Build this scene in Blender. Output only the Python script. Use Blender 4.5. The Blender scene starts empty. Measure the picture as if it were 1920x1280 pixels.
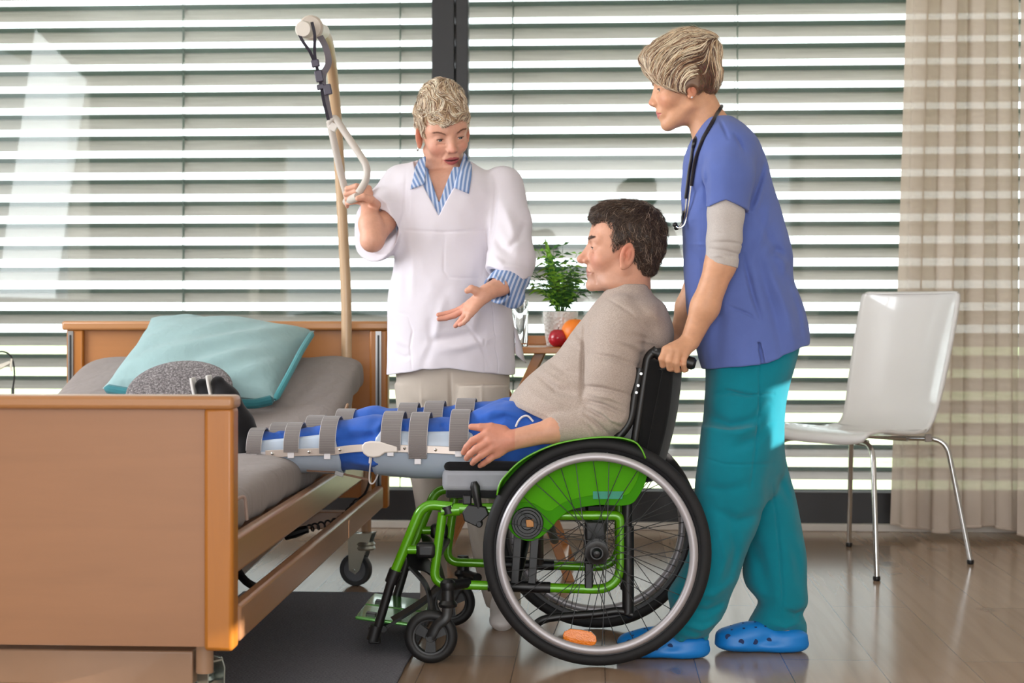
import bpy, bmesh, math, random
import numpy as np
from mathutils import Vector, Matrix, Euler

# ------------------------------------------------------------------ camera, world, lights
scene = bpy.context.scene
COL = scene.collection
F = 3000.0                      # focal length in pixels of a 1920 px wide frame
PSI = math.atan(160.0 / F)      # the window wall is turned a little against the camera
CAM = Vector((0, 0, 0.95))
cam_data = bpy.data.cameras.new('camera')
cam_data.sensor_width = 36.0
cam_data.lens = 36.0 * F / 1920.0
cam_data.shift_y = -65.0 / 1920.0
cam_data.clip_start = 0.05
cam_data.dof.use_dof = True
cam_data.dof.focus_distance = 4.4
cam_data.dof.aperture_fstop = 4.5
cam = bpy.data.objects.new('camera', cam_data)
COL.objects.link(cam)
cam.location = CAM
cam.rotation_euler = (math.radians(90), 0, PSI)
scene.camera = cam

world = bpy.data.worlds.new('world')
scene.world = world
world.use_nodes = True
wn = world.node_tree.nodes
wl = world.node_tree.links
wn['Background'].inputs['Color'].default_value = (0.93, 0.97, 1.0, 1)
wn['Background'].inputs['Strength'].default_value = 3.6

def lamp(name, kind, loc, rot, energy, color=(1, 1, 1), size=1.0, size_y=None, angle=None):
    l = bpy.data.lights.new(name, kind)
    l.energy = energy
    l.color = color
    if kind == 'AREA':
        l.shape = 'RECTANGLE'
        l.size = size
        l.size_y = size_y or size
    if angle is not None:
        l.angle = angle
    o = bpy.data.objects.new(name, l)
    COL.objects.link(o)
    o.location = loc
    o.rotation_euler = rot
    return o
R = math.radians
# daylight of the glazed doors behind the camera and an added fill lamp on the left
lamp('daylight_rear_window', 'AREA', (0.1, -2.35, 1.6), (R(90), 0, 0), 76, (1.0, 0.975, 0.95), 3.2, 1.8)
lamp('fill_lamp_left', 'AREA', (-3.4, 4.1, 1.75), (R(82), 0, R(-100)), 85, (0.93, 0.965, 1.0), 2.0, 1.5)
# low sun from the right through slots added in the right wall
sd = Vector((-1.0, 0.12, -0.27)).normalized()
lamp('sun', 'SUN', (4, 5, 3), sd.to_track_quat('-Z', 'Y').to_euler(), 12.0, (1.0, 0.93, 0.84), angle=R(0.6))
scene.view_settings.view_transform = 'Standard'
scene.view_settings.look = 'None'
scene.view_settings.gamma = 1.0
scene.view_settings.use_curve_mapping = False
scene.view_settings.exposure = 0.0

# ------------------------------------------------------------------ pixel <-> place
_r = Vector((math.cos(PSI), math.sin(PSI), 0))
_f = Vector((-math.sin(PSI), math.cos(PSI), 0))
def _dir(px, py):
    return _f + _r * ((px - 960) / F) + Vector((0, 0, -(py - 575) / F))
def at(px, py, Y):
    """the point at depth Y (metres from the camera towards the window wall) seen at px, py"""
    d = _dir(px, py)
    return CAM + d * (Y / d.y)
def ground(px, py, z=0.0):
    d = _dir(px, py)
    return CAM + d * ((z - CAM.z) / d.z)
def m_(n, Y):
    return n * Y / F

# ------------------------------------------------------------------ object helpers
def tag(o, label=None, cat=None, group=None, kind=None):
    if label: o['label'] = label
    if cat: o['category'] = cat
    if group: o['group'] = group
    if kind: o['kind'] = kind
    return o
def thing(name, label, cat, loc, group=None):
    o = bpy.data.objects.new(name, None)
    COL.objects.link(o)
    o.location = loc
    o.empty_display_size = 0.1
    return tag(o, label, cat, group)
def wloc(o):
    v = Vector((0, 0, 0))
    while o is not None:
        v += o.location
        o = o.parent
    return v
def link_mesh(name, verts, faces, mat, parent=None, smooth=True, angle=35, cols=None, bevel=0, subsurf=0, label=None):
    me = bpy.data.meshes.new(name)
    V = np.asarray([tuple(v) for v in verts], dtype=np.float64) if not isinstance(verts, np.ndarray) else verts
    c = (V.min(0) + V.max(0)) / 2
    me.from_pydata((V - c).tolist(), [], faces if isinstance(faces, list) else faces.tolist())
    me.validate()
    if smooth:
        me.polygons.foreach_set('use_smooth', [True] * len(me.polygons))
        if angle: me.set_sharp_from_angle(angle=R(angle))
    if cols is not None:
        a = me.color_attributes.new('Col', 'FLOAT_COLOR', 'POINT')
        a.data.foreach_set('color', np.asarray(cols, dtype=np.float32).ravel())
    me.update()
    o = bpy.data.objects.new(name, me)
    COL.objects.link(o)
    if mat is not None: me.materials.append(mat)
    if parent is not None:
        o.parent = parent
        o.location = Vector(c) - wloc(parent)
    else:
        o.location = Vector(c)
    if bevel:
        b = o.modifiers.new('Bevel', 'BEVEL'); b.width = bevel; b.segments = 3; b.limit_method = 'ANGLE'; b.angle_limit = R(40)
    if subsurf:
        s = o.modifiers.new('Subsurf', 'SUBSURF'); s.levels = subsurf; s.render_levels = subsurf
    if label: o['label'] = label
    return o

def vec(p): return p if isinstance(p, Vector) else Vector(p)
def fillet(pts, r, n=6, closed=False):
    """round the corners of a polyline"""
    pts = [vec(p) for p in pts]
    out = []
    N = len(pts)
    for i, p in enumerate(pts):
        if not closed and (i == 0 or i == N - 1):
            out.append(p); continue
        a = pts[(i - 1) % N]; b = pts[(i + 1) % N]
        rr = r[i] if isinstance(r, (list, tuple)) else r
        da = (a - p); db = (b - p)
        t = min(rr, da.length * 0.48, db.length * 0.48)
        s = p + da.normalized() * t; e = p + db.normalized() * t
        for k in range(n + 1):
            u = k / n
            out.append(s * (1 - u) ** 2 + p * 2 * u * (1 - u) + e * u ** 2)
    return out
def smoothpath(pts, n=6):
    """Catmull-Rom through the points"""
    pts = [vec(p) for p in pts]
    P = [pts[0] * 2 - pts[1]] + pts + [pts[-1] * 2 - pts[-2]]
    out = []
    for i in range(1, len(P) - 2):
        for k in range(n):
            t = k / n
            a, b, c, d = P[i - 1], P[i], P[i + 1], P[i + 2]
            out.append(0.5 * ((2 * b) + (c - a) * t + (2 * a - 5 * b + 4 * c - d) * t * t + (3 * b - a - 3 * c + d) * t ** 3))
    out.append(pts[-1])
    return out

class MB:
    """collects shapes, then links them as one mesh object"""
    def __init__(s): s.v = []; s.f = []
    def add(s, verts, faces):
        n = len(s.v)
        s.v += [tuple(v) for v in verts]
        s.f += [tuple(i + n for i in f) for f in faces]
        return s
    def box(s, lo, hi, rot=None, piv=None):
        x0, y0, z0 = lo; x1, y1, z1 = hi
        v = [Vector(p) for p in ((x0, y0, z0), (x1, y0, z0), (x1, y1, z0), (x0, y1, z0), (x0, y0, z1), (x1, y0, z1), (x1, y1, z1), (x0, y1, z1))]
        if rot is not None:
            c = vec(piv) if piv is not None else (Vector(lo) + Vector(hi)) / 2
            M = rot if isinstance(rot, Matrix) else Euler(rot).to_matrix()
            v = [c + M @ (p - c) for p in v]
        return s.add(v, [(0, 3, 2, 1), (4, 5, 6, 7), (0, 1, 5, 4), (1, 2, 6, 5), (2, 3, 7, 6), (3, 0, 4, 7)])
    def tube(s, path, r, n=12, closed=False, cap=True, flat=None, up=None):
        path = [vec(p) for p in path]
        N = len(path)
        rad = r if isinstance(r, (list, tuple)) else [r] * N
        T = []
        for i in range(N):
            if closed: t = path[(i + 1) % N] - path[(i - 1) % N]
            else: t = path[min(i + 1, N - 1)] - path[max(i - 1, 0)]
            T.append(t.normalized())
        u = vec(up) if up is not None else (Vector((0, 0, 1)) if abs(T[0].z) < 0.9 else Vector((1, 0, 0)))
        u = (u - T[0] * u.dot(T[0])).normalized()
        vs = []
        for i in range(N):
            u = (u - T[i] * u.dot(T[i])).normalized()
            w = T[i].cross(u)
            fl = flat if flat is not None else 1.0
            for k in range(n):
                a = 2 * math.pi * k / n
                vs.append(path[i] + u * (math.cos(a) * rad[i] * fl) + w * (math.sin(a) * rad[i]))
        fs = []
        for i in range(N if closed else N - 1):
            j = (i + 1) % N
            for k in range(n):
                l = (k + 1) % n
                fs.append((i * n + k, i * n + l, j * n + l, j * n + k))
        if cap and not closed:
            fs.append(tuple(range(n - 1, -1, -1)))
            fs.append(tuple((N - 1) * n + k for k in range(n)))
        return s.add(vs, fs)
    def rod(s, a, b, r, r2=None, n=12):
        return s.tube([a, b], [r, r if r2 is None else r2], n)
    def torus(s, c, R_, r, axis=(0, 1, 0), n=72, m=12, sq=1.0):
        ax = vec(axis).normalized()
        u = Vector((0, 0, 1)) if abs(ax.z) < 0.9 else Vector((1, 0, 0))
        u = (u - ax * u.dot(ax)).normalized(); w = ax.cross(u)
        vs = []
        for i in range(n):
            a = 2 * math.pi * i / n
            d = u * math.cos(a) + w * math.sin(a)
            for k in range(m):
                b = 2 * math.pi * k / m
                vs.append(vec(c) + d * (R_ + r * math.cos(b)) + ax * (r * sq * math.sin(b)))
        fs = []
        for i in range(n):
            j = (i + 1) % n
            for k in range(m):
                l = (k + 1) % m
                fs.append((i * m + k, j * m + k, j * m + l, i * m + l))
        return s.add(vs, fs)
    def lathe(s, c, prof, axis=(0, 0, 1), n=32, closed_prof=False):
        ax = vec(axis).normalized()
        u = Vector((1, 0, 0)) if abs(ax.x) < 0.9 else Vector((0, 0, 1))
        u = (u - ax * u.dot(ax)).normalized(); w = ax.cross(u)
        vs = []; P = len(prof)
        for i in range(n):
            a = 2 * math.pi * i / n
            d = u * math.cos(a) + w * math.sin(a)
            for r, h in prof: vs.append(vec(c) + d * r + ax * h)
        fs = []
        for i in range(n):
            j = (i + 1) % n
            for k in range(P if closed_prof else P - 1):
                l = (k + 1) % P
                fs.append((i * P + k, j * P + k, j * P + l, i * P + l))
        return s.add(vs, fs)
    def disc(s, c, r, h, axis=(0, 1, 0), n=32):
        return s.lathe(c, [(0.0001, -h / 2), (r * 0.94, -h / 2), (r, -h / 2 * 0.8), (r, h / 2 * 0.8), (r * 0.94, h / 2), (0.0001, h / 2)], axis, n)
    def prism(s, pts, off):
        """closed outline (3-D points, roughly planar) pushed by off"""
        n = len(pts); o = vec(off)
        v = [vec(p) for p in pts] + [vec(p) + o for p in pts]
        f = [tuple(range(n)), tuple(range(2 * n - 1, n - 1, -1))]
        for i in range(n):
            j = (i + 1) % n
            f.append((j, i, n + i, n + j))
        return s.add(v, f)
    def grid(s, rows, closed=False):
        n = len(rows[0]); v = [p for r in rows for p in r]; f = []
        for i in range(len(rows) - 1):
            for k in range(n if closed else n - 1):
                l = (k + 1) % n
                f.append((i * n + k, i * n + l, (i + 1) * n + l, (i + 1) * n + k))
        return s.add(v, f)
    def band(s, path, width_dirs, w, t, normals=None):
        """flat strap along path: width w along width_dirs[i], thickness t"""
        path = [vec(p) for p in path]; N = len(path); vs = []
        for i in range(N):
            T = (path[min(i + 1, N - 1)] - path[max(i - 1, 0)]).normalized()
            W = vec(width_dirs[i] if isinstance(width_dirs, list) else width_dirs)
            W = (W - T * W.dot(T)).normalized()
            nn = T.cross(W)
            for a, b in ((-1, -1), (1, -1), (1, 1), (-1, 1)):
                vs.append(path[i] + W * (a * w / 2) + nn * (b * t / 2))
        fs = [(3, 2, 1, 0), tuple((N - 1) * 4 + k for k in range(4))]
        for i in range(N - 1):
            for k in range(4):
                l = (k + 1) % 4
                fs.append((i * 4 + k, i * 4 + l, (i + 1) * 4 + l, (i + 1) * 4 + k))
        return s.add(vs, fs)
    def build(s, name, mat, parent=None, **kw):
        return link_mesh(name, s.v, s.f, mat, parent, **kw)

# ------------------------------------------------------------------ materials
def lin(c):
    out = []
    for x in c[:3]:
        x = x / 255.0
        out.append(x / 12.92 if x <= 0.04045 else ((x + 0.055) / 1.055) ** 2.4)
    return tuple(out) + (1.0,)
class NT:
    def __init__(s, name):
        s.m = bpy.data.materials.new(name); s.m.use_nodes = True
        s.n = s.m.node_tree.nodes; s.l = s.m.node_tree.links
        s.b = s.n['Principled BSDF']; s.out = s.n['Material Output']
        s.tc = None
    def new(s, t, **kw):
        n = s.n.new(t)
        for k, v in kw.items():
            if hasattr(n, k): setattr(n, k, v)
            else: n.inputs[k].default_value = v
        return n
    def coords(s, scale=(1, 1, 1), which='Object', rot=(0, 0, 0)):
        if s.tc is None: s.tc = s.new('ShaderNodeTexCoord')
        mp = s.new('ShaderNodeMapping')
        mp.inputs['Scale'].default_value = scale
        mp.inputs['Rotation'].default_value = rot
        s.l.new(s.tc.outputs[which], mp.inputs['Vector'])
        return mp.outputs['Vector']
    def noise(s, scale, vec_, detail=4, rough=0.55, dist=0.0):
        n = s.new('ShaderNodeTexNoise')
        n.inputs['Scale'].default_value = scale; n.inputs['Detail'].default_value = detail
        n.inputs['Roughness'].default_value = rough; n.inputs['Distortion'].default_value = dist
        s.l.new(vec_, n.inputs['Vector'])
        return n.outputs['Fac']
    def ramp(s, fac, stops):
        r = s.new('ShaderNodeValToRGB')
        el = r.color_ramp.elements
        while len(el) > 1: el.remove(el[0])
        el[0].position = stops[0][0]; el[0].color = stops[0][1]
        for p, c in stops[1:]:
            e = el.new(p); e.color = c
        s.l.new(fac, r.inputs['Fac'])
        return r.outputs['Color']
    def mix(s, fac, a, b, mode='MIX'):
        n = s.new('ShaderNodeMix', data_type='RGBA', blend_type=mode)
        for sock, val in ((n.inputs[0], fac), (n.inputs[6], a), (n.inputs[7], b)):
            if hasattr(val, 'links') or isinstance(val, bpy.types.NodeSocket): s.l.new(val, sock)
            else: sock.default_value = val
        return n.outputs[2]
    def base(s, c):
        if isinstance(c, bpy.types.NodeSocket): s.l.new(c, s.b.inputs['Base Color'])
        else: s.b.inputs['Base Color'].default_value = c
        return s
    def set(s, **kw):
        for k, v in kw.items():
            s.b.inputs[k.replace('_', ' ')].default_value = v
        return s
    def bump(s, fac, strength=0.3, dist=0.01):
        n = s.new('ShaderNodeBump'); n.inputs['Strength'].default_value = strength; n.inputs['Distance'].default_value = dist
        s.l.new(fac, n.inputs['Height']); s.l.new(n.outputs['Normal'], s.b.inputs['Normal'])
        return s

def plain(name, rgb, rough=0.5, metal=0.0, var=0.06, scale=8.0, bump=0.0, bscale=200.0, coat=0.0, spec=0.5, sheen=0.0):
    t = NT(name)
    c = lin(rgb)
    v = t.coords()
    if var:
        n = t.noise(scale, v)
        lo = tuple(x * (1 - var) for x in c[:3]) + (1,); hi = tuple(min(1, x * (1 + var)) for x in c[:3]) + (1,)
        t.base(t.ramp(n, [(0.3, lo), (0.7, hi)]))
    else: t.base(c)
    t.set(Roughness=rough, Metallic=metal, Coat_Weight=coat, Specular_IOR_Level=spec)
    if sheen: t.set(Sheen_Weight=sheen)
    if bump: t.bump(t.noise(bscale, v, 3), bump, 0.002)
    return t.m
def fabric(name, rgb, var=0.10, weave=900.0, fold=0.0, fscale=9.0, rough=0.9, stripe=None, melange=0.0):
    t = NT(name)
    v = t.coords()
    c = lin(rgb)
    n = t.noise(14, v, 5)
    col = t.ramp(n, [(0.3, tuple(x * (1 - var) for x in c[:3]) + (1,)), (0.7, tuple(min(1, x * (1 + var)) for x in c[:3]) + (1,))])
    if melange:
        v2 = t.coords((1.0, 1.0, 3.2))
        m = t.noise(260, v2, 2, 0.7)
        col = t.mix(t.ramp(m, [(0.40, (0, 0, 0, 1)), (0.62, (1, 1, 1, 1))]), col, tuple(x * (1 - melange) for x in c[:3]) + (1,))
    t.base(col)
    t.set(Roughness=rough, Specular_IOR_Level=0.25, Sheen_Weight=0.15)
    h = t.noise(weave, v, 2)
    if fold:
        v3 = t.coords((1.0, 1.0, 0.45))
        f = t.noise(fscale, v3, 4, 0.5, 0.6)
        mm = t.new('ShaderNodeMath', operation='MULTIPLY_ADD')
        t.l.new(f, mm.inputs[0]); mm.inputs[1].default_value = fold; t.l.new(h, mm.inputs[2])
        h = mm.outputs[0]
        t.bump(h, 0.5, 0.002)
    else: t.bump(h, 0.18, 0.001)
    return t.m
def wood(name, rgb, dark=0.72, axis='X', scale=1.0, rough=0.35, coat=0.2):
    t = NT(name)
    c = lin(rgb)
    sc = {'X': (0.7, 9, 9), 'Z': (9, 9, 0.7), 'Y': (9, 0.7, 9)}[axis]
    v = t.coords(tuple(x * scale for x in sc))
    n = t.noise(2.2, v, 7, 0.62, 1.1)
    v2 = t.coords(tuple(x * scale * 7 for x in sc))
    n2 = t.noise(3.0, v2, 3, 0.5)
    d = tuple(x * dark for x in c[:3]) + (1,)
    col = t.ramp(n, [(0.25, d), (0.52, c), (0.8, tuple(min(1, x * 1.09) for x in c[:3]) + (1,))])
    col = t.mix(0.14, col, t.ramp(n2, [(0.35, d), (0.6, c)]))
    t.base(col); t.set(Roughness=rough, Coat_Weight=coat, Coat_Roughness=0.25)
    t.bump(n2, 0.06, 0.001)
    return t.m
def vcol(name, rough=0.5, sss=0.0, bump=0.0, bscale=300.0, spec=0.4, fine=0.0, sss_col=(1.0, 0.35, 0.2)):
    t = NT(name)
    a = t.new('ShaderNodeVertexColor'); a.layer_name = 'Col'
    col = a.outputs['Color']
    v = t.coords()
    if fine:
        n = t.noise(45, v, 6, 0.65)
        col = t.mix(1.0, col, t.ramp(n, [(0.3, (1 - fine, 1 - fine, 1 - fine, 1)), (0.7, (1, 1, 1, 1))]), 'MULTIPLY')
    t.base(col)
    t.set(Roughness=rough, Specular_IOR_Level=spec)
    if sss:
        t.set(Subsurface_Weight=sss, Subsurface_Radius=sss_col, Subsurface_Scale=0.008)
    if bump: t.bump(t.noise(bscale, v, 4), bump, 0.0008)
    return t.m
BLACK = plain('black_plastic', (14, 14, 16), 0.4, var=0.1)
CHROME = plain('chrome', (205, 205, 205), 0.14, 1.0, var=0.02)
STEEL = plain('steel', (150, 150, 150), 0.3, 1.0, var=0.05)

# ------------------------------------------------------------------ the room
YW = 6.87            # inner face of the window wall
XL, XR, YB, ZC = -3.45, 2.05, -2.4, 2.75
def floor_mat():
    t = NT('oak_floor')
    # planks run towards the window wall
    tc = t.new('ShaderNodeTexCoord')
    mp = t.new('ShaderNodeMapping'); mp.inputs['Rotation'].default_value = (0, 0, math.pi / 2)
    t.l.new(tc.outputs['Object'], mp.inputs['Vector'])
    def brick(c1, c2, mortar):
        b = t.new('ShaderNodeTexBrick')
        b.offset = 0.37; b.offset_frequency = 2
        b.inputs['Scale'].default_value = 1.0
        b.inputs['Brick Width'].default_value = 2.1
        b.inputs['Row Height'].default_value = 0.24
        b.inputs['Mortar Size'].default_value = 0.0016
        b.inputs['Mortar Smooth'].default_value = 0.1
        b.inputs['Bias'].default_value = 0.0
        b.inputs['Color1'].default_value = c1; b.inputs['Color2'].default_value = c2; b.inputs['Mortar'].default_value = mortar
        t.l.new(mp.outputs['Vector'], b.inputs['Vector'])
        return b
    b = brick(lin((150, 124, 102)), lin((168, 144, 122)), lin((112, 92, 76)))
    v = t.new('ShaderNodeMapping'); v.inputs['Scale'].default_value = (9, 0.5, 1)
    t.l.new(tc.outputs['Object'], v.inputs['Vector'])
    g = t.noise(2.4, v.outputs['Vector'], 5, 0.5, 0.8)
    col = t.mix(1.0, b.outputs['Color'], t.ramp(g, [(0.3, (0.87, 0.85, 0.83, 1)), (0.55, (0.97, 0.96, 0.95, 1)), (0.8, (1, 1, 1, 1))]), 'MULTIPLY')
    v2 = t.new('ShaderNodeMapping'); v2.inputs['Scale'].default_value = (4.6, 2.6, 1)
    t.l.new(tc.outputs['Object'], v2.inputs['Vector'])
    wob = t.new('ShaderNodeTexNoise'); wob.inputs['Scale'].default_value = 3.0; t.l.new(v2.outputs['Vector'], wob.inputs['Vector'])
    va = t.new('ShaderNodeVectorMath', operation='MULTIPLY_ADD'); va.inputs[1].default_value = (0.35, 0.35, 0); t.l.new(wob.outputs['Color'], va.inputs[0]); t.l.new(v2.outputs['Vector'], va.inputs[2])
    vo = t.new('ShaderNodeTexVoronoi'); vo.inputs['Scale'].default_value = 1.0; vo.inputs['Randomness'].default_value = 1.0; t.l.new(va.outputs[0], vo.inputs['Vector'])
    col = t.mix(t.ramp(vo.outputs['Distance'], [(0.04, (0.8, 0.8, 0.8, 1)), (0.17, (0, 0, 0, 1))]), col, lin((78, 58, 46)))
    t.base(col)
    t.set(Roughness=0.17, Specular_IOR_Level=0.7)
    t.bump(b.outputs['Fac'], -0.2, 0.0015)
    return t.m
WALL = plain('wall_paint', (212, 204, 194), 0.85, var=0.02, bump=0.05)
CEIL = plain('ceiling_paint', (236, 234, 230), 0.9, var=0.01)
DARK = plain('anthracite_aluminium', (22, 21, 25), 0.45, 0.0, var=0.06, coat=0.1)
def struct(mb, name, mat, parent=None, **kw):
    o = mb.build(name, mat, parent, smooth=False, **kw)
    if parent is None: o['kind'] = 'structure'
    return o
struct(MB().box((XL, YB, -0.12), (XR, YW + 0.02, 0)), 'floor', floor_mat())
struct(MB().box((XL, YB, ZC), (XR, YW + 0.3, ZC + 0.15)), 'ceiling', CEIL)
# left wall with an opening added for the fill lamp, rear wall with glazed opening, right wall with two unseen slots shaped to place the sun patches
def holed(axis, c0, c1, a0, a1, holes):
    m = MB()
    h0, h1, z0, z1 = holes
    def bx(p0, p1, q0, q1):
        if axis == 'X': m.box((c0, p0, q0), (c1, p1, q1))
        else: m.box((p0, c0, q0), (p1, c1, q1))
    bx(a0, h0, 0, ZC); bx(h1, a1, 0, ZC); bx(h0, h1, 0, z0); bx(h0, h1, z1, ZC)
    return m
struct(holed('X', XL - 0.15, XL, YB, YW + 0.02, (3.1, 5.1, 1.0, 2.5)), 'wall_left', WALL)
struct(holed('Y', YB - 0.15, YB, XL, XR, (-3.2, 1.95, 0.2, 2.6)), 'wall_rear', WALL)
m = MB()
for a, b, q0, q1 in ((YB, 2.86, 0, ZC), (2.86, 3.04, 0, 0.8), (2.86, 3.04, 1.075, ZC), (3.04, 4.1, 0, ZC), (4.1, 4.55, 0, 1.0), (4.1, 4.55, 1.2, ZC), (4.55, YW + 0.02, 0, ZC)):
    m.box((XR, a, q0), (XR + 0.15, b, q1))
struct(m, 'wall_right', WALL)
# head of the window wall
struct(MB().box((XL, YW, 2.6), (XR, YW + 0.3, ZC)), 'wall_window', WALL)
# pale stone threshold
struct(MB().box((XL, YW - 0.04, 0.0), (XR, YW + 0.06, 0.03)), 'trim_1', plain('threshold_stone', (200, 194, 188), 0.5), bevel=0.004)

def glass_mat():
    t = NT('window_glass')
    tr = t.new('ShaderNodeBsdfTransparent'); tr.inputs['Color'].default_value = (0.93, 0.97, 0.955, 1)
    gl = t.new('ShaderNodeBsdfGlossy'); gl.inputs['Roughness'].default_value = 0.02; gl.inputs['Color'].default_value = (1, 1, 1, 1)
    fr = t.new('ShaderNodeFresnel'); fr.inputs['IOR'].default_value = 1.5
    mp = t.new('ShaderNodeMath', operation='MULTIPLY'); mp.inputs[1].default_value = 0.55
    t.l.new(fr.outputs['Fac'], mp.inputs[0])
    mx = t.new('ShaderNodeMixShader')
    t.l.new(mp.outputs[0], mx.inputs['Fac']); t.l.new(tr.outputs[0], mx.inputs[1]); t.l.new(gl.outputs[0], mx.inputs[2])
    t.l.new(mx.outputs[0], t.out.inputs['Surface'])
    return t.m
GLASS = glass_mat()
xm0 = at(810, 300, YW).x; xm1 = at(852, 300, YW).x; xm2 = at(868, 300, YW).x
zs = 0.16; zt = 2.52
def window(name, x0, x1):
    m = MB()
    fw = 0.055
    y0, y1 = YW + 0.0, YW + 0.08
    m.box((x0, y0, 0.02), (x1, y1, zs)); m.box((x0, y0, zt), (x1, y1, 2.62))
    m.box((x0, y0, zs), (x0 + fw, y1, zt)); m.box((x1 - fw, y0, zs), (x1, y1, zt))
    w = struct(m, name, DARK, bevel=0.004)
    g = MB().box((x0 + fw - 0.01, YW + 0.035, zs - 0.01), (x1 - fw + 0.01, YW + 0.041, zt + 0.01)).build('glass_pane', GLASS, w, smooth=False)
    return w
window('window_1', XL, xm1)
window('window_2', xm1 + 0.004, XR)
struct(MB().box((xm0 - 0.0, YW - 0.012, 0.03), (xm1, YW + 0.0, 2.6)), 'trim_2', DARK, bevel=0.003)

# ------------------------------------------------------------------ outside: blinds, lawn
def slat_mat():
    t = NT('slat_paint')
    v = t.coords((0.8, 1, 30))
    n = t.noise(5, v, 4)
    t.base(t.ramp(n, [(0.3, lin((182, 174, 172))), (0.7, lin((204, 196, 194)))]))
    t.set(Roughness=0.42, Metallic=0.25)
    return t.m
SLAT = slat_mat()
SLAT_SHADE = plain('slat_shade', (84, 100, 94), 0.7, var=0.12, scale=3)  # shade along the top of each slat, put in as a darker colour
YS = 7.15; PITCH = 0.0984
prof = [(-0.027, 0.0300), (-0.0245, 0.0305), (-0.0085, 0.012), (-0.012, 0.0085), (-0.010, 0.004), (0.016, -0.024), (0.027, -0.0300), (0.0285, -0.0285), (0.018, -0.0215), (-0.0075, 0.005), (-0.0055, 0.0125), (-0.0225, 0.0325), (-0.028, 0.0325)]
def blind(x0, x1, cords, label):
    b = thing('venetian_blind', label, 'blind', (x0, YS, 0.05))
    m = MB()
    n0 = -9; n1 = 16
    for k in range(n0, n1):
        z = 0.95 + (k + 0.5) * PITCH
        if z < 0.03: continue
        m.prism([(x0, YS + y, z + h) for y, h in prof], (x1 - x0, 0, 0))
    m.build('slats', SLAT, b, angle=25)
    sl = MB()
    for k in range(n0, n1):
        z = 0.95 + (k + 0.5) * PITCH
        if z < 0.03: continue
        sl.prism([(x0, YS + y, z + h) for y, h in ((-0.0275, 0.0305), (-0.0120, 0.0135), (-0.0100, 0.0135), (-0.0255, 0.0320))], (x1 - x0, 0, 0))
    sl.build('shade_strips', SLAT_SHADE, b, smooth=False)
    for px in cords:
        x = at(px, 300, YS - 0.03).x
        c = MB()
        c.tube([(x, YS - 0.031, 0.06), (x, YS - 0.031, 2.62)], 0.0022, 6)
        c.tube([(x - 0.008, YS + 0.031, 0.06), (x - 0.008, YS + 0.031, 2.62)], 0.0018, 6)
        for k in range(n0, n1):
            z = 0.95 + (k + 0.5) * PITCH
            if z < 0.06: continue
            c.disc((x + 0.004, YS - 0.03, z + 0.012), 0.0055, 0.006)
            c.box((x - 0.003, YS - 0.02, z - 0.028), (x + 0.003, YS - 0.012, z + 0.008))
        c.build('ladder_cord', plain('cord_grey', (92, 104, 98), 0.6), b)
    return b
blind(XL - 0.1, at(836, 300, YS).x, (343, 750), 'grey horizontal slat blind outside the left window, behind the bed and the trapeze pole')
blind(at(842, 300, YS).x, XR + 0.1, (962, 1383), 'grey horizontal slat blind outside the right window, behind the nurse in blue')
def grass():
    t = NT('lawn_grass')
    v = t.coords()
    n = t.noise(0.6, v, 8, 0.7)
    t.base(t.ramp(n, [(0.3, lin((150, 168, 110))), (0.55, lin((196, 204, 160))), (0.8, lin((226, 226, 200)))]))
    t.set(Roughness=0.95)
    t.bump(t.noise(30, v, 4), 0.6, 0.05)
    return t.m
g = MB().box((-40, 7.4, -0.35), (40, 60, -0.2)).build('lawn', grass(), None, smooth=False)
tag(g, 'sunlit green lawn outside, seen in strips between the blind slats', 'lawn', kind='stuff')
terr = MB().box((-6, 7.0, -0.2), (6, 8.6, -0.02)).build('terrace', plain('terrace_stone', (150, 148, 142), 0.8), None, smooth=False)
terr['kind'] = 'structure'; tag(terr, 'grey stone terrace strip outside the windows', 'terrace')

# ------------------------------------------------------------------ curtains
def curtain_mat():
    t = NT('sheer_curtain')
    v = t.coords((1, 1, 1))
    n = t.noise(3, v, 4)
    col = t.ramp(n, [(0.3, lin((206, 190, 176))), (0.7, lin((222, 208, 196)))])
    t.base(col); t.set(Roughness=0.9, Specular_IOR_Level=0.1)
    w = t.noise(700, v, 2)
    t.bump(w, 0.2, 0.001)
    tl = t.new('ShaderNodeBsdfTranslucent'); tl.inputs['Color'].default_value = lin((216, 198, 180))
    tr = t.new('ShaderNodeBsdfTransparent')
    m1 = t.new('ShaderNodeMixShader'); m1.inputs['Fac'].default_value = 0.22
    t.l.new(t.b.outputs[0], m1.inputs[1]); t.l.new(tl.outputs[0], m1.inputs[2])
    m2 = t.new('ShaderNodeMixShader'); m2.inputs['Fac'].default_value = 0.07
    t.l.new(m1.outputs[0], m2.inputs[1]); t.l.new(tr.outputs[0], m2.inputs[2])
    t.l.new(m2.outputs[0], t.out.inputs['Surface'])
    return t.m
CURT = curtain_mat()
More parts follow.
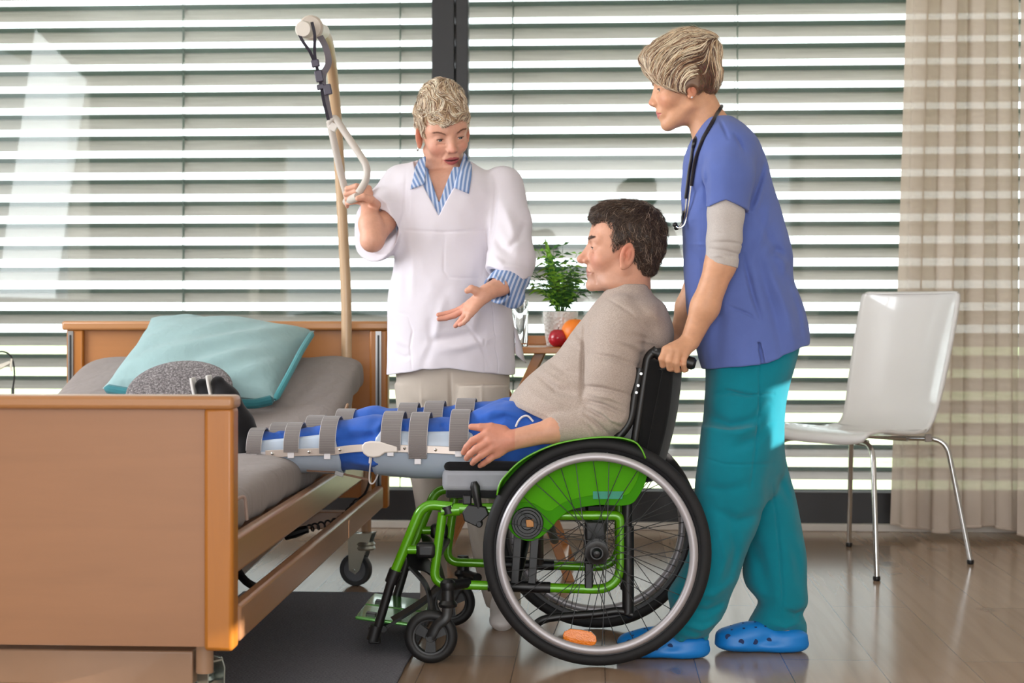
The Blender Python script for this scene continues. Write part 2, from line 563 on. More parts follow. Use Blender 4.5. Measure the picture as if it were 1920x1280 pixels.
def curtain(x0t, x1t, x0b, x1b, zb, yc, label, seed, nf=9, amp=0.045):
    rnd = random.Random(seed)
    N = 150; H = 40
    ph = rnd.random() * 6
    rows = []
    cs = [(rnd.uniform(1.5, 2.5) * nf, rnd.random() * 6, rnd.uniform(.2, .45)) for _ in range(3)]
    for j in range(H + 1):
        t = j / H                        # 0 bottom .. 1 top
        row = []
        for i in range(N + 1):
            s = i / N
            a = amp * (1.0 - 0.35 * t)
            w = math.sin(2 * math.pi * nf * s + ph + 0.5 * math.sin(3 * t + 5 * s)) + sum(q * math.sin(2 * math.pi * f_ * s / 2 + p_ + t * 1.2) for f_, p_, q in cs)
            x = (x0b * (1 - t) + x0t * t) + s * ((x1b * (1 - t) + x1t * t) - (x0b * (1 - t) + x0t * t))
            z = zb + (2.62 - zb) * t
            if j == 0: z += 0.012 * math.sin(9 * s + ph)
            row.append((x + 0.012 * math.sin(2 * math.pi * nf * 2 * s), yc + a * w * 0.6, z))
        rows.append(row)
    c = MB().grid(rows).build('curtain', CURT, None, angle=None)
    tag(c, label, 'curtain')
    hem = MB().tube([(p[0], p[1] - 0.002, p[2] + 0.004) for p in rows[0]], 0.004, 6, flat=1.6).build('hem', CURT, c)
    return c
curtain(at(1702, 20, 6.72).x, at(1906, 20, 6.72).x, at(1672, 985, 6.68).x, at(1912, 985, 6.68).x, 0.035, 6.68, 'beige sheer curtain hanging in folds between the blind and the white chair back', 4, 4, 0.05)
curtain(at(1915, 20, 6.60).x, XR - 0.02, at(1908, 985, 6.60).x, XR - 0.02, 0.02, 6.60, 'brownish edge of the second curtain at the far right of the photo', 9, 2, 0.03)
# rug beside the bed
def rug_mat():
    t = NT('rug_weave')
    v = t.coords((1, 1, 1))
    w = t.new('ShaderNodeTexWave'); w.inputs['Scale'].default_value = 55; w.inputs['Distortion'].default_value = 0.8; w.inputs['Detail'].default_value = 1
    w.bands_direction = 'DIAGONAL'
    t.l.new(v, w.inputs['Vector'])
    n = t.noise(350, v, 3)
    c = t.mix(0.5, t.ramp(w.outputs['Fac'], [(0.3, lin((82, 82, 90))), (0.7, lin((124, 124, 132)))]), t.ramp(n, [(0.3, lin((76, 76, 84))), (0.7, lin((136, 136, 144)))]))
    t.base(c); t.set(Roughness=0.95, Specular_IOR_Level=0.1)
    t.bump(w.outputs['Fac'], 0.35, 0.002)
    return t.m
rx0 = -1.17; rx1 = ground(771, 1232).x
rows = []
for j in range(41):
    y = 2.2 + (ground(700, 1115).y - 2.2) * j / 40
    row = []
    for i in range(31):
        x = rx0 + (rx1 - rx0) * i / 30
        z = 0.009 + 0.004 * math.exp(-((y - 4.2 - 0.25 * (x - rx1)) / 0.05) ** 2) * (i / 30) ** 2
        row.append((x, y, z))
    rows.append(row)
rg = MB().grid(rows)
rug = rg.build('rug', rug_mat(), None, angle=None)
sol = rug.modifiers.new('Solidify', 'SOLIDIFY'); sol.thickness = 0.008; sol.offset = -1
tag(rug, 'charcoal grey woven rug on the floor under the front of the wheelchair, beside the bed', 'rug')

# ------------------------------------------------------------------ hospital bed
BEECH = wood('beech_panel', (158, 112, 78), 0.9, 'X', 0.5, 0.42, 0.12)
BEECHD = wood('beech_solid', (170, 104, 30), 0.86, 'Z', 0.6, 0.38, 0.2)
BEECHX = wood('beech_trim', (170, 118, 72), 0.86, 'X', 0.6, 0.34, 0.25)
BEECHY = wood('beech_rail', (156, 112, 78), 0.86, 'Y', 0.6, 0.3, 0.3)
BEIGEM = plain('beige_enamel', (160, 124, 96), 0.35, 0.0, coat=0.3)
bxR = at(449, 741, 3.35).x; bxL = bxR - 1.157
bed = thing('hospital_bed', 'beech wood hospital bed with grey fitted mattress and lowered side rails, left of the wheelchair', 'bed', ((bxL + bxR) / 2, 4.5, 0))
zF = 0.95 - 166 / 896.0; zP = 0.95 - 640 / 896.0
# footboard
fb = MB().box((bxL + 0.05, 3.305, zP + 0.004), (bxR - 0.058, 3.33, zF - 0.02)).build('footboard', BEECH, bed, smooth=False)
m = MB().box((bxR - 0.062, 3.29, zP - 0.003), (bxR, 3.345, zF - 0.024)); m.build('post', BEECHD, fb, smooth=True, bevel=0.009)
m = MB().box((bxL, 3.29, zP - 0.003), (bxL + 0.062, 3.345, zF - 0.024)); m.build('post', BEECHD, fb, smooth=True, bevel=0.009)
m = MB().box((bxL - 0.003, 3.28, zF - 0.028), (bxR + 0.003, 3.355, zF)); m.build('top_rail', BEECHX, fb, bevel=0.009)
# headboard, a little taller
YH = 5.68; zH = 0.95 - 28 / 525.0 + 0.002; hR = at(728, 620, YH).x; hL = at(120, 620, YH).x
hb = MB().box((hL + 0.05, YH + 0.02, zP + 0.03), (hR - 0.062, YH + 0.045, zH - 0.02)).build('headboard', wood('beech_headboard', (166, 108, 56), 0.9, 'X', 0.5, 0.42, 0.1), bed, smooth=False)
for x0, x1 in ((hR - 0.068, hR - 0.002), (hL + 0.008, hL + 0.07)):
    MB().box((x0, YH, zP - 0.005), (x1, YH + 0.055, zH - 0.03)).build('post', BEECHD, hb, bevel=0.008)
MB().box((hL - 0.006, YH - 0.012, zH - 0.033), (hR + 0.004, YH + 0.068, zH)).build('top_rail', BEECHX, hb, bevel=0.009)
for x in (hR - 0.034, hL + 0.026):
    g = MB().box((x - 0.011, YH - 0.005, zP + 0.02), (x + 0.009, YH + 0.001, zH - 0.036))
    g.build('guide_channel', STEEL, hb, smooth=False)
    MB().box((x - 0.004, YH - 0.0065, zP + 0.03), (x + 0.003, YH - 0.004, zH - 0.05)).build('channel_slot', BLACK, hb, smooth=False)
# side rails: two lowered bars on the near side, two on the far side
def bar(x, w, z0, z1, y0, y1):
    return MB().box((x - w / 2, y0, z0), (x + w / 2, y1, z1)).build('side_rail', BEECHY, bed, bevel=0.008)
bar(bxR - 0.011, 0.03, 0.242, 0.320, 3.345, 5.60)
bar(bxR - 0.036, 0.028, 0.372, 0.452, 3.345, 5.30)
bar(hL + 0.03, 0.03, 0.238, 0.318, 3.345, 5.42)
bar(hL + 0.03, 0.03, 0.36, 0.46, 3.345, 5.62)
# mattress frame, lifting undercarriage and castors
fr = MB()
for x in (bxL + 0.16, bxR - 0.12): fr.box((x - 0.02, 3.42, 0.385), (x + 0.02, 5.62, 0.43))
for y in (3.5, 4.1, 4.7, 5.3, 5.55): fr.box((bxL + 0.14, y - 0.02, 0.39), (bxR - 0.1, y + 0.02, 0.425))
fr.build('mattress_frame', BEIGEM, bed, bevel=0.004)
uc = MB()
uc.box((bxL + 0.12, 3.42, 0.13), (at(368, 1260, 3.45).x, 3.47, 0.205))
uc.box((hL + 0.2, 5.46, 0.185), (hR - 0.09, 5.52, 0.245))
for x in (bxL + 0.28, bxR - 0.28):
    uc.tube([(x, 3.45, 0.16), (x, 5.5, 0.22)], 0.024, 10)
    uc.tube([(x, 3.8, 0.19), (x + 0.0, 4.6, 0.41)], 0.018, 10); uc.tube([(x, 5.3, 0.22), (x, 4.5, 0.41)], 0.018, 10)
uc.build('undercarriage', BEIGEM, bed, bevel=0.004)
pl = at(384, 1240, 3.42)
MB().tube([(pl.x, 3.42, zP + 0.02), (pl.x, 3.42, 0.16)], 0.019, 16).build('leg', BEIGEM, bed)
ph = at(690, 1000, 5.5)
MB().tube([(ph.x, 5.46, 0.40), (ph.x, 5.46, 0.165)], 0.017, 16).build('leg', BEIGEM, bed)
def castor(x, y, r, turn, parent=bed):
    """castor whose wheel trails its swivel"""
    d = Vector((math.cos(turn), math.sin(turn), 0)); n = Vector((-d.y, d.x, 0))
    c = Vector((x, y, r))
    hs = c - d * 0.035                                   # swivel centre
    k = MB()
    k.lathe((hs.x, hs.y, 2 * r + 0.012), [(0.0001, 0), (0.03, 0), (0.034, 0.006), (0.03, 0.014), (0.034, 0.02), (0.028, 0.028), (0.0001, 0.03)], n=24)
    for s in (-1, 1):
        o = n * (s * 0.022)
        k.prism([hs - d * 0.03 + o + Vector((0, 0, 2 * r + 0.012)), hs + d * 0.045 + o + Vector((0, 0, 2 * r + 0.012)), hs + d * 0.055 + o + Vector((0, 0, 2 * r - 0.01)), c + d * 0.016 + o, c - d * 0.006 - Vector((0, 0, 0.014)) + o, c - d * 0.022 + o], n * 0.003 * s)
    k.prism([hs - d * 0.03 - n * 0.023 + Vector((0, 0, 2 * r + 0.012)), hs + d * 0.05 - n * 0.023 + Vector((0, 0, 2 * r + 0.005)), hs + d * 0.05 + n * 0.023 + Vector((0, 0, 2 * r + 0.005)), hs - d * 0.03 + n * 0.023 + Vector((0, 0, 2 * r + 0.012))], (0, 0, 0.004))
    k.rod(c - n * 0.03, c + n * 0.03, 0.006)
    ca = k.build('castor', plain('zinc', (176, 182, 176), 0.3, 0.9), parent)
    MB().lathe(c, [(r - 0.016, -0.014), (r - 0.003, -0.015), (r, -0.009), (r, 0.009), (r - 0.003, 0.015), (r - 0.016, 0.014)], n, 40, True).build('tyre', plain('castor_rubber', (40, 43, 46), 0.55), ca)
    MB().lathe(c, [(0.0001, -0.013), (0.012, -0.013), (0.014, -0.008), (r - 0.02, -0.007), (r - 0.014, -0.012), (r - 0.014, 0.012), (r - 0.02, 0.007), (0.014, 0.008), (0.012, 0.013), (0.0001, 0.013)], n, 40).build('wheel_disc', plain('castor_disc', (96, 100, 106), 0.45), ca)
    return ca
cc = at(664, 1060, 5.38)
castor(cc.x, 5.42, 0.056, math.pi * 0.93)
castor(hL + 0.13, 5.45, 0.056, math.pi * 0.9)
castor(at(35, 1225, 3.95).x, 3.95, 0.05, math.pi * 0.45)
castor(pl.x, 3.47, 0.056, -0.6)
# mattress in a grey fitted sheet: flat foot part, raised back part
SHEET = fabric('grey_sheet', (134, 124, 121), 0.05, 700, 9.0, 15.0)
def mattress():
    prof = []      # (y, z_top) along the bed
    x0 = at(96, 735, 5.0).x - 0.06; x1 = bxR - 0.06
    P = [(3.40, 0.535), (3.6, 0.545), (4.2, 0.545), (4.55, 0.54), (4.75, 0.548), (4.95, 0.60), (5.2, 0.69), (5.42, 0.757), (5.54, 0.775), (5.6, 0.762)]
    th = 0.125
    pts = smoothpath([Vector((0, a, b)) for a, b in P], 8)
    rows = []
    rnd = random.Random(3)
    for j, p in enumerate(pts):
        y, z = p.y, p.z
        row = []
        a = pts[max(j - 1, 0)]; b = pts[min(j + 1, len(pts) - 1)]
        t = (b - a).normalized(); nrm = Vector((0, -t.z, t.y))
        endf = min(1.0, j / 3.0, (len(pts) - 1 - j) / 4.0)
        endf = math.sin(endf * math.pi / 2)
        n = 56
        w = (x1 - x0) / 2; cx = (x0 + x1) / 2
        rr = 0.055
        hh = th / 2 * (0.35 + 0.65 * endf)
        for k in range(n):
            u = 2 * math.pi * k / n
            ex = 0.22
            cu, su = math.cos(u), math.sin(u)
            xx = math.copysign(abs(cu) ** ex, cu); zz = math.copysign(abs(su) ** 0.55, su)
            lx = cx + xx * w * (0.97 + 0.03 * endf)
            q = Vector((lx, y, z)) + nrm * (-th / 2 + zz * hh)
            # soft folds running down the side
            if xx > 0.8: q.x += 0.006 * math.sin(y * 46 + 3 * math.sin(y * 9)) * (1 - zz) * 0.6
            if zz > 0: q += nrm * (0.005 * math.sin(lx * 9 + y * 5) + 0.003 * math.sin(lx * 23 - y * 11 + 2))
            row.append(tuple(q))
        rows.append(row)
    m = MB().grid(rows, True)
    n = 56
    m.f.append(tuple(range(n))); m.f.append(tuple((len(rows) - 1) * n + k for k in range(n - 1, -1, -1)))
    o = m.build('mattress', SHEET, bed, angle=None)
    return o
mat_o = mattress()
# white hand loops of the mattress holder
m = MB().tube(fillet([at(463, 975, 3.55), at(459, 928, 3.55), at(440, 938, 3.53), at(430, 960, 3.53)], 0.012), 0.004, 8)
m.build('mattress_holder', plain('holder_enamel', (150, 128, 118), 0.4), bed)
m = MB().tube(fillet([at(640, 790, 5.1), at(652, 757, 5.1), at(645, 790, 5.25), at(640, 830, 5.3)], 0.01), 0.005, 8)
m.build('mattress_holder', BEIGEM, bed)

# lifting pole with its arm reaching over the bed
POLE = plain('beige_pole', (188, 156, 122), 0.4, 0.0, coat=0.2, var=0.03)
pp = [(650, 690, 5.56), (649, 560, 5.56), (644, 450, 5.55), (637, 320, 5.52), (629, 200, 5.44), (621, 120, 5.30), (613, 75, 5.12), (600, 58, 4.98)]
path = smoothpath([at(*p) for p in pp], 8)
path = [Vector((path[0].x, path[0].y, 0.42))] + path
tp = thing('lifting_pole', 'beige curved lifting pole rising from the head end of the bed', 'lifting pole', (path[0].x, path[0].y, 0.42))
MB().tube(path, 0.0185, 18).build('pole', POLE, tp)
e0 = path[-1]; e1 = at(583, 52, 4.86)
MB().tube([e0 - (e1 - e0) * 0.25, e0 + (e1 - e0) * 0.55], 0.024, 20).build('sleeve', plain('pole_sleeve', (226, 222, 214), 0.4), tp)
ax = (e1 - e0).normalized()
cap = MB().lathe(e1, [(0.0001, -0.012), (0.034, -0.012), (0.038, -0.006), (0.038, 0.004), (0.033, 0.01), (0.0001, 0.01)], ax, 36)
CAPM = plain('cap_plastic', (182, 170, 158), 0.45)
cap.build('end_cap', CAPM, tp)
e2 = at(570, 55, 4.80)
cap2 = MB().lathe(e2, [(0.0001, -0.03), (0.024, -0.03), (0.026, -0.02), (0.026, 0.006), (0.022, 0.012), (0.0001, 0.012)], ax, 36)
cap2.build('reel', plain('reel_plastic', (200, 192, 182), 0.45), tp)

# trapeze handle hanging from the pole on its strap
STRAP = fabric('strap_webbing', (104, 98, 104), 0.1, 1200)
tz = thing('trapeze_handle', 'grey triangular trapeze handle on a webbing strap, held by the woman in the white coat', 'trapeze handle', at(648, 350, 4.86))
s1 = smoothpath([at(600, 68, 4.84), at(611, 90, 4.82), at(616, 118, 4.81), at(606, 140, 4.81), at(606, 160, 4.81), at(611, 185, 4.81), at(618, 222, 4.81)], 6)
MB().band(s1, _r, 0.019, 0.003).build('strap', STRAP, tz)
s2 = smoothpath([at(585, 42, 4.80), at(590, 66, 4.77), at(590, 100, 4.78), at(594, 125, 4.79), at(602, 160, 4.80), at(607, 190, 4.80), at(616, 225, 4.80)], 6)
MB().band(s2, _r, 0.009, 0.003).build('strap', fabric('dark_webbing', (48, 44, 54), 0.1), tz)
s3 = smoothpath([at(560, 62, 4.80), at(568, 78, 4.78), at(580, 95, 4.78), at(588, 112, 4.79)], 6)
MB().band(s3, _r, 0.009, 0.003).build('strap', fabric('dark_webbing', (48, 44, 54), 0.1), tz)
BUC = plain('buckle_plastic', (62, 56, 72), 0.35)
for px, py, h in ((592, 119, 14), (599, 143, 22), (602, 163, 10), (615, 168, 20)):
    p = at(px, py, 4.785)
    MB().box((p.x - 0.013, p.y - 0.006, p.z - m_(h, 4.8) / 2), (p.x + 0.011, p.y + 0.006, p.z + m_(h, 4.8) / 2), rot=(0, R(-12), 0)).build('buckle', BUC, tz, bevel=0.003)
TRI = plain('handle_plastic', (188, 180, 172), 0.42)
tri = [at(629, 345, 4.84), at(620, 225, 4.82), at(628, 222, 4.82), at(690, 318, 4.86), at(687, 335, 4.865), at(670, 368, 4.87)]
tri = [at(652, 372, 4.90), at(640, 330, 4.88), at(618, 228, 4.82), at(628, 220, 4.82), at(688, 310, 4.80), at(688, 336, 4.80), at(672, 362, 4.80)]
tpth = fillet(tri[:3], 0.08, 8) + fillet([tri[2], tri[3], tri[4], tri[5], tri[6]], [0, 0.012, 0.04, 0.03, 0], 8)[1:]
MB().tube(tpth, 0.0112, 14).build('frame', TRI, tz)
MB().rod(at(672, 368, 4.80), at(650, 378, 4.90), 0.0135).build('grip', TRI, tz)
p = at(625, 238, 4.82)
MB().box((p.x - 0.012, p.y - 0.008, p.z - 0.012), (p.x + 0.012, p.y + 0.008, p.z + 0.012), rot=(0, R(30), 0)).build('strap_clip', plain('clip', (206, 200, 194), 0.4), tz, bevel=0.002)

# bed cable
def coil(pts, r, pitch, wire):
    path = smoothpath(pts, 24)
    out = []; acc = 0
    for i in range(len(path) - 1):
        a, b = path[i], path[i + 1]
        t = (b - a).normalized(); u = t.cross(Vector((0, 1, 0.2))).normalized(); w = t.cross(u)
        n = max(2, int((b - a).length / pitch * 8))
        for k in range(n):
            acc += (b - a).length / n / pitch * 2 * math.pi
            p = a + (b - a) * (k / n)
            out.append(p + u * math.cos(acc) * r + w * math.sin(acc) * r)
    return MB().tube(out, wire, 6)
cb = thing('coiled_cable', 'black coiled cable hanging under the hospital bed', 'cable', at(640, 960, 5.2))
coil([at(440, 1062, 4.3), at(462, 1090, 4.5), at(492, 1106, 4.8)], 0.009, 0.009, 0.0028).build('coil', BLACK, cb)
coil([at(672, 938, 5.35), at(655, 958, 5.3), at(636, 975, 5.25), at(600, 985, 5.2), at(575, 992, 5.15), at(548, 1003, 5.1)], 0.011, 0.026, 0.0032).build('coil', BLACK, cb)
MB().tube(smoothpath([at(694, 885, 5.35), at(692, 905, 5.35), at(684, 925, 5.35), at(670, 938, 5.35)], 6), 0.0045, 8).build('lead', BLACK, cb)
k = at(560, 998, 5.1)
MB().tube([k + Vector((-0.045, 0, -0.012)), k + Vector((-0.01, 0, 0.0)), k + Vector((0.03, 0, 0.012))], [0.014, 0.017, 0.012], 10).build('plug', BLACK, cb)

# ------------------------------------------------------------------ pillow, round cushion
def pillow_mesh(corn, thick, seed, n=36, pinch=0.10):
    TL, TR, BR, BL = [vec(c) for c in corn]
    nrm = (TR - TL).cross(BL - TL).normalized()
    if nrm.y > 0: nrm = -nrm
    rnd = random.Random(seed)
    fs = [(rnd.uniform(3, 9), rnd.uniform(3, 9), rnd.random() * 6) for _ in range(7)]
    def P(u, v, s):
        bu = 1 - pinch * 0.5 * math.sin(math.pi * v) ** 1.0 * 0
        # edges bow inwards between the corners
        uu = u + (0.5 - u) * pinch * math.sin(math.pi * v) * (abs(2 * u - 1) ** 2)
        vv = v + (0.5 - v) * pinch * math.sin(math.pi * u) * (abs(2 * v - 1) ** 2)
        p = TL * (1 - uu) * (1 - vv) + TR * uu * (1 - vv) + BR * uu * vv + BL * (1 - uu) * vv
        e = (1 - abs(2 * u - 1) ** 2.6) * (1 - abs(2 * v - 1) ** 2.6)
        h = thick * max(e, 0) ** 0.5 / 1
        w = sum(math.sin(a * u * 3 + b * v * 3 + c) for a, b, c in fs) * 0.0028 * min(1, e * 3)
        return p + nrm * (s * h * 0.5 + w)
    m = MB()
    for s in (1, -1):
        rows = [[P(i / n, j / n, s) for i in range(n + 1)] for j in range(n + 1)]
        m.grid(rows if s > 0 else [r[::-1] for r in rows])
    return m
TEAL = fabric('pillow_linen', (142, 170, 172), 0.04, 900, 5.0, 22)
pil = pillow_mesh([at(284, 596, 5.58), at(590, 620, 5.52), at(516, 752, 5.02), at(192, 728, 5.06)], 0.17, 5, pinch=0.07)
pl_o = pil.build('pillow', TEAL, None, angle=None)
tag(pl_o, 'pale teal pillow leaning on the headboard of the hospital bed', 'pillow')
# darker underside strip of the pillow case
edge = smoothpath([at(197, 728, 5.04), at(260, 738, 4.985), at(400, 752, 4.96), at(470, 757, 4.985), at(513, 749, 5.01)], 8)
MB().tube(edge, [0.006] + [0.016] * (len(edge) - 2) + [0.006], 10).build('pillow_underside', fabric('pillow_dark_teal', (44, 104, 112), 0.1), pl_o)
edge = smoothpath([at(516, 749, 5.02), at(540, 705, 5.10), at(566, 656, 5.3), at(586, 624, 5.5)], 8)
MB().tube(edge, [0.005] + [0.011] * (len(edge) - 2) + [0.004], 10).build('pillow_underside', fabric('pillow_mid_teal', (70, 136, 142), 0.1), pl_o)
def cushion():
    c = at(336, 712, 4.93)
    t = NT('boucle')
    v = t.coords()
    n = t.noise(170, v, 4, 0.75)
    t.base(t.ramp(n, [(0.38, lin((66, 60, 62))), (0.5, lin((104, 96, 98))), (0.64, lin((170, 164, 164)))]))
    t.set(Roughness=1.0, Sheen_Weight=0.3); t.bump(n, 1.0, 0.006)
    rows = []
    A = m_(103, 4.93); B = 0.115
    tilt = Euler((R(-38), R(-3), 0)).to_matrix()
    for j in range(25):
        ph = -math.pi / 2 + math.pi * j / 24
        row = []
        for i in range(48):
            a = 2 * math.pi * i / 48
            r = math.cos(ph) ** 0.62
            q = Vector((A * r * math.cos(a), 0.028 * math.sin(ph), B * r * math.sin(a)))
            row.append(c + Vector((0, 0, -0.035)) + tilt @ q)
        rows.append(row)
    o = MB().grid(rows, True).build('round_cushion', t.m, None, angle=None)
    tag(o, 'round fuzzy grey cushion lying on the bed in front of the teal pillow', 'cushion')
cushion()
# curved wire hook at the left edge
hk = thing('curved_wire', 'thin dark curved wire with a pale tag at the left edge, beyond the bed', 'wire', at(24, 735, 5.9))
MB().tube(smoothpath([at(-30, 668, 5.9), at(0, 659, 5.9), at(17, 664, 5.9), at(25, 680, 5.9), at(27, 705, 5.9), at(24, 728, 5.9)], 8), 0.0032, 8).build('wire', BLACK, hk)
wz = at(24, 728, 5.9)
MB().tube([wz, Vector((wz.x - 0.004, wz.y, 0.012))], 0.006, 10).build('stand', plain('stand_grey', (70, 74, 72), 0.4), hk)
MB().box((wz.x - 0.07, wz.y - 0.07, 0.0), (wz.x + 0.07, wz.y + 0.07, 0.014)).build('foot', plain('stand_grey', (70, 74, 72), 0.4), hk, bevel=0.004)
MB().band([at(22, 672, 5.89), at(20, 686, 5.89), at(22, 696, 5.89)], _r, 0.007, 0.002).build('tag', plain('pale_tag', (206, 200, 186), 0.6), hk)
MB().prism([at(-20, 690, 5.92), at(18, 676, 5.92), at(19, 681, 5.92), at(-20, 702, 5.92)], (0, 0.02, 0)).build('cross_piece', plain('pale_tag', (206, 200, 186), 0.6), hk)

# ------------------------------------------------------------------ side table with plant, glass and fruit
WOODT = wood('table_wood', (176, 112, 50), 0.8, 'X', 0.8, 0.3, 0.3)
YT = 5.5
tl = at(812, 655, YT).x; tr = at(1112, 655, YT).x; ztop = at(1000, 651, YT).z
tab = thing('side_table', 'small wooden tray table with crossed legs between the doctor and the wheelchair', 'table', ((tl + tr) / 2, YT + 0.25, 0))
MB().box((tl, YT, ztop - 0.022), (tr, YT + 0.46, ztop)).build('table_top', WOODT, tab, bevel=0.003)
m = MB().box((tl, YT + 0.44, ztop), (tr, YT + 0.46, ztop + 0.032)); m.box((tl, YT + 0.02, ztop), (tl + 0.015, YT + 0.46, ztop + 0.032)); m.box((tr - 0.015, YT + 0.02, ztop), (tr, YT + 0.46, ztop + 0.032))
m.build('tray_rim', WOODT, tab, bevel=0.002)
for y in (YT + 0.03, YT + 0.41):
    for a, b in ((at(1070, 1090, YT).x, at(905, 660, YT).x), (at(806, 1090, YT).x, at(1010, 660, YT).x)):
        d = 0.012
        yy = y + (0.018 if a < b else 0)
        MB().prism([(a - 0.02, yy, 0.0), (a + 0.014, yy, 0.0), (b + 0.017, yy, ztop - 0.022), (b - 0.017, yy, ztop - 0.022)], (0, 0.016, 0)).build('leg', WOODT, tab, bevel=0.002)
for x, z in ((at(1056, 1055, YT).x, 0.05), (at(826, 1050, YT).x, 0.07)):
    MB().box((x - 0.014, YT + 0.035, z), (x + 0.014, YT + 0.43, z + 0.022)).build('stretcher', WOODT, tab, bevel=0.002)
# plant pot
pc = at(1051, 645, YT + 0.2); pc.z = ztop
def pot():
    th = thing('potted_palm', 'small green potted palm in a white textured pot on the side table', 'plant', pc)
    h = 0.123; prof = [(0.0001, 0), (0.046, 0), (0.05, 0.005), (0.0585, 0.06), (0.063, h - 0.003), (0.0615, h), (0.057, h - 0.002), (0.055, h - 0.02), (0.0001, h - 0.02)]
    t = NT('pot_ceramic')
    v = t.coords((1, 1, 1))
    vo = t.new('ShaderNodeTexVoronoi'); vo.inputs['Scale'].default_value = 95; t.l.new(v, vo.inputs['Vector'])
    t.base(lin((238, 234, 230))); t.set(Roughness=0.4)
    t.bump(vo.outputs['Distance'], 0.9, 0.006)
    MB().lathe(pc, prof, n=48).build('pot', t.m, th)
    MB().disc(pc + Vector((0, 0, h - 0.018)), 0.055, 0.008, (0, 0, 1)).build('soil', plain('soil', (60, 45, 34), 0.95, bump=0.6), th)
    rnd = random.Random(11)
    G1 = plain('leaf_dark', (44, 96, 30), 0.5, var=0.35, scale=20)
    G2 = plain('leaf_light', (120, 172, 48), 0.5, var=0.2, scale=20)
    for mm in (G1, G2): mm.node_tree.nodes['Principled BSDF'].inputs['Subsurface Weight'].default_value = 0.0
    base = pc + Vector((0, 0, h - 0.015))
    for k in range(38):
        a = rnd.random() * 2 * math.pi; lean = rnd.uniform(0.12, 0.75) if k > 5 else rnd.uniform(0.0, 0.18)
        L = rnd.uniform(0.12, 0.25) if k > 5 else rnd.uniform(0.2, 0.27)
        d = Vector((math.cos(a), math.sin(a) * 0.9, 0))
        pts = []
        for i in range(9):
            s = i / 8
            out = lean * (s ** 1.6) * L * 1.5
            pts.append(base + d * (0.012 + out) + Vector((0, 0, L * s - lean * 0.30 * L * s ** 3)))
        fr = MB().tube(pts, [0.0018 * (1 - 0.6 * i / 8) for i in range(9)], 5)
        for i in range(2, 9):
            c = pts[i]; T = (pts[i] - pts[i - 1]).normalized()
            side = T.cross(Vector((0, 0, 1))); side = side.normalized() if side.length > 0.01 else Vector((1, 0, 0))
            for sg in (-1, 1):
                ll = rnd.uniform(0.035, 0.06) * (1 - 0.35 * abs(i - 5) / 4)
                dd = (side * sg + T * rnd.uniform(0.4, 0.9) + Vector((0, 0, rnd.uniform(-0.5, 0.1)))).normalized()
                W = T.cross(dd).cross(dd).normalized() * (0.0052)
                tip = c + dd * ll + Vector((0, 0, -0.25 * ll))
                mid = c + dd * ll * 0.45
                fr.add([c, mid + W, mid - W, tip, mid + Vector((0, 0, 0.0015))], [(0, 1, 4), (0, 4, 2), (1, 3, 4), (4, 3, 2)])
        fr.build('frond', G2 if k % 3 == 0 else G1, th, smooth=True, angle=None)
    # one broad pale young leaf
    q = at(1026, 470, YT + 0.18)
    lf = MB()
    c0 = base + Vector((0.0, 0, 0.05))
    rows = []
    tip = at(1022, 447, YT + 0.18)
    for i in range(9):
        s = i / 8; c = c0.lerp(tip, s); w = 0.012 * math.sin(math.pi * min(1, s * 0.9 + 0.08)) ** 0.8
        rows.append([c - Vector((w, 0, 0)), c + Vector((0, 0.004, 0)), c + Vector((w, 0, 0))])
    lf.grid(rows).build('frond', G2, th, angle=None)
pot()
# drinking glass
gc = at(975, 650, YT + 0.1); gc.z = ztop + 0.0005
t = NT('clear_glass'); t.base((1, 1, 1, 1)); t.set(Roughness=0.02, Transmission_Weight=1.0, IOR=1.45)
h = 0.165
gl = MB().lathe(gc, [(0.0001, 0), (0.026, 0), (0.0285, 0.004), (0.0295, h), (0.0282, h + 0.001), (0.0272, h), (0.026, 0.012), (0.0001, 0.012)], n=40).build('drinking_glass', t.m, None)
tag(gl, 'clear straight drinking glass of water on the side table, left of the plant pot', 'glass')
w_ = NT('water'); w_.base((1, 1, 1, 1)); w_.set(Roughness=0.0, Transmission_Weight=1.0, IOR=1.33)
MB().lathe(gc, [(0.0001, 0.0121), (0.0256, 0.0121), (0.0268, 0.112), (0.0001, 0.112)], n=40).build('water', w_.m, gl)
def fruit(name, c, r, mat, lab, cat, sq=0.95, dent=0.12):
    prof = []
    for i in range(21):
        a = -math.pi / 2 + math.pi * i / 20
        rr = r * math.cos(a); zz = r * sq * math.sin(a)
        zz -= dent * r * math.exp(-(rr / (0.28 * r)) ** 2) * (1 if a > 0 else -0.8)
        prof.append((max(rr, 0.0001), zz))
    o = MB().lathe(c, prof, n=36).build(name, mat, None, angle=None)
    tag(o, lab, cat)
    return o
c = at(1046, 632, YT + 0.09); r = m_(18.5, YT + 0.09); c.z = ztop + r * 0.88
ap = fruit('apple', c, r, plain('apple_skin', (178, 26, 44), 0.25, var=0.3, scale=30, coat=0.3), 'shiny red apple on the side table in front of the plant pot', 'apple')
MB().tube([c + Vector((0, 0, r * 0.8)), c + Vector((0.004, 0, r * 1.12))], 0.0012, 6).build('stalk', plain('stalk', (80, 55, 30), 0.8), ap)
c = at(1079, 618, YT + 0.105); r = m_(27, YT + 0.17); c.z = ztop + r * 0.955
og = fruit('orange', c, r, plain('orange_peel', (246, 130, 36), 0.4, var=0.1, scale=12, bump=0.35, bscale=260), 'big orange fruit behind the red apple, partly hidden by the seated man', 'orange', 0.98, 0.05)
MB().disc(c + Vector((0, 0, r * 0.94)), 0.004, 0.003, (0, 0, 1), 12).build('stem_scar', plain('scar', (110, 120, 50), 0.8), og)

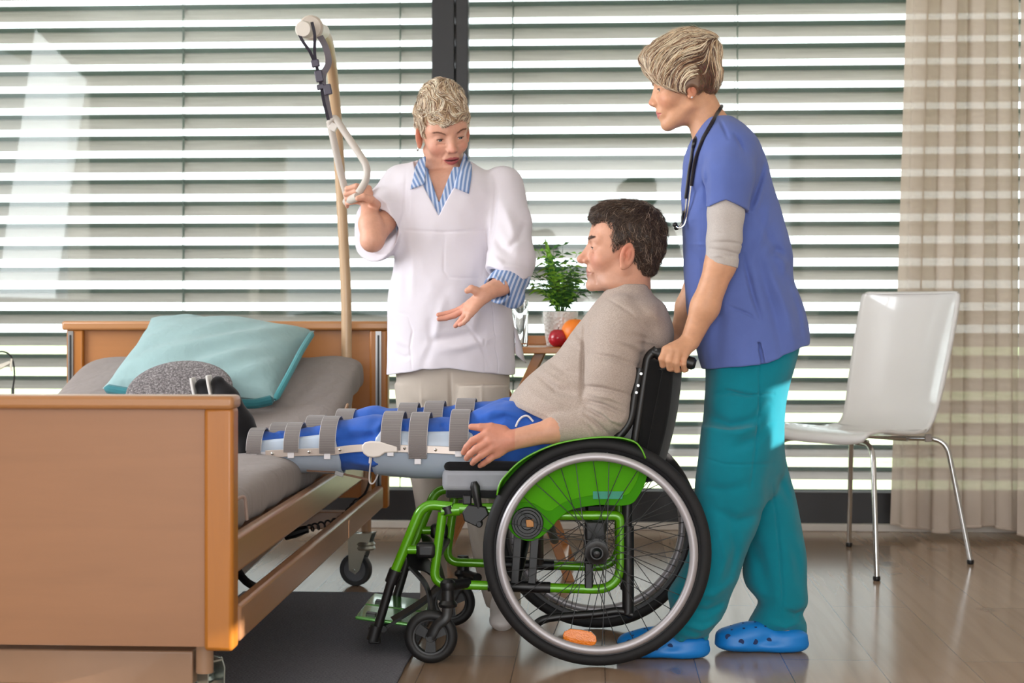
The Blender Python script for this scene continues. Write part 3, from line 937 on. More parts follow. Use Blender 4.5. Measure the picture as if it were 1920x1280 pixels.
# ------------------------------------------------------------------ white shell chair
def shell_chair():
    cx, cy = 0.975, 6.0
    rot = R(-47)           # local -y is the front
    M = Matrix.Rotation(rot, 3, 'Z')
    O = Vector((cx, cy, 0))
    def W(p): return O + M @ Vector((p[0] * 0.93, p[1] * 0.93, p[2] * 1.085 if p[2] > 0.1 else p[2]))
    th = thing('shell_chair', 'white moulded shell chair with chrome legs in front of the curtain', 'chair', O)
    # seat-to-back profile (y, z, half width)
    prof = [(-0.255, 0.424, 0.225), (-0.262, 0.437, 0.232), (-0.245, 0.452, 0.237), (-0.16, 0.457, 0.24), (-0.05, 0.447, 0.235), (0.06, 0.442, 0.228), (0.14, 0.452, 0.222), (0.185, 0.482, 0.222), (0.215, 0.535, 0.228), (0.245, 0.62, 0.236), (0.285, 0.74, 0.242), (0.325, 0.86, 0.244), (0.342, 0.915, 0.242), (0.346, 0.926, 0.238)]
    pts = smoothpath([Vector((y, z, w)) for y, z, w in prof], 5)
    rows = []
    for j, p in enumerate(pts):
        n = 24; row = []
        t = j / (len(pts) - 1)
        bend = -0.030 * math.sin(math.pi * min(1, max(0, (t - 0.45) / 0.55))) if t > 0.45 else 0
        for i in range(n + 1):
            s = -1 + 2 * i / n
            sx = math.copysign(abs(s) ** 0.9, s)
            cr = 0.0
            # rounded corners at both ends
            e = min(t, 1 - t) * 9
            wid = p.z if e > 1 else p.z - 0.03 * (1 - math.sqrt(max(0, 1 - (1 - e) ** 2))) * 1.0
            seat = 1 if t < 0.45 else 0
            z = p.y + (0.012 * (abs(s) ** 3) if seat else 0)
            y = p.x + (bend * (1 - s * s) * -1 - 0.02 * abs(s) ** 2.5 if not seat else 0)
            row.append(W((sx * wid, y, z)))
        rows.append(row)
    WH = plain('white_shell', (226, 223, 222), 0.22, var=0.01, coat=0.5)
    sh = MB().grid(rows).build('shell', WH, th, angle=None)
    so = sh.modifiers.new('Solidify', 'SOLIDIFY'); so.thickness = 0.011; so.offset = 0
    feet = {'a': (-0.235, -0.265), 'b': (0.25, -0.265), 'c': (0.255, 0.27), 'd': (-0.25, 0.27)}
    for (fx, fy), (ux, uy) in (((0.30, -0.29), (0.13, -0.12)), ((-0.30, -0.29), (-0.13, -0.12)), ((0.30, 0.31), (0.13, 0.13)), ((-0.30, 0.31), (-0.13, 0.13))):
        kx, ky = fx * 0.78, fy * 0.78
        path = fillet([W((ux * 0.3, uy, 0.425)), W((kx, ky, 0.425)), W((fx, fy, 0.014))], 0.06, 8)
        l = MB().tube(path, 0.0095, 12).build('leg', CHROME, th)
        MB().lathe(W((fx, fy, 0.0)), [(0.0001, 0), (0.011, 0), (0.0135, 0.006), (0.012, 0.016), (0.0001, 0.017)], n=16).build('foot_cap', BLACK, l)
    m = MB()
    m.tube([W((-0.13, -0.12, 0.425)), W((0.13, -0.12, 0.425))], 0.009, 10); m.tube([W((-0.13, 0.13, 0.425)), W((0.13, 0.13, 0.425))], 0.009, 10)
    m.build('crossbar', CHROME, th)
    for x, y in ((0.2, 0.17), (-0.2, 0.17)):
        p = W((x, y, 0.432)); MB().box(p - Vector((0.012, 0.01, 0.016)), p + Vector((0.012, 0.01, 0.012))).build('bracket', plain('bracket_grey', (150, 140, 134), 0.5), th, bevel=0.002)
shell_chair()

# ------------------------------------------------------------------ green wheelchair
YN, YFW = 4.235, 4.735           # near and far wheel planes
YFN, YFF = 4.30, 4.67            # near and far frame planes
hub = at(1119, 1035, YN)
WX, WZ, WR = hub.x, 0.3035, 0.3005
GREEN = plain('green_lacquer', (84, 156, 4), 0.24, 0.1, var=0.04, coat=0.4)
GUARD = plain('green_guard_plastic', (58, 140, 0), 0.6, 0.0, var=0.1, spec=0.12)
TYRE = plain('tyre_rubber', (15, 14, 17), 0.7, bump=0.2, bscale=120, var=0.15, scale=25)
ALU = plain('rim_alu', (176, 172, 176), 0.45, 0.5, var=0.03)
DGREY = plain('dark_grey_plastic', (14, 14, 17), 0.42, var=0.08)
wc = thing('wheelchair', 'green and black wheelchair the man in the beige sweater sits in', 'wheelchair', (WX, 4.48, 0))
def big_wheel(Y, out, reflector):
    c = Vector((WX, Y, WZ))
    w = MB().lathe(c, [(0.263, -0.010), (0.272, -0.012), (0.276, -0.006), (0.270, 0.0), (0.276, 0.006), (0.272, 0.012), (0.263, 0.010), (0.2595, 0.0)], (0, 1, 0), 96, True).build('wheel', plain('rim_black', (24, 23, 26), 0.4, 0.3), wc)
    MB().torus(c, 0.2845, 0.0175, (0, 1, 0), 96, 14, 0.95).build('tyre', TYRE, w)
    MB().torus(c + Vector((0, out * 0.034, 0)), 0.2535, 0.0115, (0, 1, 0), 96, 12).build('push_rim', ALU, w)
    for k in range(6):
        a = 2 * math.pi * (k + 0.4) / 6
        d = Vector((math.cos(a), 0, math.sin(a)))
        MB().rod(c + d * 0.262 + Vector((0, out * 0.004, 0)), c + d * 0.2535 + Vector((0, out * 0.03, 0)), 0.004, n=8).build('rim_clip', ALU, w)
    h = MB()
    h.lathe(c, [(0.0001, -0.03), (0.017, -0.03), (0.02, -0.027), (0.031, -0.025), (0.031, -0.022), (0.016, -0.02), (0.014, 0.0), (0.016, 0.02), (0.031, 0.022), (0.031, 0.025), (0.02, 0.027), (0.012, 0.04), (0.0001, 0.042)], (0, 1, 0), 32)
    h.lathe(c, [(0.0001, -0.047), (0.008, -0.045), (0.0125, -0.038), (0.014, -0.03), (0.0001, -0.03)], (0, 1, 0), 24)
    h.build('hub', BLACK, w)
    rnd = random.Random(2)
    for k in range(36):
        a = 2 * math.pi * k / 36 + 0.05
        s = 1 if k % 2 else -1
        tw = (0.85 if (k // 2) % 2 else -0.85)
        p0 = c + Vector((0.028 * math.cos(a + tw * 1.35), s * 0.023, 0.028 * math.sin(a + tw * 1.35)))
        p1 = c + Vector((0.262 * math.cos(a), s * 0.003, 0.262 * math.sin(a)))
        MB().rod(p0, p1, 0.0011, n=6).build('spoke', BLACK, w)
    if reflector:
        a = at(1087, 1196, YN).xz - Vector((WX, WZ)) if False else None
        p = at(1087, 1196, YN - 0.004)
        t = NT('reflector_orange'); t.base(lin((255, 140, 20))); t.set(Roughness=0.15, Coat_Weight=1.0, Transmission_Weight=0.15)
        v = t.coords(); vo = t.new('ShaderNodeTexVoronoi'); vo.inputs['Scale'].default_value = 260; t.l.new(v, vo.inputs['Vector']); t.bump(vo.outputs['Distance'], 0.8, 0.002)
        pts = []
        L, H = m_(32, YN), m_(16, YN)
        for x, z in ((-1, 0.1), (-0.94, 0.55), (-0.6, 0.95), (0, 1.0), (0.6, 0.95), (0.94, 0.45), (1, -0.05), (0.94, -0.5), (0.6, -0.8), (0, -0.92), (-0.6, -0.85), (-0.94, -0.4)):
            q = Matrix.Rotation(R(-7), 2) @ Vector((x * L, z * H))
            pts.append(p + Vector((q.x, -0.004, q.y)))
        rf = MB().prism(pts, (0, 0.009, 0)).build('reflector', t.m, w, bevel=0.002)
        MB().box(p - Vector((0.0035, 0.007, H * 0.9)), p + Vector((0.0035, -0.003, H * 0.9)), rot=(0, R(7), 0)).build('reflector_rib', t.m, rf) if False else None
    return w
big_wheel(YN, -1, True)
big_wheel(YFW, 1, False)
def N(px, py, y=None): return at(px, py, YFN if y is None else y)
RT = 0.0128
def side_frame(Y, s):
    """one side: front leg tube, main loop"""
    k = 1.0
    def P(px, py):
        q = at(px, py, YFN); return Vector((q.x, Y, q.z))
    # main loop
    pts = [P(842, 948), P(860, 955), P(1000, 966), P(1166, 966), P(1166, 1104), P(824, 1094), P(812, 1076), P(829, 962), P(850, 951)]
    pts = [P(856, 953), P(1010, 966), P(1164, 966), P(1164, 1106), P(812, 1094), P(830, 960)]
    MB().tube(fillet(pts, [0.02, 0.02, 0.02, 0.075, 0.04, 0.02], 10), RT, 14).build('side_frame', GREEN, wc)
    MB().tube([P(850, 952), P(930, 952)], RT, 14).build('seat_tube', GREEN, wc)
    MB().rod(P(828, 958), P(862, 955), 0.016, n=14).build('joint', GREEN, wc)
    # front legrest tube
    MB().tube(fillet([P(848, 950), P(793, 944), P(737, 1080)], 0.085, 12), RT * 1.08, 14).build('legrest_tube', GREEN, wc)
    MB().rod(P(765, 1030), P(786, 1030), 0.0125, n=14).build('legrest_stub', GREEN, wc)
    c = P(799, 1030)
    MB().box(c - Vector((0.027, 0.018, 0.023)), c + Vector((0.027, 0.018, 0.02))).build('clamp', DGREY, wc, bevel=0.012)
    MB().rod(P(838, 948), P(842, 962), 0.0185, n=16).build('clamp', DGREY, wc)
    # telescopic footrest hanger
    MB().rod(P(742, 1068), P(733, 1092), 0.0175, n=16).build('collar', DGREY, wc)
    MB().rod(P(735, 1085), P(707, 1180), 0.0125, n=14).build('hanger', BLACK, wc)
    if s < 0: MB().rod(P(706, 1172), P(699, 1199), 0.0165, 0.018, n=16).build('hanger_foot', DGREY, wc)
    # black sleeve on the lower tube, axle plate and uprights
    MB().rod(P(915, 1098), P(1032, 1101), 0.0150, n=14).build('tube_sleeve', DGREY, wc)
    MB().box(P(1096, 1104) + Vector((0, -0.012, 0)), P(1112, 975) + Vector((0, 0.010, 0))).build('axle_bracket', DGREY, wc, bevel=0.004)
    MB().box(P(1098, 1056) + Vector((0, -0.018, 0)), P(1136, 976) + Vector((0, 0.006, 0))).build('axle_plate', DGREY, wc, bevel=0.006)
    # backrest cane and upholstered side
    MB().rod(P(1176, 1150), P(1176, 990), 0.0135, n=14).build('rear_post', BLACK, wc)
    MB().tube(fillet([P(1176, 1000), P(1178, 905), P(1215, 668), P(1232, 655)], [0, 0.05, 0.02, 0], 6), 0.0125, 14).build('back_cane', BLACK, wc)
    g0, g1 = P(1222, 659), P(1304, 683)
    MB().tube([g0, g0.lerp(g1, 0.1), g0.lerp(g1, 0.15), g0.lerp(g1, 0.5), g0.lerp(g1, 0.94), g1], [0.013, 0.0135, 0.0165, 0.0155, 0.0172, 0.012], 16).build('push_handle', DGREY, wc)
    return P
P = side_frame(YFN, -1)
side_frame(YFF, 1)
for a, b in (((1108, 1070), (1150, 1070)),): pass
# cross members between the sides
def cross(px, py, r=0.011, mat=DGREY, name='cross_tube', y0=None, y1=None):
    q = at(px, py, YFN)
    MB().rod(Vector((q.x, y0 or YFN, q.z)), Vector((q.x, y1 or YFF, q.z)), r, n=12).build(name, mat, wc)
cross(1164, 1085); cross(1116, 1035, 0.012, BLACK, 'axle', YN, YFW); cross(815, 1050, 0.010); cross(1176, 1120, 0.009, BLACK)
cross(1200, 720, 0.008, BLACK)
for (x0, y0, x1, y1, dy0, dy1) in ((968, 1090, 985, 1005, YFN + 0.01, YFF - 0.02), (1003, 1092, 1010, 1000, YFF - 0.03, YFN + 0.03), (1034, 1046, 1030, 990, YFF - 0.05, YFN + 0.06)):
    a = at(x0, y0, YFN); b = at(x1, y1, YFN)
    MB().tube([Vector((a.x, dy0, a.z)), Vector((b.x, dy1, b.z))], 0.0125, 10, flat=0.8).build('cross_brace', BLACK, wc)
for x0, x1 in ((968, 984), (1000, 1013)):
    a = at(x0, 1092, YFN); b = at(x1, 1000, YFN)
    MB().box((a.x - 0.010, YFN - 0.02, a.z), (a.x + 0.012, YFN - 0.008, b.z), rot=(0, R(4), 0)).build('upright_strap', DGREY, wc, bevel=0.002)
# castors
def front_castor(px, py, Y, r, stem):
    c = at(px, py, Y); c.z = r
    MB().torus(c, r - 0.0155, 0.0155, (0, 1, 0), 48, 12, 1.0).build('castor_tyre', plain('castor_black', (16, 16, 18), 0.55), wc)
    w = MB().lathe(c, [(r * 0.60, -0.012), (r * 0.72, -0.013), (r * 0.72, 0.013), (r * 0.60, 0.012)], (0, 1, 0), 48, True)
    w.lathe(c, [(0.0001, -0.017), (0.012, -0.017), (0.014, -0.01), (0.014, 0.01), (0.012, 0.017), (0.0001, 0.017)], (0, 1, 0), 24)
    for k in range(3):
        a = 2 * math.pi * k / 3 + 0.5
        d = Vector((math.cos(a), 0, math.sin(a))); n = Vector((-d.z, 0, d.x))
        w.prism([c + d * 0.01 + n * 0.011 - Vector((0, .007, 0)), c + d * (r * 0.63) + n * 0.015 - Vector((0, .007, 0)), c + d * (r * 0.63) - n * 0.015 - Vector((0, .007, 0)), c + d * 0.01 - n * 0.011 - Vector((0, .007, 0))], (0, 0.014, 0))
    w.build('castor_wheel', BLACK, wc)
    s = Vector((stem.x, Y, 2 * r + 0.012))
    f = MB()
    f.lathe(s, [(0.0001, -0.004), (0.024, -0.004), (0.026, 0.004), (0.018, 0.014), (0.0165, 0.055), (0.0001, 0.056)], n=20)
    for sg in (-1, 1):
        o = Vector((0, sg * 0.024, 0))
        pth = smoothpath([s + o * 0.6 + Vector((0, 0, 0.0)), s + o + Vector((-0.004, 0, -0.03)), c.lerp(s, 0.4) + o, c + o], 4)
        f.tube(pth, [0.014] * (len(pth) - 1) + [0.012], 10, flat=0.45, up=(0, 1, 0))
    f.rod(c - Vector((0, 0.03, 0)), c + Vector((0, 0.03, 0)), 0.006)
    f.build('castor_fork', BLACK, wc)
    top = Vector((stem.x, Y, stem.z))
    st = MB(); st.rod(Vector((s.x, Y, s.z + 0.05)), top, 0.0185, n=18); st.lathe(top, [(0.0185, -0.01), (0.021, 0), (0.02, 0.01), (0.012, 0.018), (0.0001, 0.02)], n=18)
    st.rod(top, Vector((top.x + 0.05, YFN if Y < 4.5 else YFF, top.z)), 0.014)
    st.build('castor_housing', DGREY, wc)
sn = at(843, 1092, YFN)
front_castor(808, 1194, 4.25, 0.0715, sn)
front_castor(846, 1127, 4.745, 0.0715, Vector((at(868, 1060, 4.745).x, 0, at(868, 1075, 4.745).z)))
# footplate, calf strap
fz = at(720, 1172, 4.4).z
FG = plain('green_footplate', (84, 150, 70), 0.2, 0.3, coat=0.6)
fp = MB()
x0 = P(705, 1180).x
pz = P(705, 1168).z
for k in (0, 1):
    ya, yb = YFN + 0.012 + k * 0.183, YFN + 0.182 + k * 0.183
    m = MB().box((x0 - 0.06, ya, pz - 0.004), (x0 + 0.115, yb, pz + 0.006), rot=(0, R(7), 0))
    f_ = m.build('footplate', FG, wc, bevel=0.005)
    MB().box((x0 - 0.035, ya + 0.03, pz + 0.0), (x0 - 0.008, ya + 0.06, pz + 0.018), rot=(0, R(7), 0)).build('footplate_slot', BLACK, f_, bevel=0.002)
MB().tube([Vector((x0 + 0.02, YFN, pz - 0.016)), Vector((x0 + 0.02, YFF, pz - 0.016))], 0.009, 12).build('footplate_bar', BLACK, wc)
MB().box((x0 - 0.02, YFN - 0.004, pz - 0.055), (x0 + 0.012, YFN + 0.02, pz - 0.01)).build('stop_block', BLACK, wc, bevel=0.003)
st = [P(765, 1052), P(790, 1060) + Vector((0, 0.05, 0)), P(808, 1090) + Vector((0, 0.12, 0)), P(815, 1110) + Vector((0, 0.185, 0)), P(808, 1090) + Vector((0, 0.25, 0)), P(790, 1060) + Vector((0, 0.32, 0)), P(765, 1052) + Vector((0, 0.37, 0))]
MB().band(smoothpath(st, 8), (0.35, 0, -0.94), 0.05, 0.005).build('calf_strap', BLACK, wc)
MB().band(smoothpath([P(768, 1060), P(800, 1100), P(806, 1150), P(790, 1185)], 8), (0.1, 1, 0), 0.035, 0.006).build('heel_strap', BLACK, wc)
MB().band(smoothpath([P(720, 1175) + Vector((0, 0.03, 0)), P(780, 1140) + Vector((0, 0.05, 0)), P(835, 1100) + Vector((0, 0.06, 0))], 6), (0, 1, 0.2), 0.05, 0.008).build('heel_strap', BLACK, wc)
# brake
bk = MB()
bk.prism([P(868, 958) - Vector((0, .03, 0)), P(880, 944) - Vector((0, .03, 0)), P(912, 948) - Vector((0, .03, 0)), P(918, 962) - Vector((0, .03, 0)), P(905, 974) - Vector((0, .03, 0)), P(896, 985) - Vector((0, .03, 0)), P(872, 974) - Vector((0, .03, 0))], (0, 0.03, 0))
bk.rod(P(900, 980) - Vector((0, 0.034, 0)), P(900, 980), 0.009)
bk.build('brake', DGREY, wc, bevel=0.003)
MB().tube([P(899, 952) - Vector((0, .02, 0)), P(896, 935) - Vector((0, .022, 0)), P(892, 910) - Vector((0, .025, 0)), P(890, 901) - Vector((0, .025, 0))], [0.010, 0.011, 0.0135, 0.008], 14).build('brake_lever', DGREY, wc)
MB().box(P(868, 945) - Vector((0, .01, 0)), P(884, 928) + Vector((0, .012, 0))).build('bracket', DGREY, wc, bevel=0.003)
# anti-tip bar
MB().tube(smoothpath([P(1186, 1152), P(1160, 1145), P(1120, 1150), P(1040, 1157), P(1010, 1166), P(998, 1184)], 6), 0.011, 12).build('tip_bar', BLACK, wc)
MB().rod(P(1178, 1148), P(1178, 985), 0.0155, n=14).build('rear_sleeve', DGREY, wc)
# seat cushion and sling
cs0 = P(828, 872); cs1 = P(1185, 872)
def cushion_w(z0, z1, mat, name, inset, r, y0=4.305, y1=4.665, x0_=None):
    m = MB().box(((x0_ or cs0.x) + inset, y0 + inset * 0.4, z0), (cs1.x, y1 - inset * 0.4, z1))
    return m.build(name, mat, wc, bevel=r)
zc1 = P(850, 865).z; zc0 = P(850, 922).z
cushion_w(zc0, zc0 + (zc1 - zc0) * 0.74, fabric('cushion_grey', (156, 158, 166), 0.05), 'cushion', 0.0, 0.016)
cushion_w(zc0 + (zc1 - zc0) * 0.62, zc1, fabric('cushion_black', (18, 18, 21), 0.1), 'cushion_cover', 0.004, 0.02)
cushion_w(zc0 - 0.018, zc0 + 0.004, fabric('sling_black', (26, 26, 28), 0.1), 'seat_sling', 0.01, 0.006)
# backrest upholstery (a shallow curved shell)
BKM = fabric('backrest_black', (14, 14, 16), 0.12, 600)
rows = []
b0 = P(1190, 905); b1 = P(1232, 690)
for j in range(13):
    t = j / 12
    c = b0.lerp(b1, t); row = []
    n = 24
    sec = []
    for i in range(n + 1):
        y = YFN - 0.02 + (YFF - YFN + 0.04) * i / n; s = 2 * i / n - 1
        sec.append(Vector((c.x + 0.035 * (1 - s * s) + 0.012, y, c.z)))
    back = [p + Vector((0.030 + 0.012 * math.sin(math.pi * t), 0, 0.006)) for p in reversed(sec)]
    rows.append(sec + back)
m = MB().grid(rows, True)
L = len(rows[0]); m.f.append(tuple(range(L))); m.f.append(tuple(12 * L + k for k in range(L - 1, -1, -1)))
m.build('backrest', BKM, wc, bevel=0.008)
# padded side wing of the backrest that shows behind the cane
MB().prism([P(1196, 850) - Vector((0, .012, 0)), P(1205, 700) - Vector((0, .012, 0)), P(1216, 668) - Vector((0, .012, 0)), P(1254, 684) - Vector((0, .012, 0)), P(1258, 704) - Vector((0, .012, 0)), P(1247, 790) - Vector((0, .012, 0)), P(1238, 812) - Vector((0, .012, 0)), P(1234, 848) - Vector((0, .012, 0)), P(1222, 852) - Vector((0, .012, 0))], (0, 0.028, 0)).build('backrest_wing', BKM, wc, bevel=0.010)
MB().prism([P(1160, 830) - Vector((0, .004, 0)), P(1176, 770) - Vector((0, .004, 0)), P(1198, 700) - Vector((0, .004, 0)), P(1208, 700) - Vector((0, .004, 0)), P(1200, 850) - Vector((0, .004, 0)), P(1170, 850) - Vector((0, .004, 0))], (0, 0.02, 0)).build('cane_cover', BLACK, wc, bevel=0.004)
for py in (700, 722, 735):
    MB().rod(P(1193 + (735 - py) * 0.25, py) - Vector((0, 0.016, 0)), P(1193 + (735 - py) * 0.25, py), 0.004, n=10).build('screw', STEEL, wc)
MB().tube(smoothpath([P(1150, 830), P(1180, 790), P(1190, 740), P(1200, 690)], 6), 0.013, 12).build('cane_tube', BLACK, wc)
# side guard with its fender lip and black boss
def guard(Y, name='side_guard'):
    o = [(940, 915), (950, 890), (985, 858), (1040, 832), (1100, 820), (1150, 818), (1185, 824), (1200, 838), (1210, 860), (1212, 892), (1198, 925), (1177, 944), (1120, 944), (1072, 953), (1048, 970), (1036, 984), (1014, 1004), (992, 1011), (968, 1002), (953, 982), (955, 958), (944, 935)]
    base = [P(x, y) for x, y in o]
    pts = smoothpath(base + [base[0]], 4)[:-1]
    pts = [Vector((p.x, Y, p.z)) for p in pts]
    g = MB().prism(pts, (0, 0.005, 0)).build(name, GUARD, wc, bevel=0.0015)
    # raised border panel
    inn = [(975, 905), (1010, 868), (1060, 846), (1110, 838), (1165, 838), (1192, 852), (1198, 885), (1184, 915), (1168, 926), (1110, 926), (1060, 938), (1030, 955), (1000, 940), (972, 935)]
    bi = smoothpath([P(x, y) for x, y in inn + [inn[0]]], 4)[:-1]
    sg = -1 if Y < 4.5 else 1
    yy = Y - 0.002 if sg < 0 else Y + 0.005
    MB().prism([Vector((p.x, yy, p.z)) for p in bi], (0, 0.002, 0)).build('guard_panel', plain('green_guard_light', (76, 160, 2), 0.6, spec=0.12), g, bevel=0.0008)
    # fender lip curving over the tyre
    rows = []
    lip = [(938, 922), (942, 905), (952, 888), (985, 857), (1040, 831), (1100, 819), (1150, 817), (1185, 824), (1200, 838), (1208, 856)]
    for p in smoothpath([P(x, y) for x, y in lip], 5):
        d = Vector((p.x - WX, 0, p.z - WZ)).normalized()
        row = []
        for k in range(7):
            a = k / 6
            row.append(Vector((WX, 0, WZ)) + d * ((Vector((p.x - WX, 0, p.z - WZ)).length) + 0.006 * math.sin(a * math.pi / 2)) + Vector((0, Y + sg * 0.065 * a ** 1.2, 0)))
        rows.append(row)
    lp = MB().grid(rows).build('fender_lip', GREEN, g, angle=None)
    so = lp.modifiers.new('Solidify', 'SOLIDIFY'); so.thickness = 0.004
    c = P(990, 977); c.y = Y
    bs = MB().lathe(c, [(0.0001, -0.008), (0.016, -0.010), (0.018, -0.014), (0.026, -0.014), (0.028, -0.011), (0.034, -0.011), (0.036, -0.008), (0.041, -0.008), (0.043, -0.004), (0.043, 0.004), (0.016, 0.004)], (0, 1, 0), 40)
    bs.build('guard_boss', BLACK, g)
    return g
guard(4.268)
g2 = guard(4.702)
# teal sticker on the guard (a surface mark)
p = P(1138, 924); p.y = 4.264
MB().prism([P(1112, 918) - Vector((0, .0365, 0)), P(1169, 918) - Vector((0, .0365, 0)), P(1166, 932) - Vector((0, .0365, 0)), P(1112, 932) - Vector((0, .0365, 0))], (0, 0.002, 0)).build('sticker', plain('teal_sticker', (0, 140, 110), 0.4), wc, smooth=False)
c = P(995, 977); MB().box(c - Vector((0.010, 0.05, 0.009)), c + Vector((0.010, -0.038, 0.011)), rot=(0, R(-5), 0)).build('adjuster', plain('brass_adjuster', (150, 100, 50), 0.35, 0.4), wc, bevel=0.001)

# ------------------------------------------------------------------ implicit surfaces
f32 = np.float32
def A3(p): return np.array(tuple(p), dtype=f32)
def smin(a, b, k):
    if k <= 0: return np.minimum(a, b)
    h = np.maximum(k - np.abs(a - b), 0) / k
    return np.minimum(a, b) - h * h * k * 0.25
def smax(a, b, k): return -smin(-a, -b, k)
def rcone(a, b, r1, r2):
    a = A3(a); b = A3(b); ba = b - a; L2 = float(ba @ ba) + 1e-12
    def f(P):
        t = np.clip(((P - a) @ ba) / L2, 0, 1)
        d = P - a - t[:, None] * ba
        return np.sqrt((d * d).sum(1)) - (r1 + (r2 - r1) * t)
    f.lo = np.minimum(a - r1, b - r2); f.hi = np.maximum(a + r1, b + r2)
    return f
def ell(c, r, M=None):
    """ellipsoid; M columns are its axes"""
    c = A3(c); r = np.array(r, dtype=f32)
    Mn = None if M is None else np.array(M, dtype=f32)
    def f(P):
        q = P - c
        if Mn is not None: q = q @ Mn
        k0 = np.sqrt(((q / r) ** 2).sum(1)); k1 = np.sqrt(((q / (r * r)) ** 2).sum(1))
        return k0 * (k0 - 1) / np.maximum(k1, 1e-6) * (k0 > 0.05) + (k0 - 1) * r.min() * (k0 <= 0.05)
    m = float(r.max()); f.lo = c - m; f.hi = c + m
    return f
def chain(pts, rs):
    return [rcone(pts[i], pts[i + 1], rs[i], rs[i + 1]) for i in range(len(pts) - 1)]
def plane(p, n):
    """negative on the side opposite to n"""
    p = A3(p); n = A3(n); n = n / np.linalg.norm(n)
    def f(P): return (P - p) @ n
    return f
def cubic(x, xp, fp):
    """smooth monotone-ish interpolation through the samples"""
    xp = np.asarray(xp, float); fp = np.asarray(fp, float)
    if xp[0] > xp[-1]: xp = xp[::-1]; fp = fp[::-1]
    m = np.gradient(fp, xp)
    xc = np.clip(x, xp[0], xp[-1])
    i = np.clip(np.searchsorted(xp, xc) - 1, 0, len(xp) - 2)
    h = xp[i + 1] - xp[i]; t = (xc - xp[i]) / h
    return ((2 * t ** 3 - 3 * t ** 2 + 1) * fp[i] + (t ** 3 - 2 * t ** 2 + t) * h * m[i] + (-2 * t ** 3 + 3 * t ** 2) * fp[i + 1] + (t ** 3 - t ** 2) * h * m[i + 1]).astype(f32)
def zloft(rows, Y, inset=0.0, e=2.2, ztop=None, zbot=None, cap=0.02):
    """stack of oval slices: rows of (py, px_left, px_right, half_depth[, dY])"""
    z = []; cx = []; a = []; b = []; cy = []
    for r in rows:
        dy = r[4] if len(r) > 4 else 0.0
        l = at(r[1], r[0], Y + dy); q = at(r[2], r[0], Y + dy)
        z.append(l.z); cx.append((l.x + q.x) / 2); a.append(max((q.x - l.x) / 2 - inset, 0.004)); b.append(max(r[3] - inset, 0.004)); cy.append((l.y + q.y) / 2)
    z0, z1 = min(z), max(z)
    # finely sampled tables
    Z = np.linspace(z0, z1, 400)
    T = [cubic(Z, z, v) for v in (cx, cy, a, b)]
    def f(P):
        zz = P[:, 2]
        X = np.interp(zz, Z, T[0]); Yc = np.interp(zz, Z, T[1]); AA = np.interp(zz, Z, T[2]); BB = np.interp(zz, Z, T[3])
        u = np.abs(P[:, 0] - X) / AA; v = np.abs(P[:, 1] - Yc) / BB
        k0 = (u ** e + v ** e + 1e-9) ** (1 / e)
        g = np.sqrt((u / AA) ** 2 + (v / BB) ** 2) / np.maximum(np.sqrt(u * u + v * v), 1e-4)
        d = ((k0 - 1) / np.maximum(g, 1e-3))
        dz = np.maximum(z0 - zz, zz - z1)
        return smax(d, dz, cap).astype(f32)
    m = max(max(a), max(b))
    f.lo = np.array([min(x - w for x, w in zip(cx, a)), min(y - w for y, w in zip(cy, b)), z0], f32)
    f.hi = np.array([max(x + w for x, w in zip(cx, a)), max(y + w for y, w in zip(cy, b)), z1], f32)
    return f
_rng = np.random.RandomState(7)
_lat = _rng.rand(32, 32, 32).astype(f32) * 2 - 1
def vnoise(P, s, off=0.0):
    q = P * np.array(s, f32) + off
    i = np.floor(q).astype(np.int32); t = q - i; t = t * t * (3 - 2 * t)
    i0 = i & 31; i1 = (i + 1) & 31
    def L(a, b, c): return _lat[a, b, c]
    x0, y0, z0 = i0.T; x1, y1, z1 = i1.T
    tx, ty, tz = t.T
    c00 = L(x0, y0, z0) * (1 - tx) + L(x1, y0, z0) * tx
    c10 = L(x0, y1, z0) * (1 - tx) + L(x1, y1, z0) * tx
    c01 = L(x0, y0, z1) * (1 - tx) + L(x1, y0, z1) * tx
    c11 = L(x0, y1, z1) * (1 - tx) + L(x1, y1, z1) * tx
    return (c00 * (1 - ty) + c10 * ty) * (1 - tz) + (c01 * (1 - ty) + c11 * ty) * tz

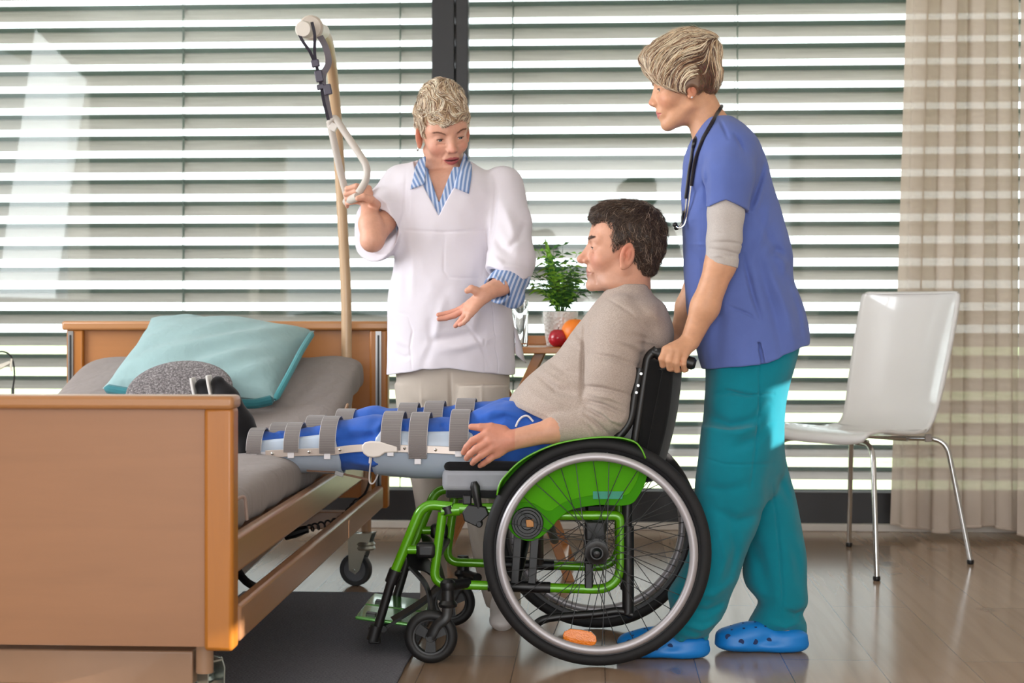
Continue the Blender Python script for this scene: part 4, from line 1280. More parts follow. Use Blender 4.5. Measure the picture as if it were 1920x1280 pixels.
class Solid:
    def __init__(s): s.ops = []; s.folds = []; s.noises = []
    def add(s, f, k=0.01): s.ops.append(('+', f, k)); return s
    def addc(s, fs, k=0.01):
        for f in fs: s.add(f, k)
        return s
    def sub(s, f, k=0.005): s.ops.append(('-', f, k)); return s
    def cut(s, f, k=0.003): s.ops.append(('^', f, k)); return s      # keep the negative side
    def fold(s, pts, Y, w, h, side=-1):
        """crease along a pixel polyline at depth Y; w width px, h height mm (+ ridge, - valley); side -1: only the camera side"""
        P = [A3(at(x, y, Y)) for x, y in pts]
        s.folds.append((P, m_(w, Y), 1.9 * h / 1000.0, Y, side)); return s
    def noise(s, sc, amp, off=0.0): s.noises.append((sc, amp, off)); return s
    def _disp(s, P):
        d = np.zeros(len(P), f32)
        for sc, amp, off in s.noises: d -= amp * vnoise(P, sc, off)
        for pts, w, h, Y, side in s.folds:
            best = np.full(len(P), 9.0, f32); bt = np.zeros(len(P), f32)
            n = len(pts) - 1
            for i in range(n):
                a = pts[i][[0, 2]]; ba = pts[i + 1][[0, 2]] - a
                q = P[:, [0, 2]] - a
                t = np.clip((q @ ba) / (ba @ ba + 1e-9), 0, 1)
                dd = q - t[:, None] * ba
                dist = (dd * dd).sum(1)
                m = dist < best
                best = np.where(m, dist, best); bt = np.where(m, (i + t) / n, bt)
            g = np.exp(-best / (w * w)) * (0.25 + 0.75 * np.sin(np.pi * np.clip(bt, 0.02, 0.98)))
            if side: g = g * (1 / (1 + np.exp(-side * (P[:, 1] - Y) / 0.02)))
            d -= h * g
        return d
    def ev(s, P):
        P = P.astype(f32)
        d = np.full(len(P), 10.0, f32)
        for op, f, k in s.ops:
            v = f(P)
            if op == '+': d = smin(d, v, k)
            elif op == '-': d = smax(d, -v, k)
            else: d = smax(d, v, k)
        if s.folds or s.noises: d = d + s._disp(P)
        return d
    def bounds(s, pad=0.02):
        lo = np.min([f.lo for o, f, k in s.ops if o == '+'], axis=0) - pad
        hi = np.max([f.hi for o, f, k in s.ops if o == '+'], axis=0) + pad
        return lo, hi
    def mesh(s, res=0.0025, B=16, project=True):
        lo, hi = s.bounds()
        nb = np.ceil((hi - lo) / (res * B)).astype(int) + 1
        N = nb * B
        V = np.full(tuple(N), 1.0, f32)
        bi = np.stack(np.meshgrid(*[np.arange(n) for n in nb], indexing='ij'), -1).reshape(-1, 3)
        bc = (lo + (bi * B + (B - 1) / 2) * res).astype(f32)
        Rb = res * B * 0.9
        dc = s.ev(bc)
        act = np.abs(dc) * 0.75 < Rb + 0.006
        for b in bi[(~act) & (dc < 0)]:
            V[b[0] * B:(b[0] + 1) * B, b[1] * B:(b[1] + 1) * B, b[2] * B:(b[2] + 1) * B] = -1.0
        ab = bi[act]; ac = bc[act]
        loc = np.stack(np.meshgrid(*[np.arange(B)] * 3, indexing='ij'), -1).reshape(-1, 3)
        pts = (lo + (ab[:, None, :] * B + loc[None]) * res).astype(f32)        # nb, B3, 3
        D = np.full(pts.shape[:2], 10.0, f32)
        for op, f, k in s.ops:
            near = f(ac) * 0.7 < Rb + k + 0.01 if op != '^' else f(ac) > -(Rb + k + 0.01)
            idx = np.nonzero(near)[0]
            for c in range(0, len(idx), 256):
                ii = idx[c:c + 256]
                v = f(pts[ii].reshape(-1, 3)).reshape(len(ii), -1)
                if op == '+': D[ii] = smin(D[ii], v, k)
                elif op == '-': D[ii] = smax(D[ii], -v, k)
                else: D[ii] = smax(D[ii], v, k)
        if s.folds or s.noises:
            for c in range(0, len(ab), 256):
                q = pts[c:c + 256]; D[c:c + 256] += s._disp(q.reshape(-1, 3)).reshape(q.shape[:2])
        for i, b in enumerate(ab):
            V[b[0] * B:(b[0] + 1) * B, b[1] * B:(b[1] + 1) * B, b[2] * B:(b[2] + 1) * B] = D[i].reshape(B, B, B)
        del pts, D
        S = (V < 0)
        c = S[:-1, :-1, :-1].astype(np.uint8)
        for dx in (0, 1):
            for dy in (0, 1):
                for dz in (0, 1):
                    if dx + dy + dz: c += S[dx:N[0] - 1 + dx, dy:N[1] - 1 + dy, dz:N[2] - 1 + dz]
        cell = np.argwhere((c > 0) & (c < 8))
        flat = (cell[:, 0] * N[1] + cell[:, 1]) * N[2] + cell[:, 2]
        corn = np.array([(dx, dy, dz) for dx in (0, 1) for dy in (0, 1) for dz in (0, 1)])
        cv = np.stack([V[cell[:, 0] + a, cell[:, 1] + b, cell[:, 2] + d] for a, b, d in corn], 1)
        acc = np.zeros((len(cell), 3), f32); cnt = np.zeros(len(cell), f32)
        for i in range(8):
            for j in range(i + 1, 8):
                if np.abs(corn[i] - corn[j]).sum() != 1: continue
                a = cv[:, i]; b = cv[:, j]
                m = (a < 0) != (b < 0)
                t = np.where(m, a / np.where(m, a - b, 1), 0)[:, None]
                p = corn[i] + t * (corn[j] - corn[i])
                acc += p * m[:, None]; cnt += m
        vert = lo + (cell + acc / cnt[:, None]) * res
        faces = []
        strides = np.array([N[1] * N[2], N[2], 1])
        for ax in range(3):
            sl0 = [slice(1, None)] * 3; sl1 = [slice(1, None)] * 3
            sl0[ax] = slice(0, -1)
            a = S[tuple(sl0)]; b = S[tuple(sl1)]
            e = np.argwhere(a != b)
            inside = a[tuple(e.T)]
            off = np.ones(3, int); off[ax] = 0
            e = e + off
            u, w = [(1, 2), (2, 0), (0, 1)][ax]
            base = e @ strides
            q = np.stack([base, base - strides[u], base - strides[u] - strides[w], base - strides[w]], 1)
            ii = np.searchsorted(flat, q)
            ok = (ii < len(flat)).all(1); ii = np.minimum(ii, len(flat) - 1)
            ok &= (flat[ii] == q).all(1)
            ii = ii[ok]; ins = inside[ok]
            ii[~ins] = ii[~ins][:, ::-1]
            faces.append(ii)
        faces = np.concatenate(faces)
        if project:
            P = vert.astype(f32); h = res * 0.5
            for _ in range(1):
                d = s.ev(P)
                g = np.stack([s.ev(P + np.eye(3, dtype=f32)[k] * h) - d for k in range(3)], 1) / h
                gn = np.maximum((g * g).sum(1), 0.15)
                stp = np.clip(d / gn, -res * 0.6, res * 0.6)
                P = P - g * stp[:, None]
            vert = P
        return vert, faces
def surf(S, px, py, off=0.0, y0=4.0, y1=5.2, step=0.006):
    """the point of the solid seen through px, py, lifted by off towards the camera"""
    Ys = np.arange(y0, y1, step)
    P = np.array([tuple(at(px, py, y)) for y in Ys], f32)
    d = S.ev(P)
    i = np.nonzero(d < 0)[0]
    if len(i) == 0: return at(px, py, float(Ys[int(np.argmin(d))]) - off)
    i = i[0]
    if i == 0: return at(px, py, y0)
    t = d[i - 1] / (d[i - 1] - d[i])
    return at(px, py, float(Ys[i - 1] + step * t) - off)
def surfs(S, pts, off=0.0, **k): return [surf(S, x, y, off, **k) for x, y in pts]
def solid_obj(S, name, mat, parent=None, res=0.003, cols=None, smooth_it=2, label=None):
    v, f = S.mesh(res)
    c = cols(v) if cols is not None else None
    o = link_mesh(name, np.asarray(v, float), f, mat, parent, angle=None, cols=c, label=label)
    if smooth_it:
        s = o.modifiers.new('Smooth', 'SMOOTH'); s.factor = 0.5; s.iterations = smooth_it
    return o

# ------------------------------------------------------------------ head (local: x forward, y left, z up)
def head_solid(o):
    """o: dict of options; returns f(local points)"""
    g = o.get
    old = g('old', 0.0); op = g('open', 0.0); w = g('width', 1.0)
    back = g('back', 0.0); nose = g('nose', 1.0)
    E = lambda c, r, M=None: ell(c, r, M)
    tb = g('brow', 0.0)
    parts = [
        ('+', E((0.004 - back, 0, 0.035), (0.085 + back, 0.073, 0.084)), 0.0, 0),
        ('+', E((0.030, 0, 0.008), (0.058, 0.062 * w, 0.070)), 0.03, 0),
        ('+', E((0.043, 0, -0.043), (0.049, 0.051 * w, 0.056)), 0.03, 0),
        ('+', E((0.072, 0, -0.030), (0.020, 0.030, 0.034)), 0.02, 0),
        ('+', rcone((0.004, 0.050 * w, -0.058), (0.068, 0.015, -0.098), 0.017, 0.015), 0.022, 1),
        ('+', E((0.035, 0, -0.086), (0.042, 0.036 * w, 0.020)), 0.02, 0),
        ('+', E((0.078 + g('chin', 0), 0, -0.099), (0.016, 0.020, 0.016)), 0.016, 0),
        ('+', rcone((0.083 + tb, 0.010, 0.021), (0.066 + tb, 0.048, 0.020), 0.008, 0.009), 0.014, 1),
        ('+', E((0.061, 0.042 * w, -0.032), (0.020, 0.020, 0.019)), 0.02, 1),
        ('-', E((0.1015, 0.034, 0.001), (0.018, 0.019, 0.012)), 0.012, 1),
        ('+', rcone((0.080, 0, 0.014), (0.094, 0, -0.030), 0.0085, 0.0145), 0.008, 0),
        ('+', rcone((0.086, 0, 0.012), (0.110 + 0.01 * (nose - 1) * 4, 0, -0.026), 0.0072, 0.0092 * nose), 0.010, 0),
        ('+', E((0.1115 + 0.01 * (nose - 1) * 4, 0, -0.031), (0.0125 * nose, 0.0105 * nose, 0.0105 * nose)), 0.006, 0),
        ('+', E((0.100, 0.0125 * nose, -0.036), (0.0105, 0.0075, 0.008)), 0.005, 1),
        ('-', E((0.106, 0.0068, -0.0445), (0.0055, 0.0030, 0.0050)), 0.002, 1),
        ('+', E((0.083, 0, -0.064), (0.018, 0.027, 0.021)), 0.014, 0),
        ('+', rcone((0.0965, 0.001, -0.0605), (0.0940, 0.0130, -0.0625), 0.0046, 0.0040), 0.004, 1),
        ('+', rcone((0.0940, 0.0130, -0.0625), (0.0865, 0.0235, -0.0665), 0.0040, 0.0026), 0.003, 1),
        ('+', rcone((0.0945, 0.000, -0.0735 - op), (0.0920, 0.0120, -0.0720 - op * 0.7), 0.0054, 0.0046), 0.004, 1),
        ('+', rcone((0.0920, 0.0120, -0.0720 - op * 0.7), (0.0855, 0.0225, -0.0682), 0.0046, 0.0026), 0.003, 1),
        ('-', rcone((0.1035, 0, -0.0668 - op * 0.5), (0.1000, 0.0130, -0.0670 - op * 0.4), 0.0018 + op * 0.5, 0.0016 + op * 0.4), 0.002, 1),
        ('-', rcone((0.1000, 0.0130, -0.0670 - op * 0.4), (0.0895, 0.0250, -0.0674), 0.0016 + op * 0.4, 0.0010), 0.002, 1),
        ('+', E((0.0740, 0.0325, -0.0010), (0.0152, 0.0158, 0.0150)), 0.005, 1),
        ('-', E((0.0925, 0.0330, -0.0035 - g('down', 0)), (0.0100, 0.0132 * g('eyew', 1.0), g('lid', 0.0040))), 0.0015, 1),
    ]
    if old:
        parts += [('-', rcone((0.099, 0.019, -0.040), (0.083, 0.034, -0.068), 0.0025 * old, 0.0018 * old), 0.008, 1),
                  ('-', rcone((0.083, 0.026, -0.070), (0.076, 0.030, -0.092), 0.002 * old, 0.0015 * old), 0.006, 1),
                  ('-', rcone((0.0925, 0.020, -0.0165), (0.0825, 0.042, -0.0180), 0.0014 * old, 0.0010), 0.005, 1),
                  ('+', E((0.020, 0.040, -0.094), (0.035, 0.020, 0.016)), 0.02, 1)]
        for z in (0.046, 0.056, 0.066):
            parts.append(('-', rcone((0.0905, 0.0, z), (0.078, 0.036, z + 0.002), 0.0008 * old, 0.0006), 0.005, 1))
    # ear
    a = R(g('ear_tilt', 14)); fl = R(g('flare', 24))
    M = (Matrix.Rotation(-a, 3, 'Y') @ Matrix.Rotation(fl, 3, 'Z'))
    ec = Vector((-0.004, 0.0745, g('ear_z', -0.016)))
    def ep(x, y, z): return ec + M @ Vector((x, y, z))
    Mn = [[M[i][j] for j in range(3)] for i in range(3)]
    es = g('ear', 1.0)
    ear = [('+', E(ep(0, 0, 0.002), (0.0185 * es, 0.0075, 0.031 * es), Mn), 0.004, 1),
           ('-', E(ep(0.001, 0.0075, 0.004), (0.0115 * es, 0.0062, 0.0225 * es), Mn), 0.003, 1),
           ('+', E(ep(-0.003, 0.003, 0.004), (0.0065, 0.0038, 0.0150), Mn), 0.003, 1),
           ('-', E(ep(0.006, 0.006, -0.003), (0.0050, 0.0070, 0.0070), Mn), 0.002, 1),
           ('+', E(ep(0.009, 0.001, -0.0035), (0.0042, 0.0040, 0.0060), Mn), 0.003, 1),
           ('+', E(ep(0.004, 0.0, -0.025 * es), (0.0085, 0.0050, 0.0085), Mn), 0.004, 1)]
    def f(P):
        Q = P.copy(); Q[:, 1] = np.abs(Q[:, 1])
        d = None
        for op_, fn, k, sym in parts:
            v = fn(Q if sym else P)
            d = v if d is None else (smin(d, v, k) if op_ == '+' else smax(d, -v, k))
        e = None
        for op_, fn, k, sym in ear:
            v = fn(Q)
            e = v if e is None else (smin(e, v, k) if op_ == '+' else smax(e, -v, k))
        return smin(d, e, 0.004)
    return f
class Head:
    """a placed head: position and facing"""
    def __init__(s, c, yaw, pitch, roll=0.0, scale=1.0, **o):
        s.c = vec(c); s.sc = scale; s.o = o
        s.M = (Matrix.Rotation(R(yaw), 3, 'Z') @ Matrix.Rotation(R(pitch), 3, 'Y') @ Matrix.Rotation(R(roll), 3, 'X'))
        s.Mn = np.array([[s.M[i][j] for j in range(3)] for i in range(3)], dtype=f32)
        s.cn = A3(s.c)
        fl = head_solid(o)
        def f(P): return fl(s.local(P)) * scale
        f.lo = s.cn - 0.17 * scale; f.hi = s.cn + 0.17 * scale
        s.f = f
    def local(s, P): return (((P - s.cn) @ s.Mn) / s.sc).astype(f32)
    def w(s, x, y, z): return s.c + s.M @ (Vector((x, y, z)) * s.sc)
    def axes(s): return s.Mn
    def eyes(s, parent, iris=(86, 110, 120), gaze=(1, 0, 0)):
        for sg in (1, -1):
            c = s.w(0.0735, 0.0325 * sg, -0.001)
            gd = (s.M @ Vector(gaze)).normalized()
            rows = []; cols = []
            u = gd.cross(Vector((0, 0, 1))).normalized(); w = gd.cross(u)
            for j in range(25):
                ph = math.pi * j / 24
                row = []
                for i in range(28):
                    a = 2 * math.pi * i / 28
                    row.append(c + (gd * math.cos(ph) + (u * math.cos(a) + w * math.sin(a)) * math.sin(ph)) * 0.0135 * s.sc)
                    dg = math.degrees(ph)
                    cc = (8, 8, 10) if dg < 10 else (iris if dg < 27 else ((40, 44, 48) if dg < 30 else (226, 214, 208)))
                    cols.append(lin(cc))
                rows.append(row)
            MB().grid(rows, True).build('eye', EYE, parent, angle=None, cols=cols)
            lash = []
            zl = s.o.get('lid', 0.004) * 0.95 - 0.0035 - s.o.get('down', 0)
            for i in range(9):
                a = -0.82 + 1.72 * i / 8
                lash.append(s.w(0.0740 + 0.0158 * math.cos(a) * 0.985, sg * (0.0325 + 0.0158 * math.sin(a)), zl - 0.0022 * abs(a) ** 2.2 + 0.0006))
            MB().tube(lash, [0.0005] + [0.0011] * 7 + [0.0005], 6).build('eyelashes', LASH, parent, angle=None)
EYE = vcol('eye', 0.08, spec=0.6)
LASH = plain('lash_brown', (58, 40, 34), 0.7)
def paint_head(H, v, base, lips=(186, 96, 92), blush=(214, 128, 108), beard=None, extra=None):
    """skin colours that belong to the face: lips, cheeks, nose and ears a little redder"""
    q = H.local(v)
    n = len(v)
    B = np.tile(np.array(lin(base), f32), (n, 1))
    def blend(m, col):
        c = np.array(lin(col), f32)
        B[:] = B * (1 - m[:, None]) + c * m[:, None]
    ay = np.abs(q[:, 1])
    def blob(c, r, p=2.0):
        return np.exp(-(((q[:, 0] - c[0]) / r[0]) ** 2 + ((ay - c[1]) / r[1]) ** 2 + ((q[:, 2] - c[2]) / r[2]) ** 2))
    headm = (np.abs(q).max(1) < 0.16)
    blend(headm * 0.45 * blob((0.075, 0.042, -0.035), (0.03, 0.022, 0.022)), blush)
    blend(headm * 0.5 * blob((0.115, 0.0, -0.032), (0.014, 0.014, 0.014)), blush)
    blend(headm * 0.55 * blob((-0.004, 0.082, -0.012), (0.03, 0.014, 0.035)), (216, 112, 86))
    o = H.o.get('open', 0.0)
    tt = np.clip(ay / 0.0250, 0, 1.3)
    zu = -0.0560 - 0.0022 * np.exp(-(ay / 0.0035) ** 2) - 0.0105 * tt ** 2.0
    zl = -0.0790 - o * 1.3 + (0.0115 + o) * tt ** 2.2
    lm = np.clip((zu - q[:, 2]) / 0.0010 + 0.5, 0, 1) * np.clip((q[:, 2] - zl) / 0.0010 + 0.5, 0, 1) * (q[:, 0] > 0.080) * (tt < 1.02)
    blend(lm * headm, lips)
    if o:
        zc = -0.0668 - o * 0.5
        m = np.clip((0.0012 + o * 0.55 * (1 - tt ** 2) - np.abs(q[:, 2] - zc)) / 0.0008 + 0.3, 0, 1) * (q[:, 0] > 0.08) * (tt < 0.85)
        blend(m * headm, (78, 30, 30))
    if beard is not None:
        m = blob((0.07, 0.02, -0.085), (0.06, 0.05, 0.032)) * 0.5
        blend(m * headm, beard)
    if extra is not None: extra(q, blend, blob, headm)
    return B
# strands -----------------------------------------------------------------------------------------
def strands(f, seeds, flow, steps, step, rad, colfn, lift=0.0, rnd=None, jitter=0.25, taper=0.25, lift_end=0.0):
    """combed locks following the surface f=0; flow(P) gives directions; colfn(i) a colour"""
    P = np.asarray(seeds, f32); n = len(P)
    def grad(P):
        h = 0.001; d = f(P)
        g = np.stack([f(P + np.eye(3, dtype=f32)[k] * h) - d for k in range(3)], 1)
        return d, g / np.maximum(np.linalg.norm(g, axis=1, keepdims=True), 1e-6)
    rs = np.random.RandomState(rnd or 1)
    off = rs.uniform(0, 1, n).astype(f32) * 0.004 + lift
    jit = rs.normal(0, jitter, (n, 3)).astype(f32)
    path = []
    for i in range(3):
        d, g = grad(P); P = P - g * (d - off)[:, None]
    for s in range(steps):
        d, g = grad(P)
        path.append((P.copy(), g.copy()))
        fl = flow(P) + jit
        jit = jit + rs.normal(0, jitter * 0.35, (n, 3)).astype(f32)
        fl = fl - g * (fl * g).sum(1, keepdims=True)
        fl /= np.maximum(np.linalg.norm(fl, axis=1, keepdims=True), 1e-6)
        stp = step if not isinstance(step, np.ndarray) else step[:, None]
        P = P + fl * stp
        d, g = grad(P); P = P - g * (d - off - lift_end * (s / steps) ** 2)[:, None]
    V = []; Fc = []; C = []
    pts = np.stack([p for p, g in path], 1); nr = np.stack([g for p, g in path], 1)      # n, steps, 3
    tang = np.gradient(pts, axis=1); tang /= np.maximum(np.linalg.norm(tang, axis=2, keepdims=True), 1e-6)
    side = np.cross(tang, nr)
    t = np.linspace(0, 1, steps)
    prof = (np.minimum(1, 0.45 + 3 * t) * (1 - (1 - taper) * t ** 2))
    prof[-1] *= 0.3
    r = rad * rs.uniform(0.6, 1.35, n)
    W = r[:, None, None] * prof[None, :, None]
    a = pts + side * W; b = pts + nr * W * 0.7; c = pts - side * W
    verts = np.stack([a, b, c], 2).reshape(-1, 3)
    base = (np.arange(n) * steps * 3)[:, None, None]
    i = (np.arange(steps - 1) * 3)[None, :, None]
    q = []
    for k in (0, 1):
        q.append(np.concatenate([base + i + k, base + i + k + 1, base + i + k + 4, base + i + k + 3], 2).reshape(-1, 4))
    q.append(np.concatenate([base + i + 2, base + i + 0, base + i + 3, base + i + 5], 2).reshape(-1, 4))
    cols = np.array([lin(colfn(k, rs)) for k in range(n)], f32)
    cols = np.repeat(cols, steps * 3, axis=0)
    return verts, np.concatenate(q), cols
def hair_obj(name, parts, mat, parent):
    V = []; Fq = []; C = []; n = 0
    for v, f, c in parts:
        V.append(v); Fq.append(f + n); C.append(c); n += len(v)
    return link_mesh(name, np.asarray(np.concatenate(V), float), np.concatenate(Fq), mat, parent, angle=None, cols=np.concatenate(C))
def sample_surface(v, n, mask, seed=1):
    rs = np.random.RandomState(seed)
    idx = np.nonzero(mask)[0]
    return v[rs.choice(idx, min(n, len(idx)), replace=False)]
def hand(S, wrist, wr, fingers, thumb, fr=0.0088, k_palm=0.012, mcp_r=0.0115):
    """palm fanning out to the four knuckles, five separate jointed fingers"""
    wrist = vec(wrist)
    for i, fg in enumerate(fingers):
        S.add(rcone(wrist.lerp(fg[0], 0.12), fg[0], wr * 0.62, mcp_r), k_palm)
    for a, b in zip(fingers[:-1], fingers[1:]):
        S.add(rcone(vec(a[0]).lerp(wrist, 0.25), vec(b[0]).lerp(wrist, 0.25), mcp_r, mcp_r), 0.006)
    sc = [1.0, 1.04, 1.0, 0.86]
    for fg, s in zip(fingers, sc):
        r = [fr * s * q for q in (1.12, 1.0, 0.90, 0.76)]
        for j in range(3): S.add(rcone(fg[j], fg[j + 1], r[j], r[j + 1]), 0.0022 if j else 0.005)
    r = [0.0165, 0.0125, 0.0108, 0.0085]
    for j in range(3): S.add(rcone(thumb[j], thumb[j + 1], r[j], r[j + 1]), 0.009 if j == 0 else 0.003)

# ------------------------------------------------------------------ the seated man
SKIN = vcol('skin', 0.5, 0.10, 0.45, 260, 0.4, 0.14)
HAIRM = vcol('hair', 0.45, spec=0.5)
def PX(*l): return [at(*p) for p in l]
def man():
    root = thing('person', 'seated man in beige sweater and blue trousers, facing left in the green wheelchair', 'person', (at(1120, 900, 4.48).x, 4.48, 0.45))
    Yc = 4.46
    H = Head(at(1172, 464, Yc), 180, 0, 0, 1.055, old=1.0, nose=1.06, back=0.008, ear=1.12, ear_z=-0.026, width=1.0, lid=0.0040, eyew=1.2, down=0.0005, brow=0.002, chin=0.010)
    B = Solid()
    B.add(H.f, 0)
    B.addc(chain(PX((1180, 505, Yc), (1178, 560, Yc + 0.01)), (0.058, 0.064)), 0.016)
    B.add(rcone(H.w(0.030, 0, -0.100), at(1160, 570, Yc), 0.018, 0.045), 0.012)
    torso = [(545, 1140, 1218, 0.06), (575, 1115, 1245, 0.15), (610, 1092, 1252, 0.17), (660, 1055, 1240, 0.16), (720, 992, 1215, 0.16), (770, 985, 1205, 0.17), (810, 1000, 1190, 0.17), (850, 1010, 1185, 0.16)]
    B.add(zloft(torso, Yc, 0.032), 0.03)
    # arms
    B.addc(chain(PX((1160, 600, 4.35), (1142, 700, 4.31), (1132, 790, 4.30), (1040, 806, 4.262), (962, 824, 4.236)), (0.038, 0.038, 0.035, 0.0315, 0.0270)), 0.02)
    B.addc(chain(PX((1150, 600, 4.62), (1128, 700, 4.66), (1120, 785, 4.66), (1030, 800, 4.62), (985, 806, 4.60)), (0.04, 0.040, 0.036, 0.034, 0.027)), 0.02)
    # near hand: closed over the brace
    Y = 4.232
    hand(B, at(962, 824, 4.236), 0.029,
         [PX((914, 812, Y - .006), (886, 826, Y - .008), (875, 838, Y + .002), (869, 848, Y + .014)),
          PX((918, 826, Y - .012), (893, 841, Y - .014), (881, 851, Y - .004), (875, 859, Y + .008)),
          PX((924, 839, Y - .010), (903, 853, Y - .013), (891, 862, Y - .003), (886, 868, Y + .009)),
          PX((933, 850, Y - .002), (916, 862, Y - .006), (906, 869, Y + .003), (900, 873, Y + .012))],
         PX((943, 808, Y + .008), (921, 801, Y + .004), (901, 801, Y + .002), (884, 800, Y + .006)), fr=0.0098, mcp_r=0.0125)
    Y = 4.60
    hand(B, at(985, 806, 4.60), 0.027,
         [PX((950, 796 + 3 * i, Y + 0.02 * i - 0.02), (925, 798 + 4 * i, Y + 0.02 * i - 0.02), (912, 806 + 4 * i, Y + 0.02 * i - .02), (905, 814 + 4 * i, Y + 0.02 * i - .02)) for i in range(4)],
         PX((968, 800, Y - .02), (955, 803, Y - .045), (940, 806, Y - .05), (930, 810, Y - .05)))
    # legs, continuous with the trunk
    B.addc(chain(PX((1090, 825, 4.40), (1000, 822, 4.40), (880, 834, 4.40), (690, 832, 4.40), (600, 840, 4.41), (500, 845, 4.42), (466, 843, 4.42)), (0.085, 0.078, 0.068, 0.055, 0.050, 0.034, 0.032)), 0.02)
    B.addc(chain(PX((1090, 815, 4.56), (1000, 808, 4.58), (880, 812, 4.60), (700, 808, 4.61), (600, 822, 4.61), (510, 830, 4.60), (478, 828, 4.60)), (0.085, 0.076, 0.066, 0.052, 0.048, 0.033, 0.030)), 0.02)
    def cols(v):
        def extra(q, blend, blob, hm):
            blend(hm * 0.25 * blob((0.085, 0.03, -0.02), (0.02, 0.02, 0.01)), (176, 110, 98))
        c = paint_head(H, v, (212, 158, 132), (178, 112, 100), (206, 118, 98), (176, 142, 128), extra)
        # hands a little redder, nails
        hm = (v[:, 0] < at(965, 820, 4.2).x) & (v[:, 1] < 4.30)
        red = np.array(lin((204, 128, 108)), f32)
        c[hm] = c[hm] * 0.45 + red * 0.55
        return c
    body = solid_obj(B, 'body', SKIN, root, 0.0023, cols, 1)
    H.eyes(body, (96, 110, 104), (1, 0.0, -0.12))
    # hair ----------------------------------------------------------------
    S = Solid()
    s = H.sc
    def L(c, r): return ell(H.w(*c), [x * s for x in r], H.Mn)
    S.add(L((-0.014, 0, 0.040), (0.094, 0.0765, 0.084)), 0)
    S.add(L((0.030, 0, 0.080), (0.062, 0.062, 0.040)), 0.02)
    S.add(L((-0.048, 0, -0.002), (0.050, 0.064, 0.060)), 0.02)
    S.add(L((-0.046, 0, -0.042), (0.036, 0.050, 0.040)), 0.02)
    for sg in (1, -1): S.add(L((0.020, sg * 0.060, 0.025), (0.020, 0.016, 0.034)), 0.015)
    # clear the face and the ears
    for sg in (1, -1):
        S.sub(L((0.001, sg * 0.080, -0.030), (0.023, 0.040, 0.036)), 0.006)
        S.sub(L((0.066, sg * 0.062, 0.020), (0.034, 0.040, 0.052)), 0.012)
    S.sub(L((0.105, 0, 0.030), (0.036, 0.060, 0.048)), 0.012)
    S.noise((70, 70, 70), 0.0038)
    v, f = S.mesh(0.003)
    base = np.tile(np.array(lin((58, 44, 36)), f32), (len(v), 1))
    q = H.local(v)
    keep = ~((np.abs(q[:, 1]) < 0.05) & (q[:, 0] > 0.0) & (q[:, 2] < 0.06))
    seeds = sample_surface(v, 5200, keep, 3)
    def flow(P):
        q = H.local(P)
        crown = np.array((-0.035, 0.0, 0.125), f32)
        d = q - crown
        loc = np.stack([d[:, 0] * 0.9 + 0.02, d[:, 1] * 0.9, -np.abs(d[:, 2]) * 0.9 - 0.015], 1)
        loc[:, 0] += np.where(q[:, 2] < 0.06, -0.05, 0.03)
        loc /= np.maximum(np.linalg.norm(loc, axis=1, keepdims=True), 1e-6)
        return (loc @ H.Mn.T).astype(f32)
    def colr(k, rs):
        t = rs.rand()
        b = (62, 46, 38) if t < 0.6 else ((96, 76, 62) if t < 0.88 else (140, 120, 104))
        m = rs.uniform(0.8, 1.2)
        return tuple(min(255, x * m) for x in b)
    st = strands(S.ev, seeds, flow, 8, 0.0042, 0.0009, colr, 0.0006, 5, 0.38, 0.15, 0.010)
    hair_obj('hair', [(v, f, base), st], HAIRM, body)
    # eyebrows
    for sg in (1, -1):
        vs = []
        rs = np.random.RandomState(4)
        seeds = np.array([tuple(H.w(0.0885 - 0.012 * (t ** 2) + 0.002, sg * (0.012 + 0.034 * t), 0.0195 + 0.006 * math.sin(t * 2.4) + rs.uniform(-0.0025, 0.0025))) for t in rs.rand(110)], f32)
        dirv = np.array(tuple(H.M @ Vector((-0.35, sg * 1.0, 0.12))), f32)
        e = strands(B.ev, seeds, lambda P: np.tile(dirv, (len(P), 1)), 5, 0.0022, 0.0006, lambda k, rs: (88, 66, 54), 0.0003, 6, 0.3)
        hair_obj('eyebrow', [e], HAIRM, body)
    # sweater ---------------------------------------------------------------
    W = Solid()
    sw = [(530, 1146, 1216, 0.060), (552, 1128, 1226, 0.085), (570, 1112, 1245, 0.14), (590, 1098, 1254, 0.165), (612, 1080, 1262, 0.15), (640, 1060, 1262, 0.145), (665, 1040, 1252, 0.145), (690, 1008, 1244, 0.15), (720, 976, 1230, 0.16), (752, 955, 1218, 0.19), (790, 965, 1206, 0.19), (830, 990, 1195, 0.18)]
    W.add(zloft(sw, Yc, 0, 2.2, cap=0.008), 0)
    W.addc(chain(PX((1168, 602, 4.37), (1158, 640, 4.335), (1146, 700, 4.315), (1137, 770, 4.305)), (0.074, 0.070, 0.067, 0.060)), 0.014)
    W.addc(chain(PX((1137, 772, 4.305), (1108, 797, 4.295), (1048, 804, 4.265)), (0.060, 0.053, 0.038)), 0.012)
    W.addc(chain(PX((1155, 600, 4.60), (1130, 700, 4.66), (1122, 785, 4.66), (1050, 800, 4.63)), (0.07, 0.066, 0.056, 0.04)), 0.02)
    # hem of the body and cuffs
    a, b = at(957, 752, Yc), at(1040, 786, Yc)
    nrm = Vector((b.z - a.z, 0, -(b.x - a.x)))
    hemsdf = plane(a, nrm if nrm.z < 0 else -nrm)
    arm_keep = chain(PX((1137, 740, 4.305), (1137, 772, 4.305), (1108, 797, 4.295), (1040, 805, 4.265)), (0.075, 0.066, 0.060, 0.048))
    def hem(P):
        d = hemsdf(P)
        k = np.min([f_(P) for f_ in arm_keep], axis=0)
        cx = (P[:, 0] - at(1100, 800, Yc).x)
        return np.minimum(d, np.minimum(k, -cx))
    W.cut(hem, 0.004)
